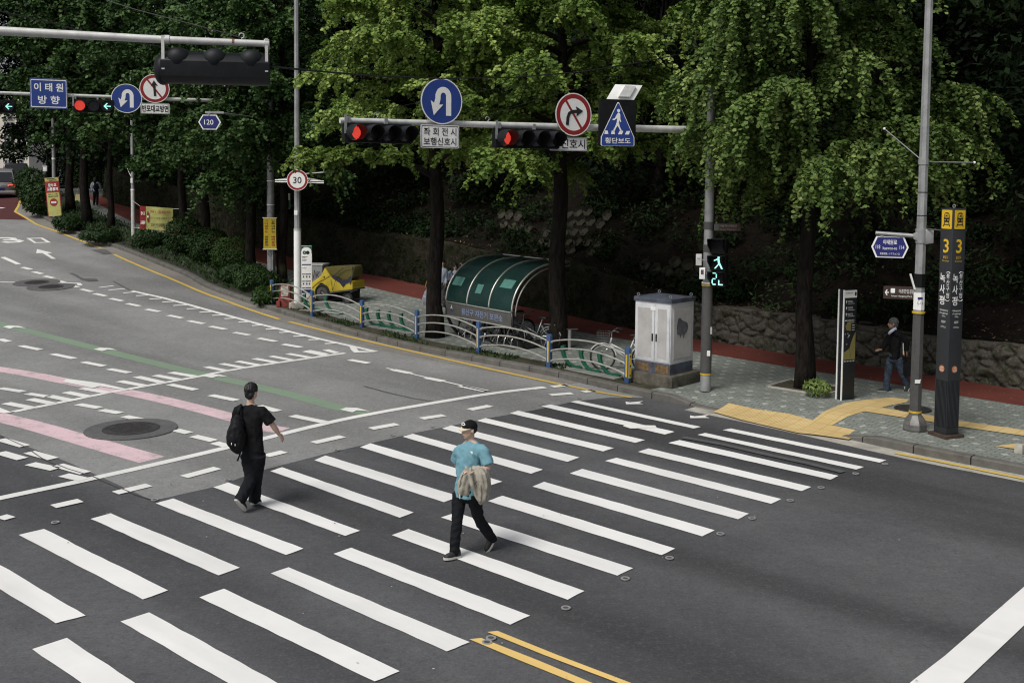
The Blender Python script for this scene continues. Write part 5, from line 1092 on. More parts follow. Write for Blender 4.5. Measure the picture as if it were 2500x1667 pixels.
k = newmat('mossy wall', .95); at = k.new('ShaderNodeAttribute', attribute_name='cell'); p = k.pos()
c = k.mix(k.rng(k.noise(p, 2.2, 6, .75), .40, .62), (.016, .018, .006), (.045, .039, .030)); c = k.mix(k.rng(k.noise(p, 11, 7, .8), .55, .70, 0, .8), c, (.12, .105, .085)); c = k.mix(k.rng(k.noise(p, 5, 6, .8), .5, .65, 0, .85), c, (.014, .015, .008))
k.put(k.b.inputs['Base Color'], c); k.bump(k.noise(p, 9, 7, .8), 1.0, .12); M_MOSS = k.m
def rough_wall(name, label, s0, s1, m, sx, sz, amp, st=.055):
    ns_, nz = int((s1 - s0) / st), int(1.05 / st) + 6; mb = MB(); cell, gap = [], []
    for i in range(ns_ + 1):
        s = s0 + (s1 - s0) * i / ns_; q = wpt(s); zb = terr(q.y) + .13; h = wh(s)
        for j in range(nz + 1):
            f = j / nz; z = f * h; ds, ps = mnoise.voronoi(V((s / sx + .35 * mnoise.noise(V((s * 1.9, z * 1.9, 7))), z / sz + .4 * mnoise.noise(V((s * 1.6, z * 2.1, 11))), .5)), distance_metric='DISTANCE', exponent=2.5)
            e = ds[1] - ds[0]; bl = amp * min(1, e / .28) ** .6 * (1 + .5 * mnoise.noise(V((ps[0][0], ps[0][1], 3)) * 3.1)) + .03 * mnoise.noise(V((s * 4, z * 4, 1))) + .035 * mnoise.noise(V((s * 9, z * 9, 3)))
            w_ = q + (BK * (.16 * f - bl + amp)).xy; mb.v.append(V((w_.x, w_.y, zb + z + .05 * mnoise.noise(V((s * 2.3, 9, f))) * f)))
            cell.append(.5 + .5 * mnoise.noise(V((ps[0][0] * 5.3, ps[0][1] * 7.7, 2)))); gap.append(min(1, e))
        for d in (.25, .6): w_ = q + (BK * (.16 + amp + d)).xy; mb.v.append(V((w_.x, w_.y, zb + h + .02 + .05 * mnoise.noise(V((s * 2, d * 5, 4)))))); cell.append(.3); gap.append(.5)
    r_ = nz + 3
    for i in range(ns_):
        for j in range(r_ - 1): a = i * r_ + j; mb.f.append((a, a + 1, a + r_ + 1, a + r_)[::1])
    o = solo(name, mb, m, label, 'wall', smooth=3)
    for nm_, dat in (('cell', cell), ('gap', gap)): a = o.data.attributes.new(nm_, 'FLOAT', 'POINT'); a.data.foreach_set('value', np.array(dat, dtype=np.float32))
    return o
rough_wall('stone_wall', 'low rough stone retaining wall along the red bicycle path', sA, sB, M_STONE, .36, .29, .11, .045)
rough_wall('mossy_wall', 'moss covered retaining wall behind the bicycle shelter', sB, sC, M_MOSS, .35, .28, .13, .09)
# ------------------------------------------------------------------ wooded hillside
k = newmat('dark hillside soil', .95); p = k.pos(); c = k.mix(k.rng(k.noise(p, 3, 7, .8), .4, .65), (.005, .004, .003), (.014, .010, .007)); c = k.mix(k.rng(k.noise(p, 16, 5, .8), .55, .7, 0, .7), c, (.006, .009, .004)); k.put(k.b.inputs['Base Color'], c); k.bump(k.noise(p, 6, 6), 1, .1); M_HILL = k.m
DH = [.25, .55, .9, 1.3, 2, 3, 4.2, 5.6, 7.2, 9, 11.5, 14.5, 18, 23, 30, 40]
def hz(q, s, d):
    zb = terr(wpt(min(max(s, 0), sC)).y) + .13 + wh(min(max(s, 0), sC))
    return zb + (.10 * d if d < 1.3 else .13 + (d - 1.3) * .62) * (1 if d < 20 else 1) + .35 * mnoise.noise(V((q.x * .35, q.y * .35, 2))) * min(1, d / 2)
mb = MB(); sh_ = list(np.arange(-14, sC + .01, .8)); 
def hp(s, d):
    q = wpt(max(0, min(s, sC))); q = q + (WW[0] - WW[1]).normalized() * max(0, -s); q = q + BK.xy * (d + .2); return V((q.x, q.y, hz(q, s, d)))
for s in sh_:
    for d in DH: mb.v.append(hp(s, d))
for i in range(len(sh_) - 1):
    for j in range(len(DH) - 1): a = i * len(DH) + j; mb.f.append((a, a + 1, a + len(DH) + 1, a + len(DH)))
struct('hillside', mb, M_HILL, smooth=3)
# honeycomb block wall on the ledge
k = newmat('honeycomb concrete block', .9); p = k.pos(); c = k.mix(k.rng(k.noise(p, 5, 6, .75), .35, .65), (.085, .078, .062), (.03, .03, .022)); c = k.mix(k.rng(k.noise(p, 1.4, 4), .55, .65, 0, .8), c, (.03, .038, .014)); k.put(k.b.inputs['Base Color'], c); M_HEX = k.m
s0_, s1_ = s_at(1640, 812), s_at(1150, 722); mb = MB(); random.seed(4); s = s0_; 
base_s = np.arange(s0_, s1_, .46)
hw = thing('honeycomb_wall', 'upper retaining wall of tilted concrete honeycomb blocks', 'wall', hp(s0_, 1.3)); hexm = MB(); skin = MB()
for r_ in range(5):
    for s in base_s:
        s2 = s + (.23 if r_ % 2 else 0)
        if mnoise.noise(V((s2 * .33, r_ * .3, 6.2))) < .02 or random.random() < .12: continue
        q = hp(s2, 1.25 + r_ * .10); q.z = hp(s2, 1.25).z + .12 + r_ * .33
        t_ = (hp(s2 + .2, 1.25) - hp(s2 - .2, 1.25)); t_.z = 0; t_.normalize(); nq = (V((0, 0, .35)) - BK).normalized(); uq = nq.cross(t_).normalized(); uq = uq if uq.z > 0 else -uq
        o_ = q + nq * random.uniform(0, .05); a_ = [(.25, 0), (.10, .19), (-.10, .19), (-.25, 0), (-.10, -.19), (.10, -.19)]; b_ = [(x * .62, y * .62 - .02) for x, y in a_]
        fr_ = [o_ + t_ * x + uq * y for x, y in a_]; ce = [o_ + t_ * x + uq * y - nq * random.uniform(.08, .14) for x, y in b_]
        hexm.add(fr_ + ce, [(i, (i + 1) % 6, 6 + (i + 1) % 6, 6 + i) for i in range(6)] + [tuple(range(6, 12))])
o = part('blocks', hexm, M_HEX, hw, smooth=.2); o['kind'] = 'stuff'
# undergrowth and litter
rng = np.random.default_rng(11); X, Nn, Tt = [], [], []
for i in range(1300):
    s = rng.uniform(-10, sC); d = .5 + 13 * rng.uniform() ** 1.25
    q = hp(s, d)
    if s < sB - 2 and d < 2.2 and rng.uniform() < .7: continue
    if s0_ < s < s1_ and d < 2.6 and rng.uniform() < .5: continue
    r_ = rng.uniform(.25, .75); n = int(60 + 190 * r_); x, dd = blob(rng, (q.x, q.y, q.z + r_ * .5), (r_ * 1.2, r_ * 1.2, r_ * .8), n, .4); X.append(x); Nn.append(dd * .7 + np.array([0, 0, .6]) + rng.normal(size=dd.shape) * .5); Tt.append(rng.normal(rng.normal(.35, .2), .12, n))
X = np.concatenate(X); o = leaves('undergrowth', X, np.concatenate(Nn), .15 * rng.uniform(.6, 1.4, len(X)), np.concatenate(Tt), M_UND, None, LANCE, rng); o['kind'] = 'stuff'
X = []
for i in range(4200):
    s = rng.uniform(-6, sC); d = .02 + 3.2 * rng.uniform() ** 1.6; q = hp(s, max(.3, d)); X.append((q.x, q.y, q.z + .03))
X = np.array(X); o = leaves('leaf_litter', X, np.array([0, 0, 1.]) + rng.normal(size=X.shape) * .45, .075 * rng.uniform(.6, 1.3, len(X)), rng.uniform(0, 1, len(X)) ** 1.7, M_LIT, None, LANCE, rng); o['kind'] = 'stuff'
# moss tufts hanging over the mossy wall
X, Nn = [], []
for i in range(9000):
    s = rng.uniform(sB - 1.5, sC); f = rng.uniform(0, 1.05); q = wpt(s) - BK.xy * (.04 + .06 * rng.uniform()) + BK.xy * .16 * f
    if mnoise.noise(V((s * .55, f * 1.5, 7))) < -.05: continue
    X.append((q.x, q.y, terr(q.y) + .13 + wh(s) * f)); Nn.append((-.62, -.785, .5))
X = np.array(X); o = leaves('wall_creepers', X, np.array(Nn) + rng.normal(size=X.shape) * .6, .10 * rng.uniform(.6, 1.3, len(X)), rng.normal(.25, .2, len(X)), M_UND, None, LANCE, rng); o['kind'] = 'stuff'
# trees of the wood behind, and its closed back
random.seed(8); FG = 'dark trees of the wood on the bank'
for i, (s, d, H, R) in enumerate(((-9, 3.5, 15, 4.2), (-3, 6, 16, 4.5), (2, 3.2, 14, 3.8), (5, 8, 17, 4.8), (9, 4, 15, 4.0), (13, 7.5, 17, 4.6), (17, 4.2, 15, 4.2), (21, 8.5, 17, 4.6), (25, 4, 14, 4.0), (29, 7.5, 16, 4.6), (33, 3.6, 14, 4.0), (37, 7, 16, 4.4), (42, 4, 14, 4.2), (47, 7, 16, 4.5), (52, 4, 15, 4.2))):
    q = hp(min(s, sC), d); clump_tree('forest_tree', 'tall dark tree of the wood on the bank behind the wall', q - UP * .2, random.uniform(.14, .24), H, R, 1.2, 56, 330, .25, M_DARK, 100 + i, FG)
X, Nn = [], []
for i in range(15000):
    s = rng.uniform(-22, sC + 6); d = rng.uniform(13, 20); q = wpt(max(0, min(s, sC))); q = q + (WW[0] - WW[1]).normalized() * max(0, -s) + (WW[-1] - WW[-2]).normalized() * max(0, s - sC) + BK.xy * d
    X.append((q.x, q.y, terr(q.y) * .5 + 5 + 19 * rng.uniform())); Nn.append((-.5, -.7, .6))
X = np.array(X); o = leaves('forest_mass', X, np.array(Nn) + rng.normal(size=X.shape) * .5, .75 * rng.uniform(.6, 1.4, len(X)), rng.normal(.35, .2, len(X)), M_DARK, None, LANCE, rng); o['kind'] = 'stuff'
# ------------------------------------------------------------------ kerbside ginkgo trees
cnt = []
gR_ = G(1964, 946, off=.15); cnt.append(ginkgo('ginkgo with long hanging leafy shoots rising from the square tree pit', gR_, .19, 4.2, 11.5, 2.9, 30, 46, .088, .95, 21, M_GINK, .5, lean=(-.01, 0), up=.62, low=.9, stretch=1.0, extra=((222, 5.6, 2.9), (238, 6.6, 3.0), (205, 6.2, 2.8), (250, 5.0, 2.9), (230, 7.6, 2.9), (262, 6.3, 3.2), (98, 5.2, 3.6), (104, 5.9, 3.5), (85, 4.7, 3.0), (125, 5.4, 2.9), (160, 4.9, 2.6))))
g2 = G(1361, 852, off=.15); cnt.append(ginkgo('thick trunked yellow green ginkgo just right of the bicycle shelter', g2, .24, 4.3, 12, 3.4, 32, 46, .092, .45, 33, M_GINB, .45, up=.45, low=.9, bias=(.25, -.1)))
g1 = G(1063, 822, off=.15); cnt.append(ginkgo('bright yellow green ginkgo standing behind the fence, left of the bicycle shelter', g1, .22, 4.4, 12.5, 3.6, 32, 50, .096, .4, 47, M_GINB, .55, up=.45, low=.95, bias=(-.05, -.35)))
LX = {0: ((190, 5.5, 3.3), (215, 6.2, 3.4), (235, 7.2, 3.4), (205, 8.0, 3.4), (250, 5.4, 3.2), (180, 7, 3.2), (225, 9, 3.2), (262, 8.2, 3.3), (240, 10, 3), (200, 10, 3), (150, 6, 2.6))}
for i, (px, py, lab, r0, zt, R, ns, lf, tn, ln) in enumerate(((689, 690, 'slim dark ginkgo trunk between the two grey poles', .17, 12.5, 3.3, 24, .12, .45, (.01, 0)), (611, 672, 'dark green ginkgo left of the yellow hanging banner', .20, 13, 3.6, 24, .13, .5, (0, 0)),
        (500, 640, 'dark green ginkgo behind the round shrubs', .19, 13, 3.6, 20, .15, .45, (0, 0)), (448, 622, 'dark ginkgo rising beside the tied yellow banner', .17, 14, 3.7, 18, .16, .4, (0, 0)), (272, 556, 'thin dark ginkgo right of the walking woman with backpack', .15, 14, 3.6, 15, .18, .4, (0, 0)), (214, 545, 'leaning ginkgo trunk with a yellow patch left of the walking woman', .22, 14, 3.8, 15, .19, .35, (-.05, 0)), (172, 516, 'upright dark ginkgo trunk beside the red and yellow standing banner', .22, 15, 4.0, 14, .20, .35, (0, 0)))):
    cnt.append(ginkgo(lab, G(px, py, off=.15), r0, 3.3 if i < 5 else 5.0, zt, R, 28, int(ns * 1.5), lf, .6, 60 + i, M_GIND, tn, lean=ln, extra=LX.get(i, ()), up=.4, low=.9, per=4, step=lf * .75))
print('ginkgo leaves', cnt)
for i, (x, y, H, R) in enumerate(((-39.5, 76, 20, 4.2), (-35.2, 79, 19, 4.2), (-33.2, 84, 20, 5), (-29.5, 75, 18, 4.5), (-25, 68, 17, 4.5), (-43.5, 78, 21, 5.2), (-31.8, 72.5, 15, 2.6))):
    clump_tree('roadside_tree', 'tall dark tree at the head of the road, far left', (x, y, terr(y)), .25, H, R, (5.8, .6, .3, .3, 1, 7, 3.4, 3)[i], 60, 330, .34, M_DARK, 300 + i, 'dark trees at the head of the road')
# ------------------------------------------------------------------ shrubs and hedges of the planting bed
def shrub(label, px, py, rx, rz, n, leaf, m, seed, group=None, off=.15, name='shrub', tone=.45):
    rng = np.random.default_rng(seed); b = G(px, py, off=off); t = thing(name, label, 'shrub', b, group); ctr = (b.x, b.y, b.z + rz * 1.0)
    X, D = blob(rng, ctr, (rx, rx, rz), n, .78); fz = np.array([mnoise.noise(V(tuple(x * 1.8))) for x in X]); X = X + D * (fz[:, None] * .22 * rx)
    mb = MB(); random.seed(seed)
    for i in range(6): a = i * 1.05; mb.tube([b, b + V((math.cos(a) * rx * .3, math.sin(a) * rx * .3, rz * .7)), b + V((math.cos(a) * rx * .6, math.sin(a) * rx * .6, rz * 1.3))], [.025, .018, .006], 5)
    part('stem', mb, M_BARK, t, smooth=3); leaves('foliage', X, D + np.array([0, 0, .4]) + rng.normal(size=D.shape) * .5, leaf * rng.uniform(.7, 1.3, n), rng.normal(tone, .15, n), m, t, LANCE, rng)
shrub('round bright green shrub in the planting bed', 566, 664, .80, .72, 3600, .11, M_SHRUB, 1, tone=.7)
shrub('large dark round shrub left of the bright green shrub', 508, 642, .9, .8, 3800, .12, M_SHRUB, 2, tone=.25)
shrub('dark round shrub against the tied yellow banner', 452, 622, .85, .85, 3600, .13, M_SHRUB, 3, tone=.3)
shrub('low clipped hedge clump at the foot of the grey pole', 366, 602, .8, .36, 2400, .12, M_SHRUB, 4, tone=.25)
shrub('low hedge clump by the first blue fence post', 625, 708, .80, .42, 2600, .10, M_SHRUB, 5, tone=.35)
shrub('dark hedge clump between the trunks, beside the fence start', 590, 690, .9, .40, 2400, .11, M_SHRUB, 6, tone=.25)
shrub('topiary ball shrub left of the standing banner', 96, 524, 1.0, 1.05, 2600, .17, M_SHRUB, 7, tone=.35)
shrub('farther topiary ball shrub beside the black car', 76, 492, 1.0, 1.0, 2200, .18, M_SHRUB, 8, tone=.15)
shrub('bushy plant at the foot of the standing banner', 165, 562, .7, .36, 1700, .15, M_SHRUB, 9, tone=.15)
shrub('low dark bush between the standing banner and the grey pole', 245, 590, .95, .30, 2000, .14, M_SHRUB, 10, tone=.12)
shrub('leafy clump with broad leaves beside the first fence post', 648, 740, .42, .26, 700, .15, M_SHRUB, 12, tone=.5)
shrub('small light green plant growing in the tree pit', 1994, 968, .32, .20, 420, .075, M_GINK, 13, tone=.7, name='plant')
X, Nn = [], []
for i in range(9000):
    j = rng.integers(i1_, nfar); d = .3 + 2.3 * rng.uniform(); q = KD[j][0].lerp(KD[min(j + 1, len(KD) - 1)][0], rng.uniform()) + nrm(j) * d
    if mnoise.noise(V((q.x * .5, q.y * .5, 8))) < -.15 - .1 * d: continue
    X.append((q.x, q.y, swz(q.x, q.y) + .12 * rng.uniform())); Nn.append((0, -.6, .7))
X = np.array(X); o = leaves('ground_cover', X, np.array(Nn) + rng.normal(size=X.shape) * .6, .13 * rng.uniform(.5, 1.5, len(X)), rng.normal(.25, .2, len(X)), M_SHRUB, None, LANCE, rng, tang=np.tile(np.array([0, 0, .5]), (len(X), 1))); o['kind'] = 'stuff'
# short weeds along the kerb and fence
X, Nn = [], []
for i in range(3600):
    j = rng.integers(iA, i1_) if rng.uniform() < .75 else rng.integers(i1_, nfar); d = .22 + .5 * rng.uniform(); q = KD[j][0].lerp(KD[min(j + 1, len(KD) - 1)][0], rng.uniform()) + nrm(j) * d
    if mnoise.noise(V((q.x * .8, q.y * .8, 5))) < .0: continue
    X.append((q.x, q.y, swz(q.x, q.y))); Nn.append((0, -1, .2))
X = np.array(X); o = leaves('weeds', X, np.array(Nn) + rng.normal(size=X.shape) * .8, .07 * rng.uniform(.5, 1.5, len(X)), rng.normal(.3, .2, len(X)), M_SHRUB, None, LANCE, rng, tang=np.tile(np.array([0, 0, .6]), (len(X), 1))); o['kind'] = 'stuff'
# tree pit
c = gR_; t_ = MB(); r_ = UDIR; f_ = VDIR; pit = [c + r_ * a + f_ * b for a, b in ((-.62, -.55), (.75, -.55), (.75, .6), (-.62, .6))]
struct('tree_pit_soil', MB().add([q + UP * .006 for q in pit], [(0, 1, 2, 3)]), M_SOIL)
tf = thing('tree_pit_edging', 'thin pale kerb frame around the square tree pit', 'edging', c)
for a, b in zip(pit, pit[1:] + pit[:1]): part('edge_bar', MB().box((a + b) / 2 + UP * .012, ((b - a).length + .05, .05, .05), (b - a).normalized(), UP.cross((b - a).normalized()) * -1), M_CONC, tf)
# ------------------------------------------------------------------ people
M_SKIN = mat('skin', (.64, .44, .33), .55, var=.06, scale=6, spec=.3); M_SKIN2 = mat('skin tanned', (.38, .23, .16), .55, var=.06, scale=6)
M_HAIR = mat('black hair', (.010, .009, .009), .5, var=.3, scale=40, bump=.3, bscale=90); M_GHAIR = mat('grey hair', (.10, .10, .10), .6, var=.3, scale=40, bump=.3, bscale=90)
def cloth(name, col, var=.10, rough=.85, sc=9): return mat(name, col, rough, var=var, scale=sc, bump=.12, bscale=26, spec=.15)
M_TEAL = cloth('teal cotton shirt', (.165, .335, .40), .03); M_BLKC = cloth('black cotton', (.010, .010, .0115), .15); M_BLKP = cloth('black trouser cloth', (.011, .012, .015), .2)
M_BEIGE = cloth('beige jacket cloth', (.40, .37, .31), .12); M_JEAN = cloth('washed blue jeans', (.065, .085, .12), .3); M_LBLUE = cloth('pale blue shirt cloth', (.58, .64, .76), .1); M_GREYT = cloth('grey trouser cloth', (.10, .10, .105), .1)
M_SHOE = mat('black shoe mesh', (.014, .014, .015), .6, var=.2); M_SOLE = mat('white shoe sole', (.62, .60, .56), .6); M_GSHOE = mat('dark green shoe suede', (.035, .045, .038), .7, var=.3, scale=30); M_LIP = mat('lips', (.33, .13, .11), .5); M_EYE = mat('dark eye', (.02, .014, .012), .3)
def remesh(name, mb, vox, m, parent, sm=3, wrinkle=0.0, wsc=14.0, seed=0, label=None, zs=.8):
    me = bpy.data.meshes.new('tmp'); me.from_pydata([tuple(v) for v in mb.v], [], mb.f); me.update()
    o = bpy.data.objects.new('tmp', me); COL.objects.link(o)
    md = o.modifiers.new('r', 'REMESH'); md.mode = 'VOXEL'; md.voxel_size = vox
    s_ = o.modifiers.new('s', 'SMOOTH'); s_.factor = .5; s_.iterations = sm
    m2 = bpy.data.meshes.new_from_object(o.evaluated_get(bpy.context.evaluated_depsgraph_get()))
    vs = [v.co.copy() for v in m2.vertices]; ns_ = [v.normal.copy() for v in m2.vertices]; fs = [tuple(p.vertices) for p in m2.polygons]
    bpy.data.objects.remove(o); bpy.data.meshes.remove(me); bpy.data.meshes.remove(m2)
    if wrinkle:
        for i, v in enumerate(vs):
            q = v * wsc; q = V((q.x + q.z * .18, q.y, q.z * zs + .5 * math.sin(q.x * .6 + seed)))
            r_ = 1 - abs(mnoise.noise(q + V((seed, 0, 0)))) * 2
            vs[i] = v + ns_[i] * (wrinkle * (r_ - .4) + wrinkle * .5 * mnoise.noise(q * 2.1))
    o = mesh_obj(name, vs, fs, m, parent, 9)
    if label: o['label'] = label
    return o
def eloft(mb, secs, n=20):
    """sections (centre, half width, half depth, right, forward)"""
    mb.loft([[c + r * (a * math.cos(2 * math.pi * j / n)) + f * (b * math.sin(2 * math.pi * j / n)) for j in range(n)] for c, a, b, r, f in secs])
def limb(mb, pts, rads, n=14, sub=5):
    P_, R_ = [], []
    for i in range(len(pts) - 1):
        for s in range(sub):
            f = s / sub; P_.append(pts[i].lerp(pts[i + 1], f)); R_.append(rads[i] + (rads[i + 1] - rads[i]) * f)
    P_.append(pts[-1]); R_.append(rads[-1])
    for _ in range(2): P_ = [P_[0]] + [(P_[i - 1] + P_[i] * 2 + P_[i + 1]) / 4 for i in range(1, len(P_) - 1)] + [P_[-1]]
    mb.tube(P_, R_, n)
def hand(mb, wr, d, up, side, k=1.0, curl=.9):
    """palm and five fingers from the wrist along d; up = back of hand, side = towards the thumb"""
    d = d.normalized(); up = (up - d * up.dot(d)).normalized(); sd_ = d.cross(up); sd_ = sd_ if sd_.dot(side) > 0 else -sd_
    eloft(mb, [(wr, .026 * k, .020 * k, sd_, up), (wr + d * .03 * k, .034 * k, .017 * k, sd_, up), (wr + d * .075 * k, .041 * k, .015 * k, sd_, up), (wr + d * .095 * k, .038 * k, .012 * k, sd_, up)], 12)
    for i, (x, L) in enumerate(((.030, .072), (.010, .080), (-.011, .074), (-.031, .058))):
        p = wr + d * .085 * k + sd_ * x * k; dd = d.copy(); pts = [p - d * .02 * k, p]
        for s in range(3):
            dd = (dd - up * curl * (.30 + .18 * s + .05 * i)).normalized(); p = p + dd * L * k * (.42, .32, .26)[s]; pts.append(p)
        mb.tube(pts, [.0095 * k, .0095 * k, .009 * k, .008 * k, .0065 * k], 8)
    p = wr + d * .03 * k + sd_ * .028 * k; td = (d * .65 + sd_ * .75 - up * .35).normalized(); mb.tube([p - td * .015, p + td * .03 * k, p + td * .052 * k + d * .012 * k, p + td * .062 * k + d * .032 * k], [.013 * k, .0115 * k, .010 * k, .007 * k], 8)
def head(mb, c, f, up, k=1.0):
    f = (f - up * f.dot(up)).normalized(); r = up.cross(f)
    mb.ell(c + up * .02 * k - f * .008 * k, .074 * k, .092 * k, .098 * k, r, f, up, 20, 14)
    mb.ell(c - up * .045 * k + f * .022 * k, .060 * k, .066 * k, .072 * k, r, f, up, 18, 12); mb.ell(c - up * .092 * k + f * .055 * k, .028 * k, .026 * k, .022 * k, r, f, up)
    mb.tube([c + up * .015 * k + f * .084 * k, c - up * .012 * k + f * .097 * k, c - up * .028 * k + f * .108 * k, c - up * .036 * k + f * .088 * k], [.008 * k, .010 * k, .014 * k, .012 * k], 8)
    mb.ell(c - up * .062 * k + f * .086 * k, .024 * k, .012 * k, .012 * k, r, f, up)
    mb.ell(c + up * .028 * k + f * .074 * k, .055 * k, .014 * k, .010 * k, r, f, up)
    for s in (-1, 1): mb.ell(c - up * .008 * k + r * s * .076 * k - f * .006 * k, .010 * k, .020 * k, .031 * k, r, f, up)
    return f, r
def face_parts(bodyo, c, f, up, r, k=1.0):
    for s in (-1, 1):
        part('eye', MB().ell(c + up * .010 * k + r * s * .030 * k + f * .081 * k, .013 * k, .006 * k, .006 * k, r, f, up), M_EYE, bodyo)
        part('eyebrow', MB().tube([c + up * (.030 + .0) * k + r * s * .014 * k + f * .088 * k, c + up * .035 * k + r * s * .033 * k + f * .083 * k, c + up * .029 * k + r * s * .050 * k + f * .068 * k], [.004 * k, .005 * k, .003 * k], 6), M_HAIR, bodyo)
    part('mouth', MB().ell(c - up * .063 * k + f * .096 * k, .022 * k, .005 * k, .006 * k, r, f, up), M_LIP, bodyo)
def shoe(parent, heel, toe, up, m_up, m_sole, w_=.046, k=1.0):
    d = (toe - heel); L = d.length; d.normalize(); up = (up - d * up.dot(d)).normalized(); s = d.cross(up)
    so_ = MB(); so_.loft([[heel + d * (L * t) + s * (x * w_ * wd) + up * z for x, z in ((-1, 0), (1, 0), (1, .028), (-1, .028))] for t, wd in ((-.03, .55), (.05, .75), (.3, .80), (.62, 1.0), (.85, .9), (.97, .6), (1.02, .3))])
    so = part('shoe', MB().loft([[heel + d * (L * t) + up * (.022 + .0) + s * (w_ * wd * math.cos(a)) + up * (h * max(0, math.sin(a))) for a in [2 * math.pi * j / 16 for j in range(16)]] for t, wd, h in ((-.02, .5, .075), (.06, .72, .10), (.22, .76, .105), (.40, .82, .09), (.62, .95, .062), (.82, .88, .05), (.95, .6, .035), (1.0, .25, .012))]), m_up, parent, smooth=2)
    part('sole', so_, m_sole, so); part('lace_strip', MB().tube([heel + d * (L * .33) + up * .125, heel + d * (L * .55) + up * .095], [.014, .012], 6), m_sole if m_up is M_GSHOE else M_DGREY, so)
def torso(mb, hip, neck, sl, sr, r, f, w=(.155, .150, .165, .185), dpt=(.105, .105, .115, .11), hem=.0, slack=1.0):
    ax = neck - hip; mid = (sl + sr) / 2; shr = (sl - sr).normalized(); wsh = (sl - sr).length / 2
    secs = [(hip - ax * hem, w[0] * slack, dpt[0] * slack), (hip + ax * .22, w[1] * slack, dpt[1] * slack), (hip + ax * .52, w[2] * slack, dpt[2] * slack), (hip + ax * .74, max(w[3], wsh * .98), dpt[3]), (hip + ax * .88, wsh * .92, dpt[3] * .82), (hip + ax * .97, wsh * .55, dpt[3] * .62), (hip + ax * 1.02, .065, .06)]
    eloft(mb, [(c, a, b, r.lerp(shr, min(1, i / 3)).normalized(), f) for i, (c, a, b) in enumerate(secs)], 24)
def figure(label, Z, Y0, jt, fbody, fhead, m_shirt, m_leg, hair, sleeve='short', vox=.0065, m_skin=None, k=1.0, shoes=(None, None), legr=(.088, .068, .062), shirt_hem=.06, hairdo='short', facep=True, seedn=0, ground=None, hcurl=.8, torso_w=(.155, .150, .165, .185), slack=1.0, headup=None, cuff=None, sleeve_r=(.078, .078, .082)):
    """jt: joint -> (zone x, zone y, depth offset)"""
    J = {a: P(*Z(b[0], b[1]), Y0 + b[2]) for a, b in jt.items()}; m_skin = m_skin or M_SKIN
    f = V((*fbody, 0)).normalized(); L = UP.cross(f); hf = V((*fhead, 0)).normalized(); hu = headup or UP
    t = thing('person', label, 'person', ground or V((J['hip'].x, J['hip'].y, min(J['aL'].z, J['aR'].z) - .09)))
    mb = MB(); hf2, hr = head(mb, J['head'], hf, hu, k)
    limb(mb, [J['head'] - hu * .05 * k - hf * .02, J['neck'] + UP * .0, J['neck'] - UP * .06], [.052 * k, .055 * k, .075 * k], 14, 3)
    torso(mb, J['hip'], J['neck'], J['sL'], J['sR'], L, f, (.135, .125, .14, .155), (.09, .085, .095, .09))
    for s in 'LR':
        sh, el, wr = J['s' + s], J['e' + s], J['w' + s]; limb(mb, [sh, sh.lerp(el, .5), el, el.lerp(wr, .35), wr], [.055 * k, .047 * k, .040 * k, .041 * k, .026 * k], 12, 4)
        d = (J['h' + s] - wr) if 'h' + s in J else (wr - el); hand(mb, wr, d, UP * .6 - f * .2 if d.normalized().z > -.6 else -L * (1 if s == 'R' else -1) * 1.0 + f * .2, f + UP * .3, k, hcurl)
        hp_, kn, an = J['p' + s], J['k' + s], J['a' + s]; limb(mb, [hp_, kn, kn.lerp(an, .3), an], [.07, .05, .05, .034], 12, 4)
    body = remesh('body', mb, vox, m_skin, t, 2)
    if facep: face_parts(body, J['head'], hf2, hu, hr, k)
    mb = MB(); torso(mb, J['hip'], J['neck'], J['sL'], J['sR'], L, f, torso_w, (.112, .112, .122, .118), shirt_hem, slack)
    for s in 'LR':
        sh, el, wr = J['s' + s], J['e' + s], J['w' + s]; inn = sh.lerp(J['neck'], .35) - UP * .03
        if sleeve == 'short': limb(mb, [inn, sh - UP * .01, sh.lerp(el, .50), sh.lerp(el, .80)], [.055, sleeve_r[0] * .82, sleeve_r[1] * .9, sleeve_r[2] * .94], 16, 4)
        else: limb(mb, [inn, sh - UP * .01, el, wr], [.08, .078, .062, .05], 16, 4)
    remesh('shirt' if sleeve == 'short' else 'jacket', mb, .011, m_shirt, t, 4, .010, 11, seedn)
    mb = MB(); eloft(mb, [(J['hip'] + UP * .10, .145, .108, L, f), (J['hip'], .162, .118, L, f), ((J['pL'] + J['pR']) / 2 - UP * .03, .165, .118, L, f), ((J['pL'] + J['pR']) / 2 - UP * .09, .10, .09, L, f)], 20)
    for s in 'LR':
        hp_, kn, an = J['p' + s], J['k' + s], J['a' + s]; limb(mb, [hp_ + UP * .02, hp_.lerp(kn, .35), kn, kn.lerp(an, .5), an + (an - kn) * .13], [legr[0], legr[0] * .97, legr[1], legr[1] * .96, legr[2]], 16, 4)
    remesh('trousers', mb, .011, m_leg, t, 3, .009, 12, seedn + 5)
    for s in 'LR':
        an_, kn_ = J['a' + s], J['k' + s]; part('sock', MB().tube([an_ + (kn_ - an_) * .15, an_ + (kn_ - an_) * .0, an_.lerp(J['H' + s].lerp(J['T' + s], .30), .55) if 'H' + s in J else an_ - UP * .03, J['H' + s].lerp(J['T' + s], .36) + UP * .03 if 'H' + s in J else an_ - UP * .05], [.048, .052, .052, .044], 12), M_BLKP, t, smooth=2)
        if 'H' + s in J: shoe(t, J['H' + s], J['T' + s], (J['k' + s] - J['a' + s]) * .35 + UP if abs((J['T' + s] - J['H' + s]).normalized().z) < .25 else (J['k' + s] - J['a' + s]), *shoes)
    c = J['head']; mb = MB()
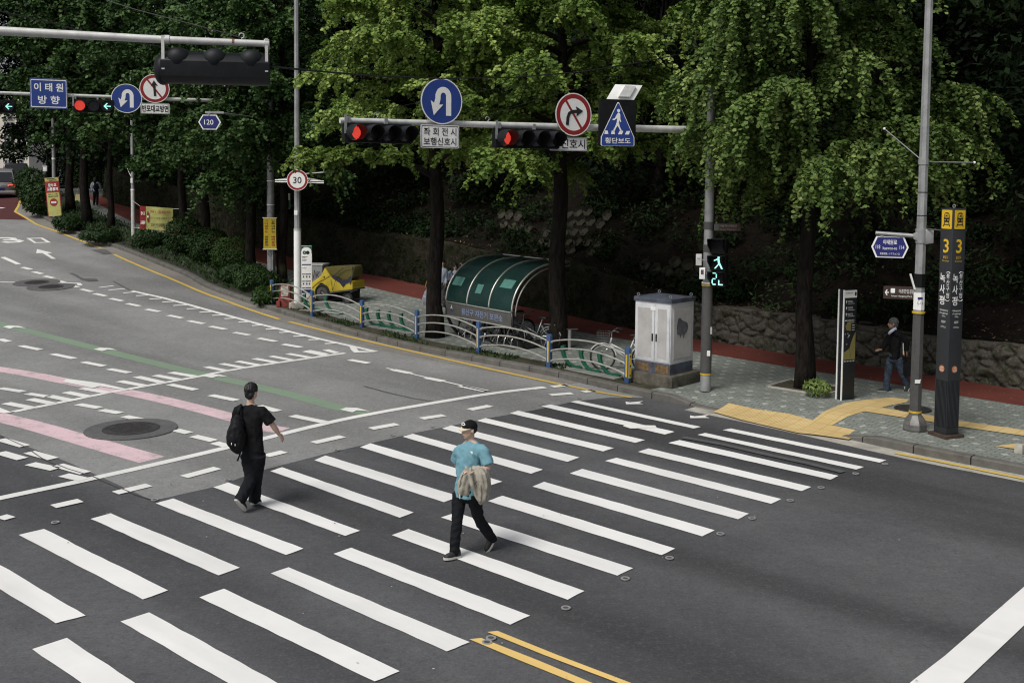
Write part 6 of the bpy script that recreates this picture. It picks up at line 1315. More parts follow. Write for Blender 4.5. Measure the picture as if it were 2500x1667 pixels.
    if hairdo == 'short':
        mb.ell(c + hu * .040 * k - hf2 * .016 * k, .086 * k, .104 * k, .098 * k, hr, hf2, hu, 20, 14); mb.ell(c - hu * .02 * k - hf2 * .050 * k, .074 * k, .056 * k, .085 * k, hr, hf2, hu)
    elif hairdo == 'long':
        mb.ell(c + hu * .035 * k - hf2 * .018 * k, .090 * k, .104 * k, .10 * k, hr, hf2, hu, 20, 14); limb(mb, [c - hf2 * .05 * k, c - hu * .12 * k - hf2 * .06 * k, c - hu * .24 * k - hf2 * .05 * k], [.085 * k, .085 * k, .05 * k]); 
        for s in (-1, 1): limb(mb, [c + hr * s * .07 * k, c + hr * s * .085 * k - hu * .12 * k, c + hr * s * .08 * k - hu * .2 * k], [.03 * k, .03 * k, .015 * k])
    elif hairdo == 'under':
        mb.ell(c + hu * .012 * k - hf2 * .026 * k, .079 * k, .082 * k, .078 * k, hr, hf2, hu, 20, 14)
    remesh('hair', mb, .007, hair, t, 1, .011, 38, 2, zs=.35)
    return t, J, body, hf2, hr
# --- man in the teal shirt
fB = (-.50, -.87)
tB, JB, bodyB, hf, hr = figure('man in teal t-shirt and black cap walking over the zebra crossing', ZR, 13.0,
    dict(head=(452, 228, 0), neck=(462, 338, .02), sL=(590, 412, -.10), sR=(356, 416, .10), eL=(640, 596, -.14), wL=(498, 632, -.30), hL=(400, 628, -.36), eR=(335, 545, .24), wR=(378, 690, .36), hip=(430, 815, 0), pL=(500, 850, -.06), pR=(362, 850, .06), kL=(540, 1085, .02), aL=(668, 1262, .16), kR=(337, 1090, -.08), aR=(312, 1378, -.14),
         HL=(712, 1248, .20), TL=(622, 1402, .14), HR=(362, 1450, -.12), TR=(212, 1474, -.24)), fB, (-.80, -.60), M_TEAL, M_BLKP, M_HAIR, shoes=(M_SHOE, M_SOLE), hairdo='under', seedn=3, ground=G(1120, 1352), legr=(.092, .070, .060), torso_w=(.172, .158, .165, .185), shirt_hem=.12, slack=1.03, sleeve_r=(.082, .084, .092))
c = JB['head']; mb = MB(); rg = []
for i in range(9):
    a = math.pi / 2 * i / 8.2; rg.append([c + UP * (.032 + .090 * math.sin(a)) - hf * .012 + (hr * (.088 * math.cos(q)) + hf * (.104 * math.sin(q))) * math.cos(a) for q in [2 * math.pi * j / 24 for j in range(24)]])
capo = part('cap', MB().loft(rg), M_BLKC, tB, smooth=2); rg = []
for u_, zz in ((0, .004), (1, -.004)):
    pass
bp = [(-.076, .02), (-.080, .055), (-.066, .105), (-.035, .135), (0, .143), (.035, .135), (.066, .105), (.080, .055), (.076, .02), (.05, .07), (0, .088), (-.05, .07)]
part('cap_brim', MB().prism(bp[::-1], c + UP * .044, hr, (hf * .94 - UP * .24).normalized(), (UP * .94 + hf * .24).normalized() * (-1 if False else 1), .008), mat('cream brim cloth', (.68, .60, .46), .8), capo)
part('cap_emblem', MB().tube([c + UP * (.075 + .022 * math.sin(rad(a))) + hf * .088 + hr * (.034 * math.cos(rad(a))) for a in range(0, 181, 30)], .006, 6), M_WSIGN, capo); part('cap_lettering', MB().tube([c + UP * .070 + hf * .093 - hr * .028, c + UP * .072 + hf * .097, c + UP * .070 + hf * .093 + hr * .028], .006, 6), M_WSIGN, capo)
q = P(*ZR(470, 447), 12.83); fL_ = V((-.5, -.87, 0)); rL_ = UP.cross(fL_)
lg = part('chest_emblem', MB().prism([(-.022, .008), (.010, .014), (.020, .006), (.024, -.012), (.006, -.016), (.002, .0)], q, rL_, UP, fL_, .012), M_WSIGN, tB)
# --- beige jacket over his arm
def lobe(mb, secs, n=40, folds=5, amp=.012, ph=0, sc=1.0):
    for_ = []
    for (c_, a, b) in secs:
        for_.append([c_ + V((1, 0, 0)) * ((a * sc + amp * math.sin(folds * q + ph)) * math.cos(q)) + V((0, 1, 0)) * ((b + amp * math.cos(folds * q * 1.0 + ph * 2)) * math.sin(q)) for q in [2 * math.pi * j / n for j in range(n)]])
    mb.loft(for_)
def zr(x, y, d): return P(*ZR(x, y), 13.0 + d)
jc = zr(500, 720, -.28); jk = thing('jacket', 'rumpled beige jacket hanging over the forearm of the man in teal', 'jacket', jc)
mb = MB(); lobe(mb, [(zr(520, 588, -.27), .075, .05), (zr(545, 640, -.28), .115, .085), (zr(560, 700, -.29), .12, .085), (zr(572, 770, -.28), .108, .075), (zr(580, 840, -.27), .085, .06), (zr(572, 905, -.26), .048, .04), (zr(556, 942, -.26), .014, .02)], folds=6, amp=.012, sc=.86)
lobe(mb, [(zr(470, 596, -.31), .075, .035), (zr(440, 650, -.33), .085, .045), (zr(415, 720, -.33), .085, .042), (zr(398, 790, -.32), .09, .04), (zr(392, 840, -.31), .085, .035), (zr(394, 858, -.31), .06, .02)], folds=4, amp=.010, ph=1, sc=.85)
lobe(mb, [(zr(432, 585, -.34), .02, .02), (zr(455, 660, -.36), .028, .02), (zr(480, 740, -.36), .03, .02), (zr(520, 840, -.34), .028, .02), (zr(555, 930, -.31), .02, .015)], folds=3, amp=.004)
lobe(mb, [(zr(600, 600, -.20), .03, .04), (zr(620, 700, -.22), .035, .04), (zr(632, 800, -.23), .035, .035), (zr(615, 880, -.24), .03, .03)], folds=3, amp=.005)
remesh('cloth', mb, .0075, M_BEIGE, jk, 2, .020, 13, 9, zs=.26); part('zip_cord', MB().tube([zr(362, 780, -.35), zr(363, 840, -.35), zr(364, 890, -.35)], .006, 6), M_WSIGN, jk)
part('zip_line', MB().tube([zr(400, 640, -.375), zr(375, 700, -.375), zr(360, 780, -.36)], .005, 6), M_DGREY, jk)
# --- man in black, walking away
tK, JK, bodyK, hf, hr = figure('man in black t-shirt and black trousers walking away over the crossing', ZH, 14.75,
    dict(head=(449, 218, 0), neck=(437, 345, .0), sL=(318, 388, .10), sR=(545, 392, -.08), eL=(300, 545, .22), wL=(345, 470, .34), eR=(655, 545, -.05), wR=(712, 628, .05), hR=(742, 668, .09), hip=(455, 775, 0), pL=(408, 825, .05), pR=(515, 830, -.04), kL=(448, 1045, -.02), aL=(345, 1245, -.20), kR=(492, 1045, .10), aR=(476, 1240, .12),
         HL=(292, 1262, -.28), TL=(385, 1362, -.16), HR=(452, 1296, .10), TR=(532, 1280, .26)), (.35, .93), (.45, .9), M_BLKC, M_BLKP, M_HAIR, shoes=(M_GSHOE, M_SOLE), hairdo='short', seedn=8, ground=G(612, 1238), legr=(.105, .088, .084), torso_w=(.178, .165, .170, .185), shirt_hem=.03, slack=1.02, facep=True, hcurl=.6, sleeve_r=(.085, .085, .092))
def zh(x, y, d): return P(*ZH(x, y), 14.75 + d)
bpk = thing('backpack', 'black backpack slung on the left shoulder of the man in black', 'backpack', zh(300, 620, -.2)); mb = MB()
lobe(mb, [(zh(318, 432, -.10), .02, .03), (zh(312, 470, -.14), .065, .07), (zh(303, 550, -.18), .105, .10), (zh(296, 640, -.20), .132, .115), (zh(296, 720, -.20), .125, .11), (zh(312, 780, -.18), .085, .08), (zh(322, 815, -.16), .03, .03)], folds=3, amp=.008)
remesh('bag_body', mb, .01, mat('black nylon', (.010, .0105, .0125), .6, var=.2, bump=.2, bscale=20, spec=.15), bpk, 2, .010, 11, 4)
part('front_pocket', MB().ell(zh(262, 690, -.30), .06, .03, .10), MATS['black nylon'], bpk, smooth=2); part('zip_tag', MB().box(zh(255, 718, -.34), (.008, .008, .03)), M_WSIGN, bpk); part('zip_tag', MB().box(zh(290, 728, -.335), (.008, .008, .03)), M_WSIGN, bpk)
part('shoulder_strap', MB().tube([zh(318, 440, -.12), zh(330, 385, -.10), zh(345, 352, -.02), zh(352, 370, .10), zh(330, 470, .2)], [.022, .026, .026, .024, .02], 8), MATS['black nylon'], bpk, smooth=2); part('loose_strap', MB().tube([zh(345, 790, -.14), zh(328, 840, -.14), zh(312, 880, -.13)], [.012, .012, .014], 6), MATS['black nylon'], bpk)
# --- older man by the stone wall
tO, JO, bodyO, hf, hr = figure('grey haired man in black jacket and jeans walking along the pavement', ZJ, 22.9,
    dict(head=(706, 352, 0), neck=(716, 418, .02), sL=(760, 446, -.15), sR=(690, 452, .16), eL=(842, 525, -.16), wL=(832, 610, -.14), eR=(632, 545, .12), wR=(598, 600, .0), hR=(570, 602, -.02), hip=(722, 655, 0), pL=(752, 690, -.06), pR=(690, 690, .07), kL=(795, 830, -.02), aL=(852, 958, .05), kR=(655, 835, .05), aR=(642, 975, .04),
         HL=(868, 950, .03), TL=(826, 1032, .0), HR=(682, 1004, .05), TR=(562, 1004, .0)), (-.8, .35), (-.95, .25), M_BLKC, M_JEAN, M_GHAIR, 'long', .009, M_SKIN2, 1.0, shoes=(M_GSHOE, M_SOLE), shirt_hem=.12, seedn=5, ground=G(2180, 958, off=.15), legr=(.098, .075, .068), torso_w=(.19, .18, .18, .19))
part('shirt_collar', MB().tube([P(*ZJ(735, 396), 22.78), P(*ZJ(690, 425), 22.76), P(*ZJ(665, 450), 22.8)], [.03, .035, .03], 8), M_LBLUE, tO, smooth=2)
bo = P(*ZJ(848, 780), 22.72); bag = thing('shoulder_bag', 'black shoulder bag at the hip of the grey haired man', 'bag', bo)
part('bag_body', MB().prism(rrect(.20, .36, .04), bo, V((.8, -.6, 0)), UP, V((-.6, -.8, 0)), .10), M_BLKC, bag, bev=.02); part('strap', MB().tube([bo + UP * .17 + V((-.05, 0, 0)), P(*ZJ(822, 560), 22.68), P(*ZJ(770, 440), 22.72)], .014, 6), M_BLKC, bag); part('strap_edge', MB().tube([P(*ZJ(803, 540), 22.66), P(*ZJ(806, 650), 22.66)], .008, 6), M_WSIGN, bag)
# --- two women behind the shelter
ZW = toZ(1000, 590, 9.225)
tW, JW, bW, hf, hr = figure('woman with glasses and long dark hair raising one hand by the shelter', ZW, 33.6,
    dict(head=(1028, 562, 0), neck=(1020, 645, .02), sL=(1108, 700, -.02), sR=(905, 700, .03), eL=(1245, 690, -.05), wL=(1195, 545, -.05), hL=(1140, 470, -.05), eR=(885, 850, -.05), wR=(975, 870, -.22), hip=(1000, 1000, 0), pL=(1050, 1040, 0), pR=(955, 1040, 0), kL=(1050, 1270, -.05), aL=(1050, 1490, .0), kR=(950, 1270, .05), aR=(945, 1480, .1), HL=(1050, 1520, .05), TL=(1045, 1535, -.18), HR=(945, 1515, .12), TR=(940, 1530, -.1)),
    (.05, -1), (.15, -1), M_LBLUE, M_GREYT, M_HAIR, 'long', .010, None, .95, shoes=(M_SHOE, M_SOLE), hairdo='long', seedn=6, hcurl=1.2, torso_w=(.165, .15, .16, .17), shirt_hem=.05)
for s in (-1, 1): part('glasses', MB().ring(JW['head'] + hf * .096 + UP * .008 + hr * s * .031, hr, UP, hf, .019, .024, .004, 16), M_DGREY, bW)
part('bag_strap', MB().tube([P(*ZW(935, 660), 33.42), P(*ZW(975, 740), 33.38), P(*ZW(1030, 800), 33.40)], .018, 6), M_BLUE, tW)
tW2, JW2, bW2, hf, hr = figure('person in pale striped shirt mostly hidden behind the ginkgo trunk', ZW, 33.3,
    dict(head=(742, 478, 0), neck=(730, 575, .02), sL=(805, 640, 0), sR=(560, 640, .03), eL=(815, 800, 0), wL=(815, 940, -.05), eR=(455, 850, -.02), wR=(425, 1000, -.05), hip=(700, 960, 0), pL=(770, 1000, 0), pR=(640, 1000, 0), kL=(775, 1230, -.03), aL=(780, 1450, .0), kR=(640, 1230, .05), aR=(640, 1440, .05), HL=(785, 1480, .05), TL=(780, 1500, -.18), HR=(640, 1470, .1), TR=(640, 1490, -.1)),
    (.1, -1), (.25, -1), M_LBLUE, M_GREYT, M_HAIR, 'long', .011, None, 1.0, shoes=(M_SHOE, M_SOLE), seedn=7, shirt_hem=.05)
bo = P(*ZW(395, 1230), 33.1); bag = thing('carrier_bag', 'silvery carrier bag with orange handle beside the ginkgo trunk', 'bag', bo); mb = MB()
lobe(mb, [(bo + UP * .24, .03, .03), (bo + UP * .12, .09, .07), (bo - UP * .05, .15, .10), (bo - UP * .20, .155, .10), (bo - UP * .26, .12, .08)], folds=4, amp=.010); remesh('bag_body', mb, .013, mat('silver film', (.36, .37, .42), .35, .2, var=.2), bag, 2, .012, 14, 3)
part('handle', MB().tube([bo + UP * .22, P(*ZW(355, 1000), 33.1), P(*ZW(385, 900), 33.12), P(*ZW(430, 840), 33.15)], .014, 6), mat('orange strap', (.5, .27, .06), .6), bag)
# --- far walker on the left pavement
tF, JF, bF, hf, hr = figure('distant woman with backpack walking away under the trees', ZE, 60.0,
    dict(head=(1096, 418, 0), neck=(1098, 446, .02), sL=(1064, 458, .03), sR=(1132, 458, -.03), eL=(1048, 500, 0), wL=(1058, 545, .0), eR=(1150, 500, 0), wR=(1156, 545, 0), hip=(1100, 552, 0), pL=(1086, 566, 0), pR=(1116, 566, 0), kL=(1084, 635, .05), aL=(1080, 703, .1), kR=(1118, 635, 0), aR=(1116, 703, -.1), HL=(1080, 716, 0), TL=(1082, 712, .25), HR=(1116, 718, -.2), TR=(1118, 714, .05)),
    (.1, 1), (.1, 1), M_LBLUE, M_BLKP, M_HAIR, 'long', .014, None, 1.0, shoes=(M_SHOE, M_SOLE), hairdo='long', seedn=9, shirt_hem=.05, facep=False)
q = P(*ZE(1103, 500), 59.78); bg_ = thing('backpack', 'small dark backpack worn by the distant woman', 'backpack', q)
part('bag_body', MB().ell(q - UP * .02, .17, .11, .22), M_BLKP, bg_, smooth=2)
for s in (-1, 1): part('strap', MB().tube([q + UP * .15 + V((s * .08, 0, 0)), q + UP * .27 + V((s * .10, .05, 0)), q + UP * .25 + V((s * .11, .2, 0))], .02, 6), M_BLKP, bg_)
# ------------------------------------------------------------------ bicycles
M_TYRE = mat('tyre rubber', (.014, .014, .014), .8); M_CHROME = mat('chrome', (.62, .62, .60), .2, .9, var=.05); M_BWHT = mat('white bicycle paint', (.62, .62, .60), .35); M_BSIL = mat('silver bicycle paint', (.34, .36, .36), .35, .5); M_BBLK = mat('black bicycle paint', (.016, .016, .018), .35)
def bicycle(label, a, b, m_fr, basket=True, R_=.30, group='bicycles parked by the shelter', lean=.05, seat_h=.86):
    """a, b: ground contacts of front and rear wheel (xy direction matters; wheelbase set to 1.02)"""
    d = (a - b); d.z = 0; d.normalize(); mid = (a + b) / 2; n = V((d.y, -d.x, 0)); u = (UP + n * lean).normalized(); t = thing('bicycle', label, 'bicycle', mid, group); o = mid
    def q(x, z, y=0): return o + d * x + u * z + n * y
    fx, rx = .51, -.51
    for nm, x in (('front_wheel', fx), ('rear_wheel', rx)):
        c = q(x, R_); w_ = part(nm, MB().tube([c + d * (R_ * math.cos(i * math.pi / 18)) + u * (R_ * math.sin(i * math.pi / 18)) for i in range(37)], .022, 8, False), M_TYRE, t)
        part('rim', MB().tube([c + d * (R_ * .91 * math.cos(i * math.pi / 18)) + u * (R_ * .91 * math.sin(i * math.pi / 18)) for i in range(37)], .011, 6, False), M_CHROME, w_)
        mb = MB()
        for i in range(14): an = i * math.pi / 7; mb.tube([c + n * (.025 if i % 2 else -.025), c + d * (R_ * .9 * math.cos(an)) + u * (R_ * .9 * math.sin(an))], .0022, 4)
        o_ = part('spokes', mb, M_CHROME, w_); o_['kind'] = 'stuff'; part('hub', MB().cyl(c - n * .05, c + n * .05, .022, n=10), M_CHROME, w_)
        part('mudguard', MB().tube([c + d * ((R_ + .035) * math.cos(rad(a_))) + u * ((R_ + .035) * math.sin(rad(a_))) for a_ in (range(30, 161, 13) if x < 0 else range(30, 171, 14))], .016, 6), m_fr, t)
    bbk, seat, headt, headb = q(-.07, R_ - .02), q(-.24, seat_h - .12), q(.30, .78), q(.34, .60)
    mb = MB()
    for p_, r_ in (((bbk, seat), .018), ((bbk, headb), .022), ((q(-.13, .42), headb + u * .04), .018), ((headb, headt), .022)): mb.tube(list(p_), r_, 8)
    for s in (-1, 1): mb.tube([bbk + n * .03 * s, q(rx, R_, .05 * s)], .010, 6); mb.tube([seat - u * .08 + n * .02 * s, q(rx, R_, .05 * s)], .009, 6)
    part('frame', mb, m_fr, t, smooth=2); mb = MB(); mb.tube([headb, headb - u * .04 + d * .01], .022, 8)
    for s in (-1, 1): mb.tube([headb - u * .02 + n * .03 * s, q(fx - .06, R_ + .14, .045 * s), q(fx, R_, .045 * s)], .011, 6)
    part('fork', mb, M_CHROME, t, smooth=2)
    part('seat_post', MB().cyl(seat, q(-.27, seat_h - .02), .013, n=8), M_CHROME, t); s0 = q(-.30, seat_h); part('saddle', MB().loft([[s0 + d * x + n * (w_ * math.cos(an)) + u * (h_ * math.sin(an)) for an in [2 * math.pi * j / 12 for j in range(12)]] for x, w_, h_ in ((-.12, .03, .02), (-.09, .09, .04), (-.02, .085, .042), (.06, .045, .032), (.15, .022, .022))]), M_BLK, t, smooth=2)
    hb = q(.27, .98); part('handlebar', MB().tube([q(.12, .96, -.28), q(.20, .99, -.24), q(.30, .93, -.08), q(.30, .93, .08), q(.20, .99, .24), q(.12, .96, .28)], .012, 8), M_CHROME, t, smooth=2); part('stem', MB().cyl(headt, q(.30, .93), .013, n=8), M_CHROME, t)
    for s in (-1, 1): part('grip', MB().cyl(q(.19, .985, .25 * s), q(.08, .955, .285 * s), .018, n=8), M_BLK, t)
    part('crank', MB().tube([q(-.07, R_ - .02, .06), q(.04, R_ - .15, .07)], .010, 6), M_CHROME, t); part('crank', MB().tube([q(-.07, R_ - .02, -.06), q(-.18, R_ + .11, -.07)], .010, 6), M_CHROME, t)
    for x, z, y in ((.04, R_ - .15, .11), (-.18, R_ + .11, -.11)): part('pedal', MB().box(q(x, z, y), (.09, .08, .02), d, n, u), M_BLK, t)
    part('chain_guard', MB().tube([q(-.0, R_, .055), q(-.3, R_ + .06, .055), q(rx, R_ + .04, .055)], [.045, .03, .025], 6), m_fr, t); part('kickstand', MB().cyl(q(-.42, R_ - .04, -.05), q(-.36, .02, -.14), .009, n=6), M_CHROME, t); part('rear_rack', MB().box(q(-.50, R_ * 2 + .10), (.34, .10, .012), d, n, u), m_fr, t)
    if basket:
        mb = MB(); c = q(.50, .80)
        for z, k_ in ((-.12, .82), (-.06, .88), (0, .94), (.06, .98), (.12, 1.02)): mb.tube([c + d * (x * .15 * k_) + n * (y * .17 * k_) + u * z for x, y in ((-1, -1), (1, -1), (1, 1), (-1, 1), (-1, -1))], .004, 4)
        for x, y in [(-1 + .4 * i, s) for i in range(6) for s in (-1, 1)] + [(s, -1 + .4 * i) for i in range(6) for s in (-1, 1)]: mb.tube([c + d * (x * .123) + n * (y * .14) - u * .12, c + d * (x * .153) + n * (y * .173) + u * .12], .003, 4)
        for i in range(-2, 3): mb.tube([c + d * -.12 + n * (.06 * i) - u * .12, c + d * .12 + n * (.06 * i) - u * .12], .003, 4)
        o_ = part('basket', mb, M_DGREY if m_fr is M_BWHT else M_BSIL, t); o_['kind'] = 'stuff'
    return t
bicycle('white bicycle with a wire basket parked left of the white cabinet', G(*ZG(1925, 1262), off=.15), G(1552, 905, off=.15), M_BWHT, group=None)
# ------------------------------------------------------------------ curved bicycle shelter
sA_, sB_ = G(1089, 823, off=.15), G(1249, 858, off=.15); e_ = (sB_ - sA_); LS = e_.length; ez = e_.z / LS; e_.normalize(); nb = V((-e_.y, e_.x, 0)).normalized(); nb = nb if nb.y > 0 else -nb
def sx_(s, d, z): return sA_ + e_ * s + nb * d + UP * z
SK0, SK1, HT, DT = .64, 1.04, 2.28, 1.55
arc = [(0, SK1)] + [(DT * (1 - math.cos(a)), SK1 + (HT - SK1) * math.sin(a)) for a in np.linspace(.08, math.pi / 2 * .93, 14)] + [(2.15, HT + .02)]
sh = thing('bicycle_shelter', 'curved dark green bicycle shelter roof with steel ribs behind the fence', 'shelter', sA_.lerp(sB_, .5))
k = newmat('dark green translucent panel', .22); k.put(k.b.inputs['Base Color'], k.mix(k.rng(k.noise(k.pos(), 1.6, 5), .35, .7), (.010, .031, .027), (.018, .046, .040))); k.b.inputs['Alpha'].default_value = .93; M_SHL = k.m
M_SKIRT = mat('dusty grey skirt sheet', (.13, .125, .115), .5, .3, var=.15, scale=3)
for i in range(3):
    s0, s1 = LS * i / 3, LS * (i + 1) / 3; mb = MB(); 
    for d, z in arc: mb.v += [sx_(s0 + .02, d, z), sx_(s1 - .02, d, z)]
    m_ = len(arc)
    for d, z in arc: mb.v += [sx_(s0 + .02, d + .008, z - .012), sx_(s1 - .02, d + .008, z - .012)]
    mb.f = [(2 * j, 2 * j + 1, 2 * j + 3, 2 * j + 2) for j in range(m_ - 1)] + [(2 * m_ + 2 * j + 2, 2 * m_ + 2 * j + 3, 2 * m_ + 2 * j + 1, 2 * m_ + 2 * j) for j in range(m_ - 1)]
    part('roof_panel', mb, M_SHL, sh, smooth=2)
for i in range(4):
    s0 = LS * i / 3; part('rib', MB().tube([sx_(s0, d - .01, z + .01) for d, z in arc], .026, 8), M_STEEL, sh, smooth=2)
    if i in (0, 3):
        part('inner_rib', MB().tube([sx_(s0 + (.06 if i else -.06) * 0, d * .94 + .12, z - .10) for d, z in arc], .022, 8), M_STEEL, sh, smooth=2)
        part('leg', MB().tube([sx_(s0, 0, SK1), sx_(s0, .03, SK0), sx_(s0, .22, .30), sx_(s0, .5, .02)], [.035, .04, .045, .05], 8), M_BBLK, sh, smooth=2); part('rear_leg', MB().tube([sx_(s0, .5, .02), sx_(s0, 1.0, .04), sx_(s0, 1.55, .02)], .04, 8), M_BBLK, sh)
sk_ = part('skirt', MB().add([sx_(0, 0, SK0), sx_(LS, 0, SK0), sx_(LS, 0, SK1), sx_(0, 0, SK1), sx_(0, .03, SK0), sx_(LS, .03, SK0), sx_(LS, .03, SK1), sx_(0, .03, SK1)], [(0, 1, 2, 3), (5, 4, 7, 6), (0, 4, 5, 1), (3, 2, 6, 7), (0, 3, 7, 4), (1, 5, 6, 2)]), M_SKIRT, sh)
for z in (SK0, SK1): part('skirt_rail', MB().tube([sx_(0, -.005, z), sx_(LS, -.005, z)], .018, 6), M_STEEL, sh)
part('top_rail', MB().tube([sx_(0, 2.15, HT + .02), sx_(LS, 2.15, HT + .02)], .02, 6), M_STEEL, sh)
eu = e_; nu_ = eu.cross(UP).normalized(); nu_ = nu_ if nu_.y < 0 else -nu_; M_LETB = mat('faded blue letters', (.26, .33, .52), .6); pu = nu_.cross(eu); pu = pu if pu.z > 0 else -pu
text('용산구 자전거 보관소', sx_(LS * .56, 0, .84), eu, pu, nu_, .19, M_LETB, sk_, bold=.01, wid=LS * .62, depth=.01)
em = sx_(LS * .09, 0, .85)
for pts in ([(0, .12), (.02, .04), (.07, .0), (.0, .03)], [(0, .12), (-.02, .04), (-.07, .0), (.0, .03)], [(-.12, .0), (-.05, -.06), (.05, -.06), (.12, 0), (.05, -.035), (-.05, -.035)]): flat(pts, em, eu, pu, nu_, M_BSIGN if pts[0][0] else M_WSIGN, sk_, 'emblem', .008)
M_PAP = mat('pale green paper', (.08, .23, .195), .6)
def arcpt(j): return arc[j]
for s_, wd, j in ((.10, .12, 4), (.155, .07, 4), (.47, .09, 3), (.83, .17, 5)):
    (d0, z0_), (d1, z1_) = arc[j], arc[j + 2]; part('pasted_paper', MB().add([sx_(LS * (s_ - wd / 2), d0 - .01, z0_ + .006), sx_(LS * (s_ + wd / 2), d0 - .01, z0_ + .006), sx_(LS * (s_ + wd / 2), d1 - .01, z1_ + .006), sx_(LS * (s_ - wd / 2), d1 - .01, z1_ + .006)], [(0, 1, 2, 3)]), M_PAP, sh)
rk = thing('bicycle_rack', 'low steel bicycle rack of hoops under the shelter', 'bicycle rack', sA_.lerp(sB_, .5) + nb * .7)
for i in range(9):
    s = LS * (.10 + .1 * i); part('hoop', MB().tube([sx_(s, .35 + .13 * math.cos(a), .02 + .30 * math.sin(a)) for a in np.linspace(0, math.pi, 9)], .014, 6), M_CHROME, rk)
for d in (.22, .48): part('base_rail', MB().tube([sx_(.1, d, .03), sx_(LS - .1, d, .03)], .018, 6), M_DGREY, rk)
for i, (s, lab, m_, bk) in enumerate(((.45, 'black bicycle at the left end under the shelter', M_BBLK, False), (1.05, 'second dark bicycle from the left end under the shelter', M_BBLK, False), (1.75, 'dark bicycle with black saddle under the shelter, right of centre', M_BBLK, False), (LS - .12, 'silver bicycle with wire basket at the open right end of the shelter', M_BSIL, True))):
    a, b = sx_(s, .42, .0), sx_(s + .1, 1.44, 0)
    if i == 3: a, b = sx_(s - .35, .55, .0), sx_(s + .62, .95, 0)
    bicycle(lab, a, b, m_, bk)
# ------------------------------------------------------------------ green bicycle racks along the fence
M_RGRN = mat('green rack paint', (.012, .115, .062), .5, var=.15, scale=6); M_SLAB = mat('pale rack slab', (.30, .31, .29), .85, var=.2, scale=4)
def hook_rack(label, pts, h=.50):
    b = [G(*p, off=.15) for p in pts]; t = thing('bicycle_rack', label, 'bicycle rack', b[0], 'green kerbside bicycle racks')
    for i in range(len(b)):
        q = b[i]; d = (b[min(i + 1, len(b) - 1)] - b[max(i - 1, 0)]) if len(b) > 1 else V((.7, -.7, 0)); d.z = 0; d.normalize(); n = V((d.y, -d.x, 0)); n = n if n.y < 0 else -n
        Ro, Ri = .50, .37
        o = [(-.02, h), (.10, h + .03)] + [(.44 - Ri * math.cos(a), h - .06 - Ri * 1.02 * math.sin(a)) for a in np.linspace(.12, 1.95, 10)] + [(.72, .05), (.62, .0), (.36, .0)] + [(.46 - Ro * math.cos(a), h - .0 - Ro * math.sin(a)) for a in np.linspace(1.25, .1, 7)]
        part('hook', MB().prism(o[::-1] if False else [(x, y) for x, y in o][::-1], q, d, UP, n, .07), M_RGRN, t, bev=.006); part('slab', MB().box(q + d * .42 + n * .05 + UP * .008, (.72, .42, .018), d, n), M_SLAB, t)
hook_rack('green bicycle rack of two curved hooks left of the second fence post', [ZY(840, 1085), ZY(1335, 1140)])
hook_rack('green bicycle rack of three curved hooks between the third and fourth posts', [ZF(1370, 1375), ZF(1500, 1400), ZF(1625, 1420), ZF(1765, 1445)])
hook_rack('green bicycle rack of three curved hooks under the last rail panel', [ZG(1450, 1225), ZG(1622, 1262), ZG(1800, 1298)])
q = G(*ZG(1530, 1075), off=.15); t = thing('rack_post', 'short grey steel post beside the thick ginkgo trunk', 'post', q); part('post', MB().cyl(q, q + UP * .55, .05), M_GALV, t); part('cross_bar', MB().box(q + UP * .57, (.45, .05, .03)), M_DGREY, t)
# ------------------------------------------------------------------ yellow cargo trike
M_YCAR = mat('scuffed yellow bodywork', (.62, .47, .03), .4, var=.12, scale=5, col2=(.48, .36, .04)); M_NET = mat('yellow black net', (.20, .165, .03), .8, var=.5, scale=60, col2=(.05, .045, .015)); M_NAV = mat('dark blue tarp', (.02, .022, .05), .7)
yb = G(*ZY(1560, 925), off=.15); rY = V((.92, -.39, 0)).normalized(); nY = V((-.39, -.92, 0)).normalized(); pxm = yb.y / F / 9.408
def yq(x, y, d=0): return on_plane(*ZY(x, y), yb, rY) - nY * d
tr = thing('cargo_trike', 'battered yellow car shaped cargo trike with a net cover', 'trike', yb)
side = [(1040, 470), (1110, 415), (1190, 365), (1240, 320), (1290, 240), (1340, 130), (1400, 210), (1470, 330), (1510, 380), (1520, 640), (1430, 680), (1410, 640), (1370, 560), (1300, 490), (1240, 480), (1200, 520), (1180, 600), (1185, 830), (1120, 830), (1060, 740)]
o0 = yq(1300, 600)
def prof(pts): return [((yq(x, y) - o0).dot(rY), (yq(x, y) - o0).z) for x, y in pts][::-1]
part('front_body', MB().prism(prof(side), o0, rY, UP, nY, .75), M_YCAR, tr, bev=.02)
part('rear_body', MB().prism(prof([(1510, 380), (1985, 440), (1990, 620), (1420, 690), (1440, 600), (1500, 520)]), o0 + nY * .02, rY, UP, nY, .80), M_YCAR, tr, bev=.015)
part('net_cover', MB().prism(prof([(1330, 115), (1700, 95), (1950, 95), (1970, 200), (1960, 330), (1880, 400), (1750, 410), (1640, 350), (1500, 310), (1420, 260)]), o0 - nY * .04, rY, UP, nY, .68), M_NET, tr, bev=.03)
part('tarp', MB().prism(prof([(1500, 300), (1640, 340), (1760, 400), (1880, 395), (1955, 320), (1960, 440), (1830, 500), (1775, 570), (1700, 470), (1560, 380)]), o0 + nY * .045, rY, UP, nY, .03), M_NAV, tr)
part('sill', MB().prism(prof([(1420, 690), (1990, 620), (1990, 650), (1430, 720)]), o0 + nY * .04, rY, UP, nY, .84), M_DGREY, tr); part('chassis', MB().prism(prof([(1430, 700), (1940, 650), (1930, 860), (1440, 880)]), o0 - nY * .12, rY, UP, nY, .5), M_BLACK, tr)
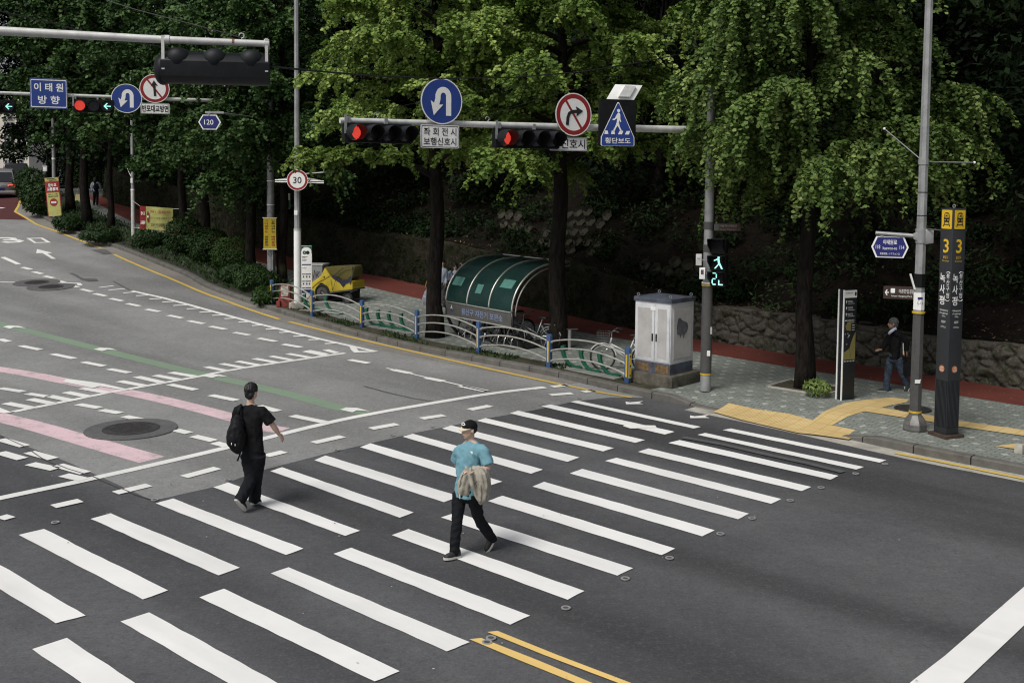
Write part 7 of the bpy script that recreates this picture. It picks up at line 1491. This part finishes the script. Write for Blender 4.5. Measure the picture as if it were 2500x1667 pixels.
for x, y, rr_, d in ((1300, 700, .26, -.03), (1850, 830, .17, .05), (1340, 760, .26, .62)):
    c = yq(x, y, d); w_ = part('wheel', MB().tube([c + rY * (rr_ * math.cos(i * math.pi / 12)) + UP * (rr_ * math.sin(i * math.pi / 12)) for i in range(25)], .045, 8, False), M_TYRE, tr); part('rim', MB().ring(c + nY * .02, rY, UP, nY, rr_ * .3, rr_ * .82, .03, 20), M_DGREY, w_); mb = MB()
    for i in range(10): an = i * math.pi / 5; mb.tube([c, c + rY * (rr_ * math.cos(an)) + UP * (rr_ * math.sin(an))], .006, 4)
    o_ = part('spokes', mb, M_CHROME, w_); o_['kind'] = 'stuff'
part('roof_bar', MB().tube([yq(1580, 300, -.05), yq(1700, 190, -.05), yq(1800, 120, -.05), yq(1920, 100, -.05), yq(2050, 115, -.05), yq(1990, 330, -.05), yq(1940, 500, -.05)], .016, 6), M_DGREY, tr); part('body_seam', MB().tube([yq(1060, 590, -.01), yq(1180, 480, -.01), yq(1260, 430, -.01), yq(1380, 370, -.01), yq(1460, 320, -.01)], .007, 5), M_INK, tr)
part('bungee', MB().tube([yq(1640, 345, -.08), yq(1600, 500, -.08), yq(1555, 640, -.08)], .007, 5), M_INK, tr); part('bungee', MB().tube([yq(1505, 390, -.06), yq(1545, 650, -.06)], .007, 5), M_INK, tr); part('rear_bumper', MB().tube([yq(1930, 700, .0), yq(2000, 660, .0), yq(2020, 650, .2)], .018, 6), M_DGREY, tr); part('badge', MB().tube([yq(1310, 330, -.012), yq(1330, 360, -.012), yq(1350, 320, -.012)], .010, 5), M_INK, tr)
# ------------------------------------------------------------------ banners at the left
rr_, nn_ = frame((.06, -1)); b = G(130, 556, off=.15); c, w_, h_ = tri_box(*ZE(524, 393), *ZE(700, 838), b, rr_); nn2 = (nn_ - UP * .0); t = thing('standing_banner', 'tilted red and yellow standing banner panel at the planting bed', 'banner', b)
tu_ = (UP * .996 - rr_ * .075).normalized(); tr_ = (rr_ * .996 + UP * .075).normalized()
part('panel', MB().prism(rrect(w_ * .94, h_, .01), c, tr_, tu_, nn_, .04), M_REDC, t)
flat([(-.45 * w_, .40 * h_), (.45 * w_, .40 * h_), (.45 * w_, .495 * h_), (-.45 * w_, .495 * h_)], c, tr_, tu_, nn_, M_LIME, t, 'yellow_field'); flat([(-.41 * w_, -.495 * h_), (.41 * w_, -.495 * h_), (.41 * w_, .11 * h_), (-.41 * w_, .11 * h_)], c, tr_, tu_, nn_, M_LIME, t, 'yellow_field')
text('잠수교', c + tu_ * (.305 * h_), tr_, tu_, nn_, h_ * .085, M_WSIGN, t, bold=.03, wid=w_ * .54, depth=.009); text('교통통제', c + tu_ * (.20 * h_), tr_, tu_, nn_, h_ * .085, M_WSIGN, t, bold=.03, wid=w_ * .72, depth=.009)
text('2024. 6. 1 (토)', c + tu_ * (.065 * h_), tr_, tu_, nn_, h_ * .035, M_INK, t, bold=.02, wid=w_ * .64, depth=.009); text('00:00-24:00', c + tu_ * (.012 * h_), tr_, tu_, nn_, h_ * .034, M_INK, t, bold=.02, wid=w_ * .64, depth=.009)
part('stop_roundel', MB().prism(circ(.10 * h_, k=24), c - tu_ * (.14 * h_) + nn_ * .009, tr_, tu_, nn_, .003), M_REDC, t); part('roundel_bar', MB().box(c - tu_ * (.14 * h_) + nn_ * .012, (w_ * .34, .004, h_ * .05), tr_, nn_, tu_), M_WSIGN, t); text('교통통제', c - tu_ * (.14 * h_), tr_, tu_, nn_, h_ * .022, M_INK, t, wid=w_ * .3, depth=.016)
for y in (.465, .425): part('text_bar', MB().box(c + tu_ * (y * h_) + nn_ * .008 + tr_ * ((.445 - y) * 3 * w_), (w_ * .5, .004, h_ * .02), tr_, nn_, tu_), M_INK, t)
# pole with the tied banner
pb = G(326, 585, off=.15); pt = thing('lamp_pole', 'slim grey pole with a yellow banner tied to it at the left', 'pole', pb)
part('pole', MB().tube([pb, pb + UP * 2.3, pb + UP * 8], [.10, .085, .06], 10), M_GALV, pt); part('sleeve', MB().tube([pb + UP * .05, pb + UP * 2.35], [.105, .095], 12), M_PIPE, pt); part('band', MB().tube([pb + UP * 2.36, pb + UP * 2.44], [.10, .10], 12), M_WSIGN, pt); part('sticker', MB().box(pb + V((-.02, -.09, 2.85)), (.10, .02, .24)), M_WSIGN, pt); part('bracket_strip', MB().box(pb + V((-.16, -.02, 3.25)), (.03, .03, .42), V((.92, 0, .4)), V((0, -1, 0)), V((-.4, 0, .92))), M_WSIGN, pt)
c, w_, h_ = tri_box(*ZE(1610, 708), *ZE(1985, 995), pb, rr_); t = thing('banner', 'wide yellow and red horizontal banner tied to the slim pole', 'banner', c)
def bq(u_, v_): return c + rr_ * (u_ * w_) + UP * (v_ * h_ - .045 * h_ * (u_ + .5) * 2) + nn_ * (.04 * math.sin(u_ * 9))
N_ = 16
for nm, a, b_, m_ in (('red_end', -.5, -.325, M_REDC), ('cloth', -.325, .5, M_LIME)):
    mb = MB()
    for i in range(N_ + 1):
        u_ = a + (b_ - a) * i / N_
        for v_ in (-.46, .46): mb.v += [bq(u_, v_), bq(u_, v_) - nn_ * .006]
    mb.f = [f_ for i in range(N_) for f_ in ((4 * i, 4 * i + 4, 4 * i + 6, 4 * i + 2), (4 * i + 1, 4 * i + 3, 4 * i + 7, 4 * i + 5))]; part(nm, mb, m_, t, smooth=2)
def btx(s, u_, v_, h, wd, m_, **kw): text(s, bq(u_, v_) + nn_ * .03, (rr_ - UP * .03).normalized(), UP, nn_, h_ * h, m_, t, wid=w_ * wd, **kw)
btx('2024. 6. 1 (토) 00:00-24:00', .13, .27, .13, .62, M_REDC, bold=.02); btx('잠수교 양방향 교통통제 안내', .13, .03, .09, .62, M_INK); btx('2024지구건강서울푸드페스티벌', .15, -.24, .15, .62, M_INK, bold=.02)
btx('잠수교', -.41, .17, .15, .12, M_WSIGN, bold=.03); btx('교통통제', -.41, -.20, .15, .14, M_WSIGN, bold=.03); part('stop_roundel', MB().prism(circ(.032 * w_, .22 * h_, 20), bq(-.265, .05) + nn_ * .03, rr_, UP, nn_, .004), M_REDC, t); part('roundel_bar', MB().box(bq(-.265, .05) + nn_ * .036, (.05 * w_, .004, .08 * h_), rr_, nn_), M_WSIGN, t)
for v_ in (-.42, .46): part('cord', MB().tube([bq(-.5, v_), V((pb.x, pb.y - .09, c.z + v_ * h_ + (.25 if v_ > 0 else .02)))], .010, 5), M_WSIGN, t)
part('cord', MB().tube([bq(.5, .44), bq(.5, .44) + rr_ * .8 + V((0, .2, -.02))], .010, 5), M_WSIGN, t)
pb = G(134, 530, off=.15); pt = thing('lamp_pole', 'thin pale pole rising behind the standing banner', 'pole', pb); part('pole', MB().tube([pb, pb + UP * 2.4, pb + UP * 7.5], [.11, .10, .07], 10), M_GALV, pt); part('sticker', MB().box(pb + V((-.02, -.12, 3.9)), (.13, .02, .42)), M_WSIGN, pt); part('band', MB().tube([pb + UP * 3.1, pb + UP * 3.2], [.105, .105], 10), M_WSIGN, pt)
q = P(111, 413, 63); t = thing('small_box', 'small white box hung on a dark post among the far trees', 'box', q); part('body', MB().box(q, (.22, .16, .28)), M_WSIGN, t, bev=.01); part('lid', MB().box(q + UP * .16, (.27, .2, .05)), M_WSIGN, t); part('post', MB().cyl(V((q.x + .05, q.y + .14, terr(63))), q + V((.05, .14, .9)), .04), M_BLACK, t)
for i, (x, y, lab) in enumerate(((149, 476, 'left one of two red and white barriers far behind the banner'), (158, 478, 'right one of two red and white barriers far behind the banner'))):
    q = G(x, y, off=.15) if False else P(x, y, 66); gz = q.z; t = thing('traffic_barrier', lab, 'barrier', q, 'distant red barriers'); part('body', MB().box(q - UP * .35, (.20, .2, .9), taper=.7), mat('orange red plastic', (.42, .06, .03), .5), t); part('reflective_band', MB().tube([q - UP * .02, q + UP * .10], [.12, .11], 8), M_WSIGN, t); part('reflective_band', MB().tube([q - UP * .32, q - UP * .2], [.13, .12], 8), M_WSIGN, t)
q = G(*ZE(905, 690), off=.15); t = thing('folding_sign', 'small pale yellow folding floor sign on the red path', 'floor sign', q); M_PY = mat('pale yellow plastic', (.50, .43, .18), .6)
for s in (-1, 1): part('leaf', MB().prism([(-.22, 0), (-.17, .02), (-.15, .18), (.15, .18), (.17, .02), (.22, 0), (.17, .55), (-.17, .55)], q + V((0, s * -.14, 0)), V((1, 0, 0)), V((0, s * .25, .97)).normalized(), V((0, -1, 0)), .02), M_PY, t)
part('handle', MB().tube([q + V((-.1, 0, .55)), q + V((0, 0, .95)), q + V((.1, 0, .55))], .02, 6), M_PY, t)
# ------------------------------------------------------------------ cars at the far left
M_GLASS = mat('dark car glass', (.012, .014, .018), .12, spec=.6); M_CSIL = mat('silver grey car paint', (.34, .33, .32), .25, .5, var=.05, coat=.6); M_CBLK = mat('black car paint', (.012, .012, .014), .2, .2, coat=.8); M_TAIL = mat('lit tail lamp', (.45, .02, .01), .3, emit=(1, .10, .05), estr=.8)
def car(label, c, d, W_, L_, H_, m_p, lit=True, tall=False):
    """c: ground point under the rear bumper centre, d: driving direction"""
    d = d.normalized(); r = V((d.y, -d.x, 0)); sl_ = (terr(c.y + 3) - terr(c.y)) / 3; d = V((d.x, d.y, sl_ * d.y)).normalized(); u = r.cross(d)
    t = thing('parked_car' if False else 'car', label, 'car', c); q = lambda x, y, z: c + r * x + d * y + u * z
    h1 = H_ * (.60 if not tall else .56); sec = []
    for y, w_, zb, zt in ((0.0, .42, .34, h1 * .86), (.06, .47, .26, h1 * .97), (.35, .495, .22, h1), (L_ * .3, .5, .2, h1 * 1.0), (L_ * .7, .5, .2, h1 * .98), (L_ * .93, .47, .24, h1 * .86), (L_, .40, .32, h1 * .68)):
        a = W_ * w_; sec.append([q(-a * .9, y, zb), q(a * .9, y, zb), q(a, y, zb + .12), q(a, y, zt * .72), q(a * .95, y, zt * .93), q(a * .82, y, zt), q(-a * .82, y, zt), q(-a * .95, y, zt * .93), q(-a, y, zt * .72), q(-a, y, zb + .12)])
    part('body', MB().loft(sec), m_p, t, smooth=.7)
    y0, y1, y2, y3 = (.10, L_ * .20, L_ * .52, L_ * .68) if not tall else (.06, .40, L_ * .56, L_ * .72); wb, wt = W_ * .455, W_ * .36
    A = [q(-wb, y0, h1 - .02), q(wb, y0, h1 - .02), q(wt, y1, H_), q(-wt, y1, H_)]; B = [q(-wt, y2, H_ * .995), q(wt, y2, H_ * .995), q(wb, y3, h1 - .03), q(-wb, y3, h1 - .03)]
    part('cabin', MB().add(A + B, [(0, 1, 2, 3), (3, 2, 5, 4), (4, 5, 6, 7), (1, 6, 5, 2), (0, 3, 4, 7), (0, 7, 6, 1)]), m_p, t, bev=.04, smooth=.9)
    rw = lambda f_, g: q((-wb + .10) * (1 - g) + (-wt + .06) * g if f_ < 0 else (wb - .10) * (1 - g) + (wt - .06) * g, y0 + (y1 - y0) * g - .035, h1 - .02 + (H_ - h1 + .02) * g + .012)
    part('rear_window', MB().add([rw(-1, .08), rw(1, .08), rw(1, .86), rw(-1, .86)], [(0, 1, 2, 3)]), M_GLASS, t)
    for s in (-1, 1):
        sw = lambda y, g: q(s * (wb + (wt - wb) * g + .028), y, h1 + (H_ - h1) * g)
        part('side_window', MB().add([sw(y0 + .45, .12), sw(y3 - .35, .12), sw(y2 - .1, .84), sw(y1 + .18, .84)], [(0, 1, 2, 3)] if s > 0 else [(3, 2, 1, 0)]), M_GLASS, t)
        for y in (L_ * .19, L_ * .81):
            cc_ = q(s * W_ * .44, y, .33); w_ = part('wheel', MB().tube([cc_ - r * .10, cc_ - r * .11 * -1], [.33, .33], 24), M_TYRE, t); part('rim', MB().tube([cc_ + r * s * .105, cc_ + r * s * .115], [.2, .2], 16), M_GALV, w_)
        part('tail_lamp', MB().tube([q(s * W_ * .24, -.005 + .0, h1 * .80), q(s * W_ * .26, -.02, h1 * .87), q(s * W_ * .40, .0, h1 * .87), q(s * W_ * .47, .12, h1 * .85), q(s * W_ * .46, .08, h1 * .76), q(s * W_ * .40, .0, h1 * .76)], .030, 6), M_TAIL if lit else M_RSIGN, t)
        part('door_mirror', MB().ell(q(s * (W_ * .52), y3 - .55, h1 + .06), .10, .05, .07, r, d, u), m_p, t, smooth=2)
    part('number_plate', MB().box(q(0, -.025, h1 * .62), (.5, .02, .13), r, -d, u), M_NAVY, t); part('badge', MB().prism([(-.03, .03), (0, -.05), (.03, .03)][::1], q(0, -.02, h1 * .80), r, u, -d, .01), M_WSIGN, t); part('rear_bumper', MB().loft([[q(x * W_ * .46, y, z) for y, z in ((.03, .22), (-.045, .28), (-.055, .42), (.0, .50), (.1, .4))] for x in (-1, -.5, 0, .5, 1)]), m_p, t, smooth=.9); part('diffuser', MB().box(q(0, .0, .26), (W_ * .7, .06, .12), r, -d, u), M_BLACK, t)
dcar = V((-.40, .915, 0)); cA = G(1, 485); car('silver grey sedan with red tail lamps at the left frame edge', cA, dcar, 1.84, 4.6, 1.60, M_CSIL)
cB_ = cA + dcar.normalized() * 7.2 + V((.915, .40, 0)) * .62; cB_.z = terr(cB_.y); car('black tall car driving ahead of the silver grey sedan', cB_, dcar, 1.86, 4.6, 1.74, M_CBLK, False, True)
# ------------------------------------------------------------------ distant apartment block
bq0 = P(-330, 450, 165); M_CREAM = mat('cream rendered wall', (.74, .69, .60), .8, var=.06, scale=.6); M_WHT2 = mat('white balcony frame', (.80, .79, .77), .7, var=.05); M_PANE = mat('dark window pane', (.035, .04, .045), .25)
ab = thing('apartment_building', 'distant cream apartment block with white balcony rows at the left edge', 'building', bq0); x0 = P(-330, 450, 165).x; x1 = P(72, 450, 165).x; zt = P(0, 200, 165).z; zb_ = P(0, 450, 165).z - 6
part('wall', MB().box(((x0 + x1) / 2, 170, (zb_ + zt) / 2), (x1 - x0, 10, zt - zb_)), M_CREAM, ab); part('roof', MB().box(((x0 + x1) / 2, 170, zt + .4), (x1 - x0 + 1, 11, .8)), M_WHT2, ab)
fl = 13.2 * 165 / F
for i in range(-1, 9):
    z = P(0, 395, 165).z + fl * i * 1.15
    for px0, px1 in ((11.5, 19), (20.5, 34.5), (42.5, 57)):
        a, b_ = P(px0, 400, 165).x, P(px1, 400, 165).x
        w_ = part('window', MB().box(((a + b_) / 2, 164.95, z), (b_ - a, .1, fl * .88)), M_WHT2, ab); nP = 1 if b_ - a < .6 else 2
        for kx in range(nP): part('pane', MB().box((a + (b_ - a) * (kx + .5) / nP, 164.88, z + .0), ((b_ - a) / nP * .74, .06, fl * .62)), M_PANE, w_)
        part('balcony_rail', MB().box(((a + b_) / 2, 164.7, z - fl * .33), ((b_ - a), .06, fl * .2)), M_DGREY, w_)
random.seed(2)
def hedge(label, pts, seed, n, r, m, leaf=.3):
    rng = np.random.default_rng(seed); t = thing('hedge', label, 'hedge', pts[0]); X, D = [], []
    for p_ in pts: x, d = blob(rng, (p_.x, p_.y, p_.z + r * .6), (r, r, r), n, .6); X.append(x); D.append(d)
    X = np.concatenate(X); D = np.concatenate(D); part('stem', MB().cyl(pts[0], pts[0] + UP * r, .1), M_BARK, t); leaves('foliage', X, D + rng.normal(size=D.shape) * .5 + np.array([0, 0, .4]), leaf * rng.uniform(.7, 1.3, len(X)), rng.normal(.5, .2, len(X)), m, t, LANCE, rng)
hedge('sunlit green hedge beyond the black car at the head of the road', [V((-36 + i * 1.4, 86 + (i % 2) * .7, terr(86))) for i in range(6)], 5, 700, 1.3, M_SHRUB)
hedge('patch of bright green bushes seen between far trunks', [V((-30.5 + i * 1.2, 74.5, terr(74) + .2)) for i in range(3)], 6, 600, 1.2, M_GINK, .22)
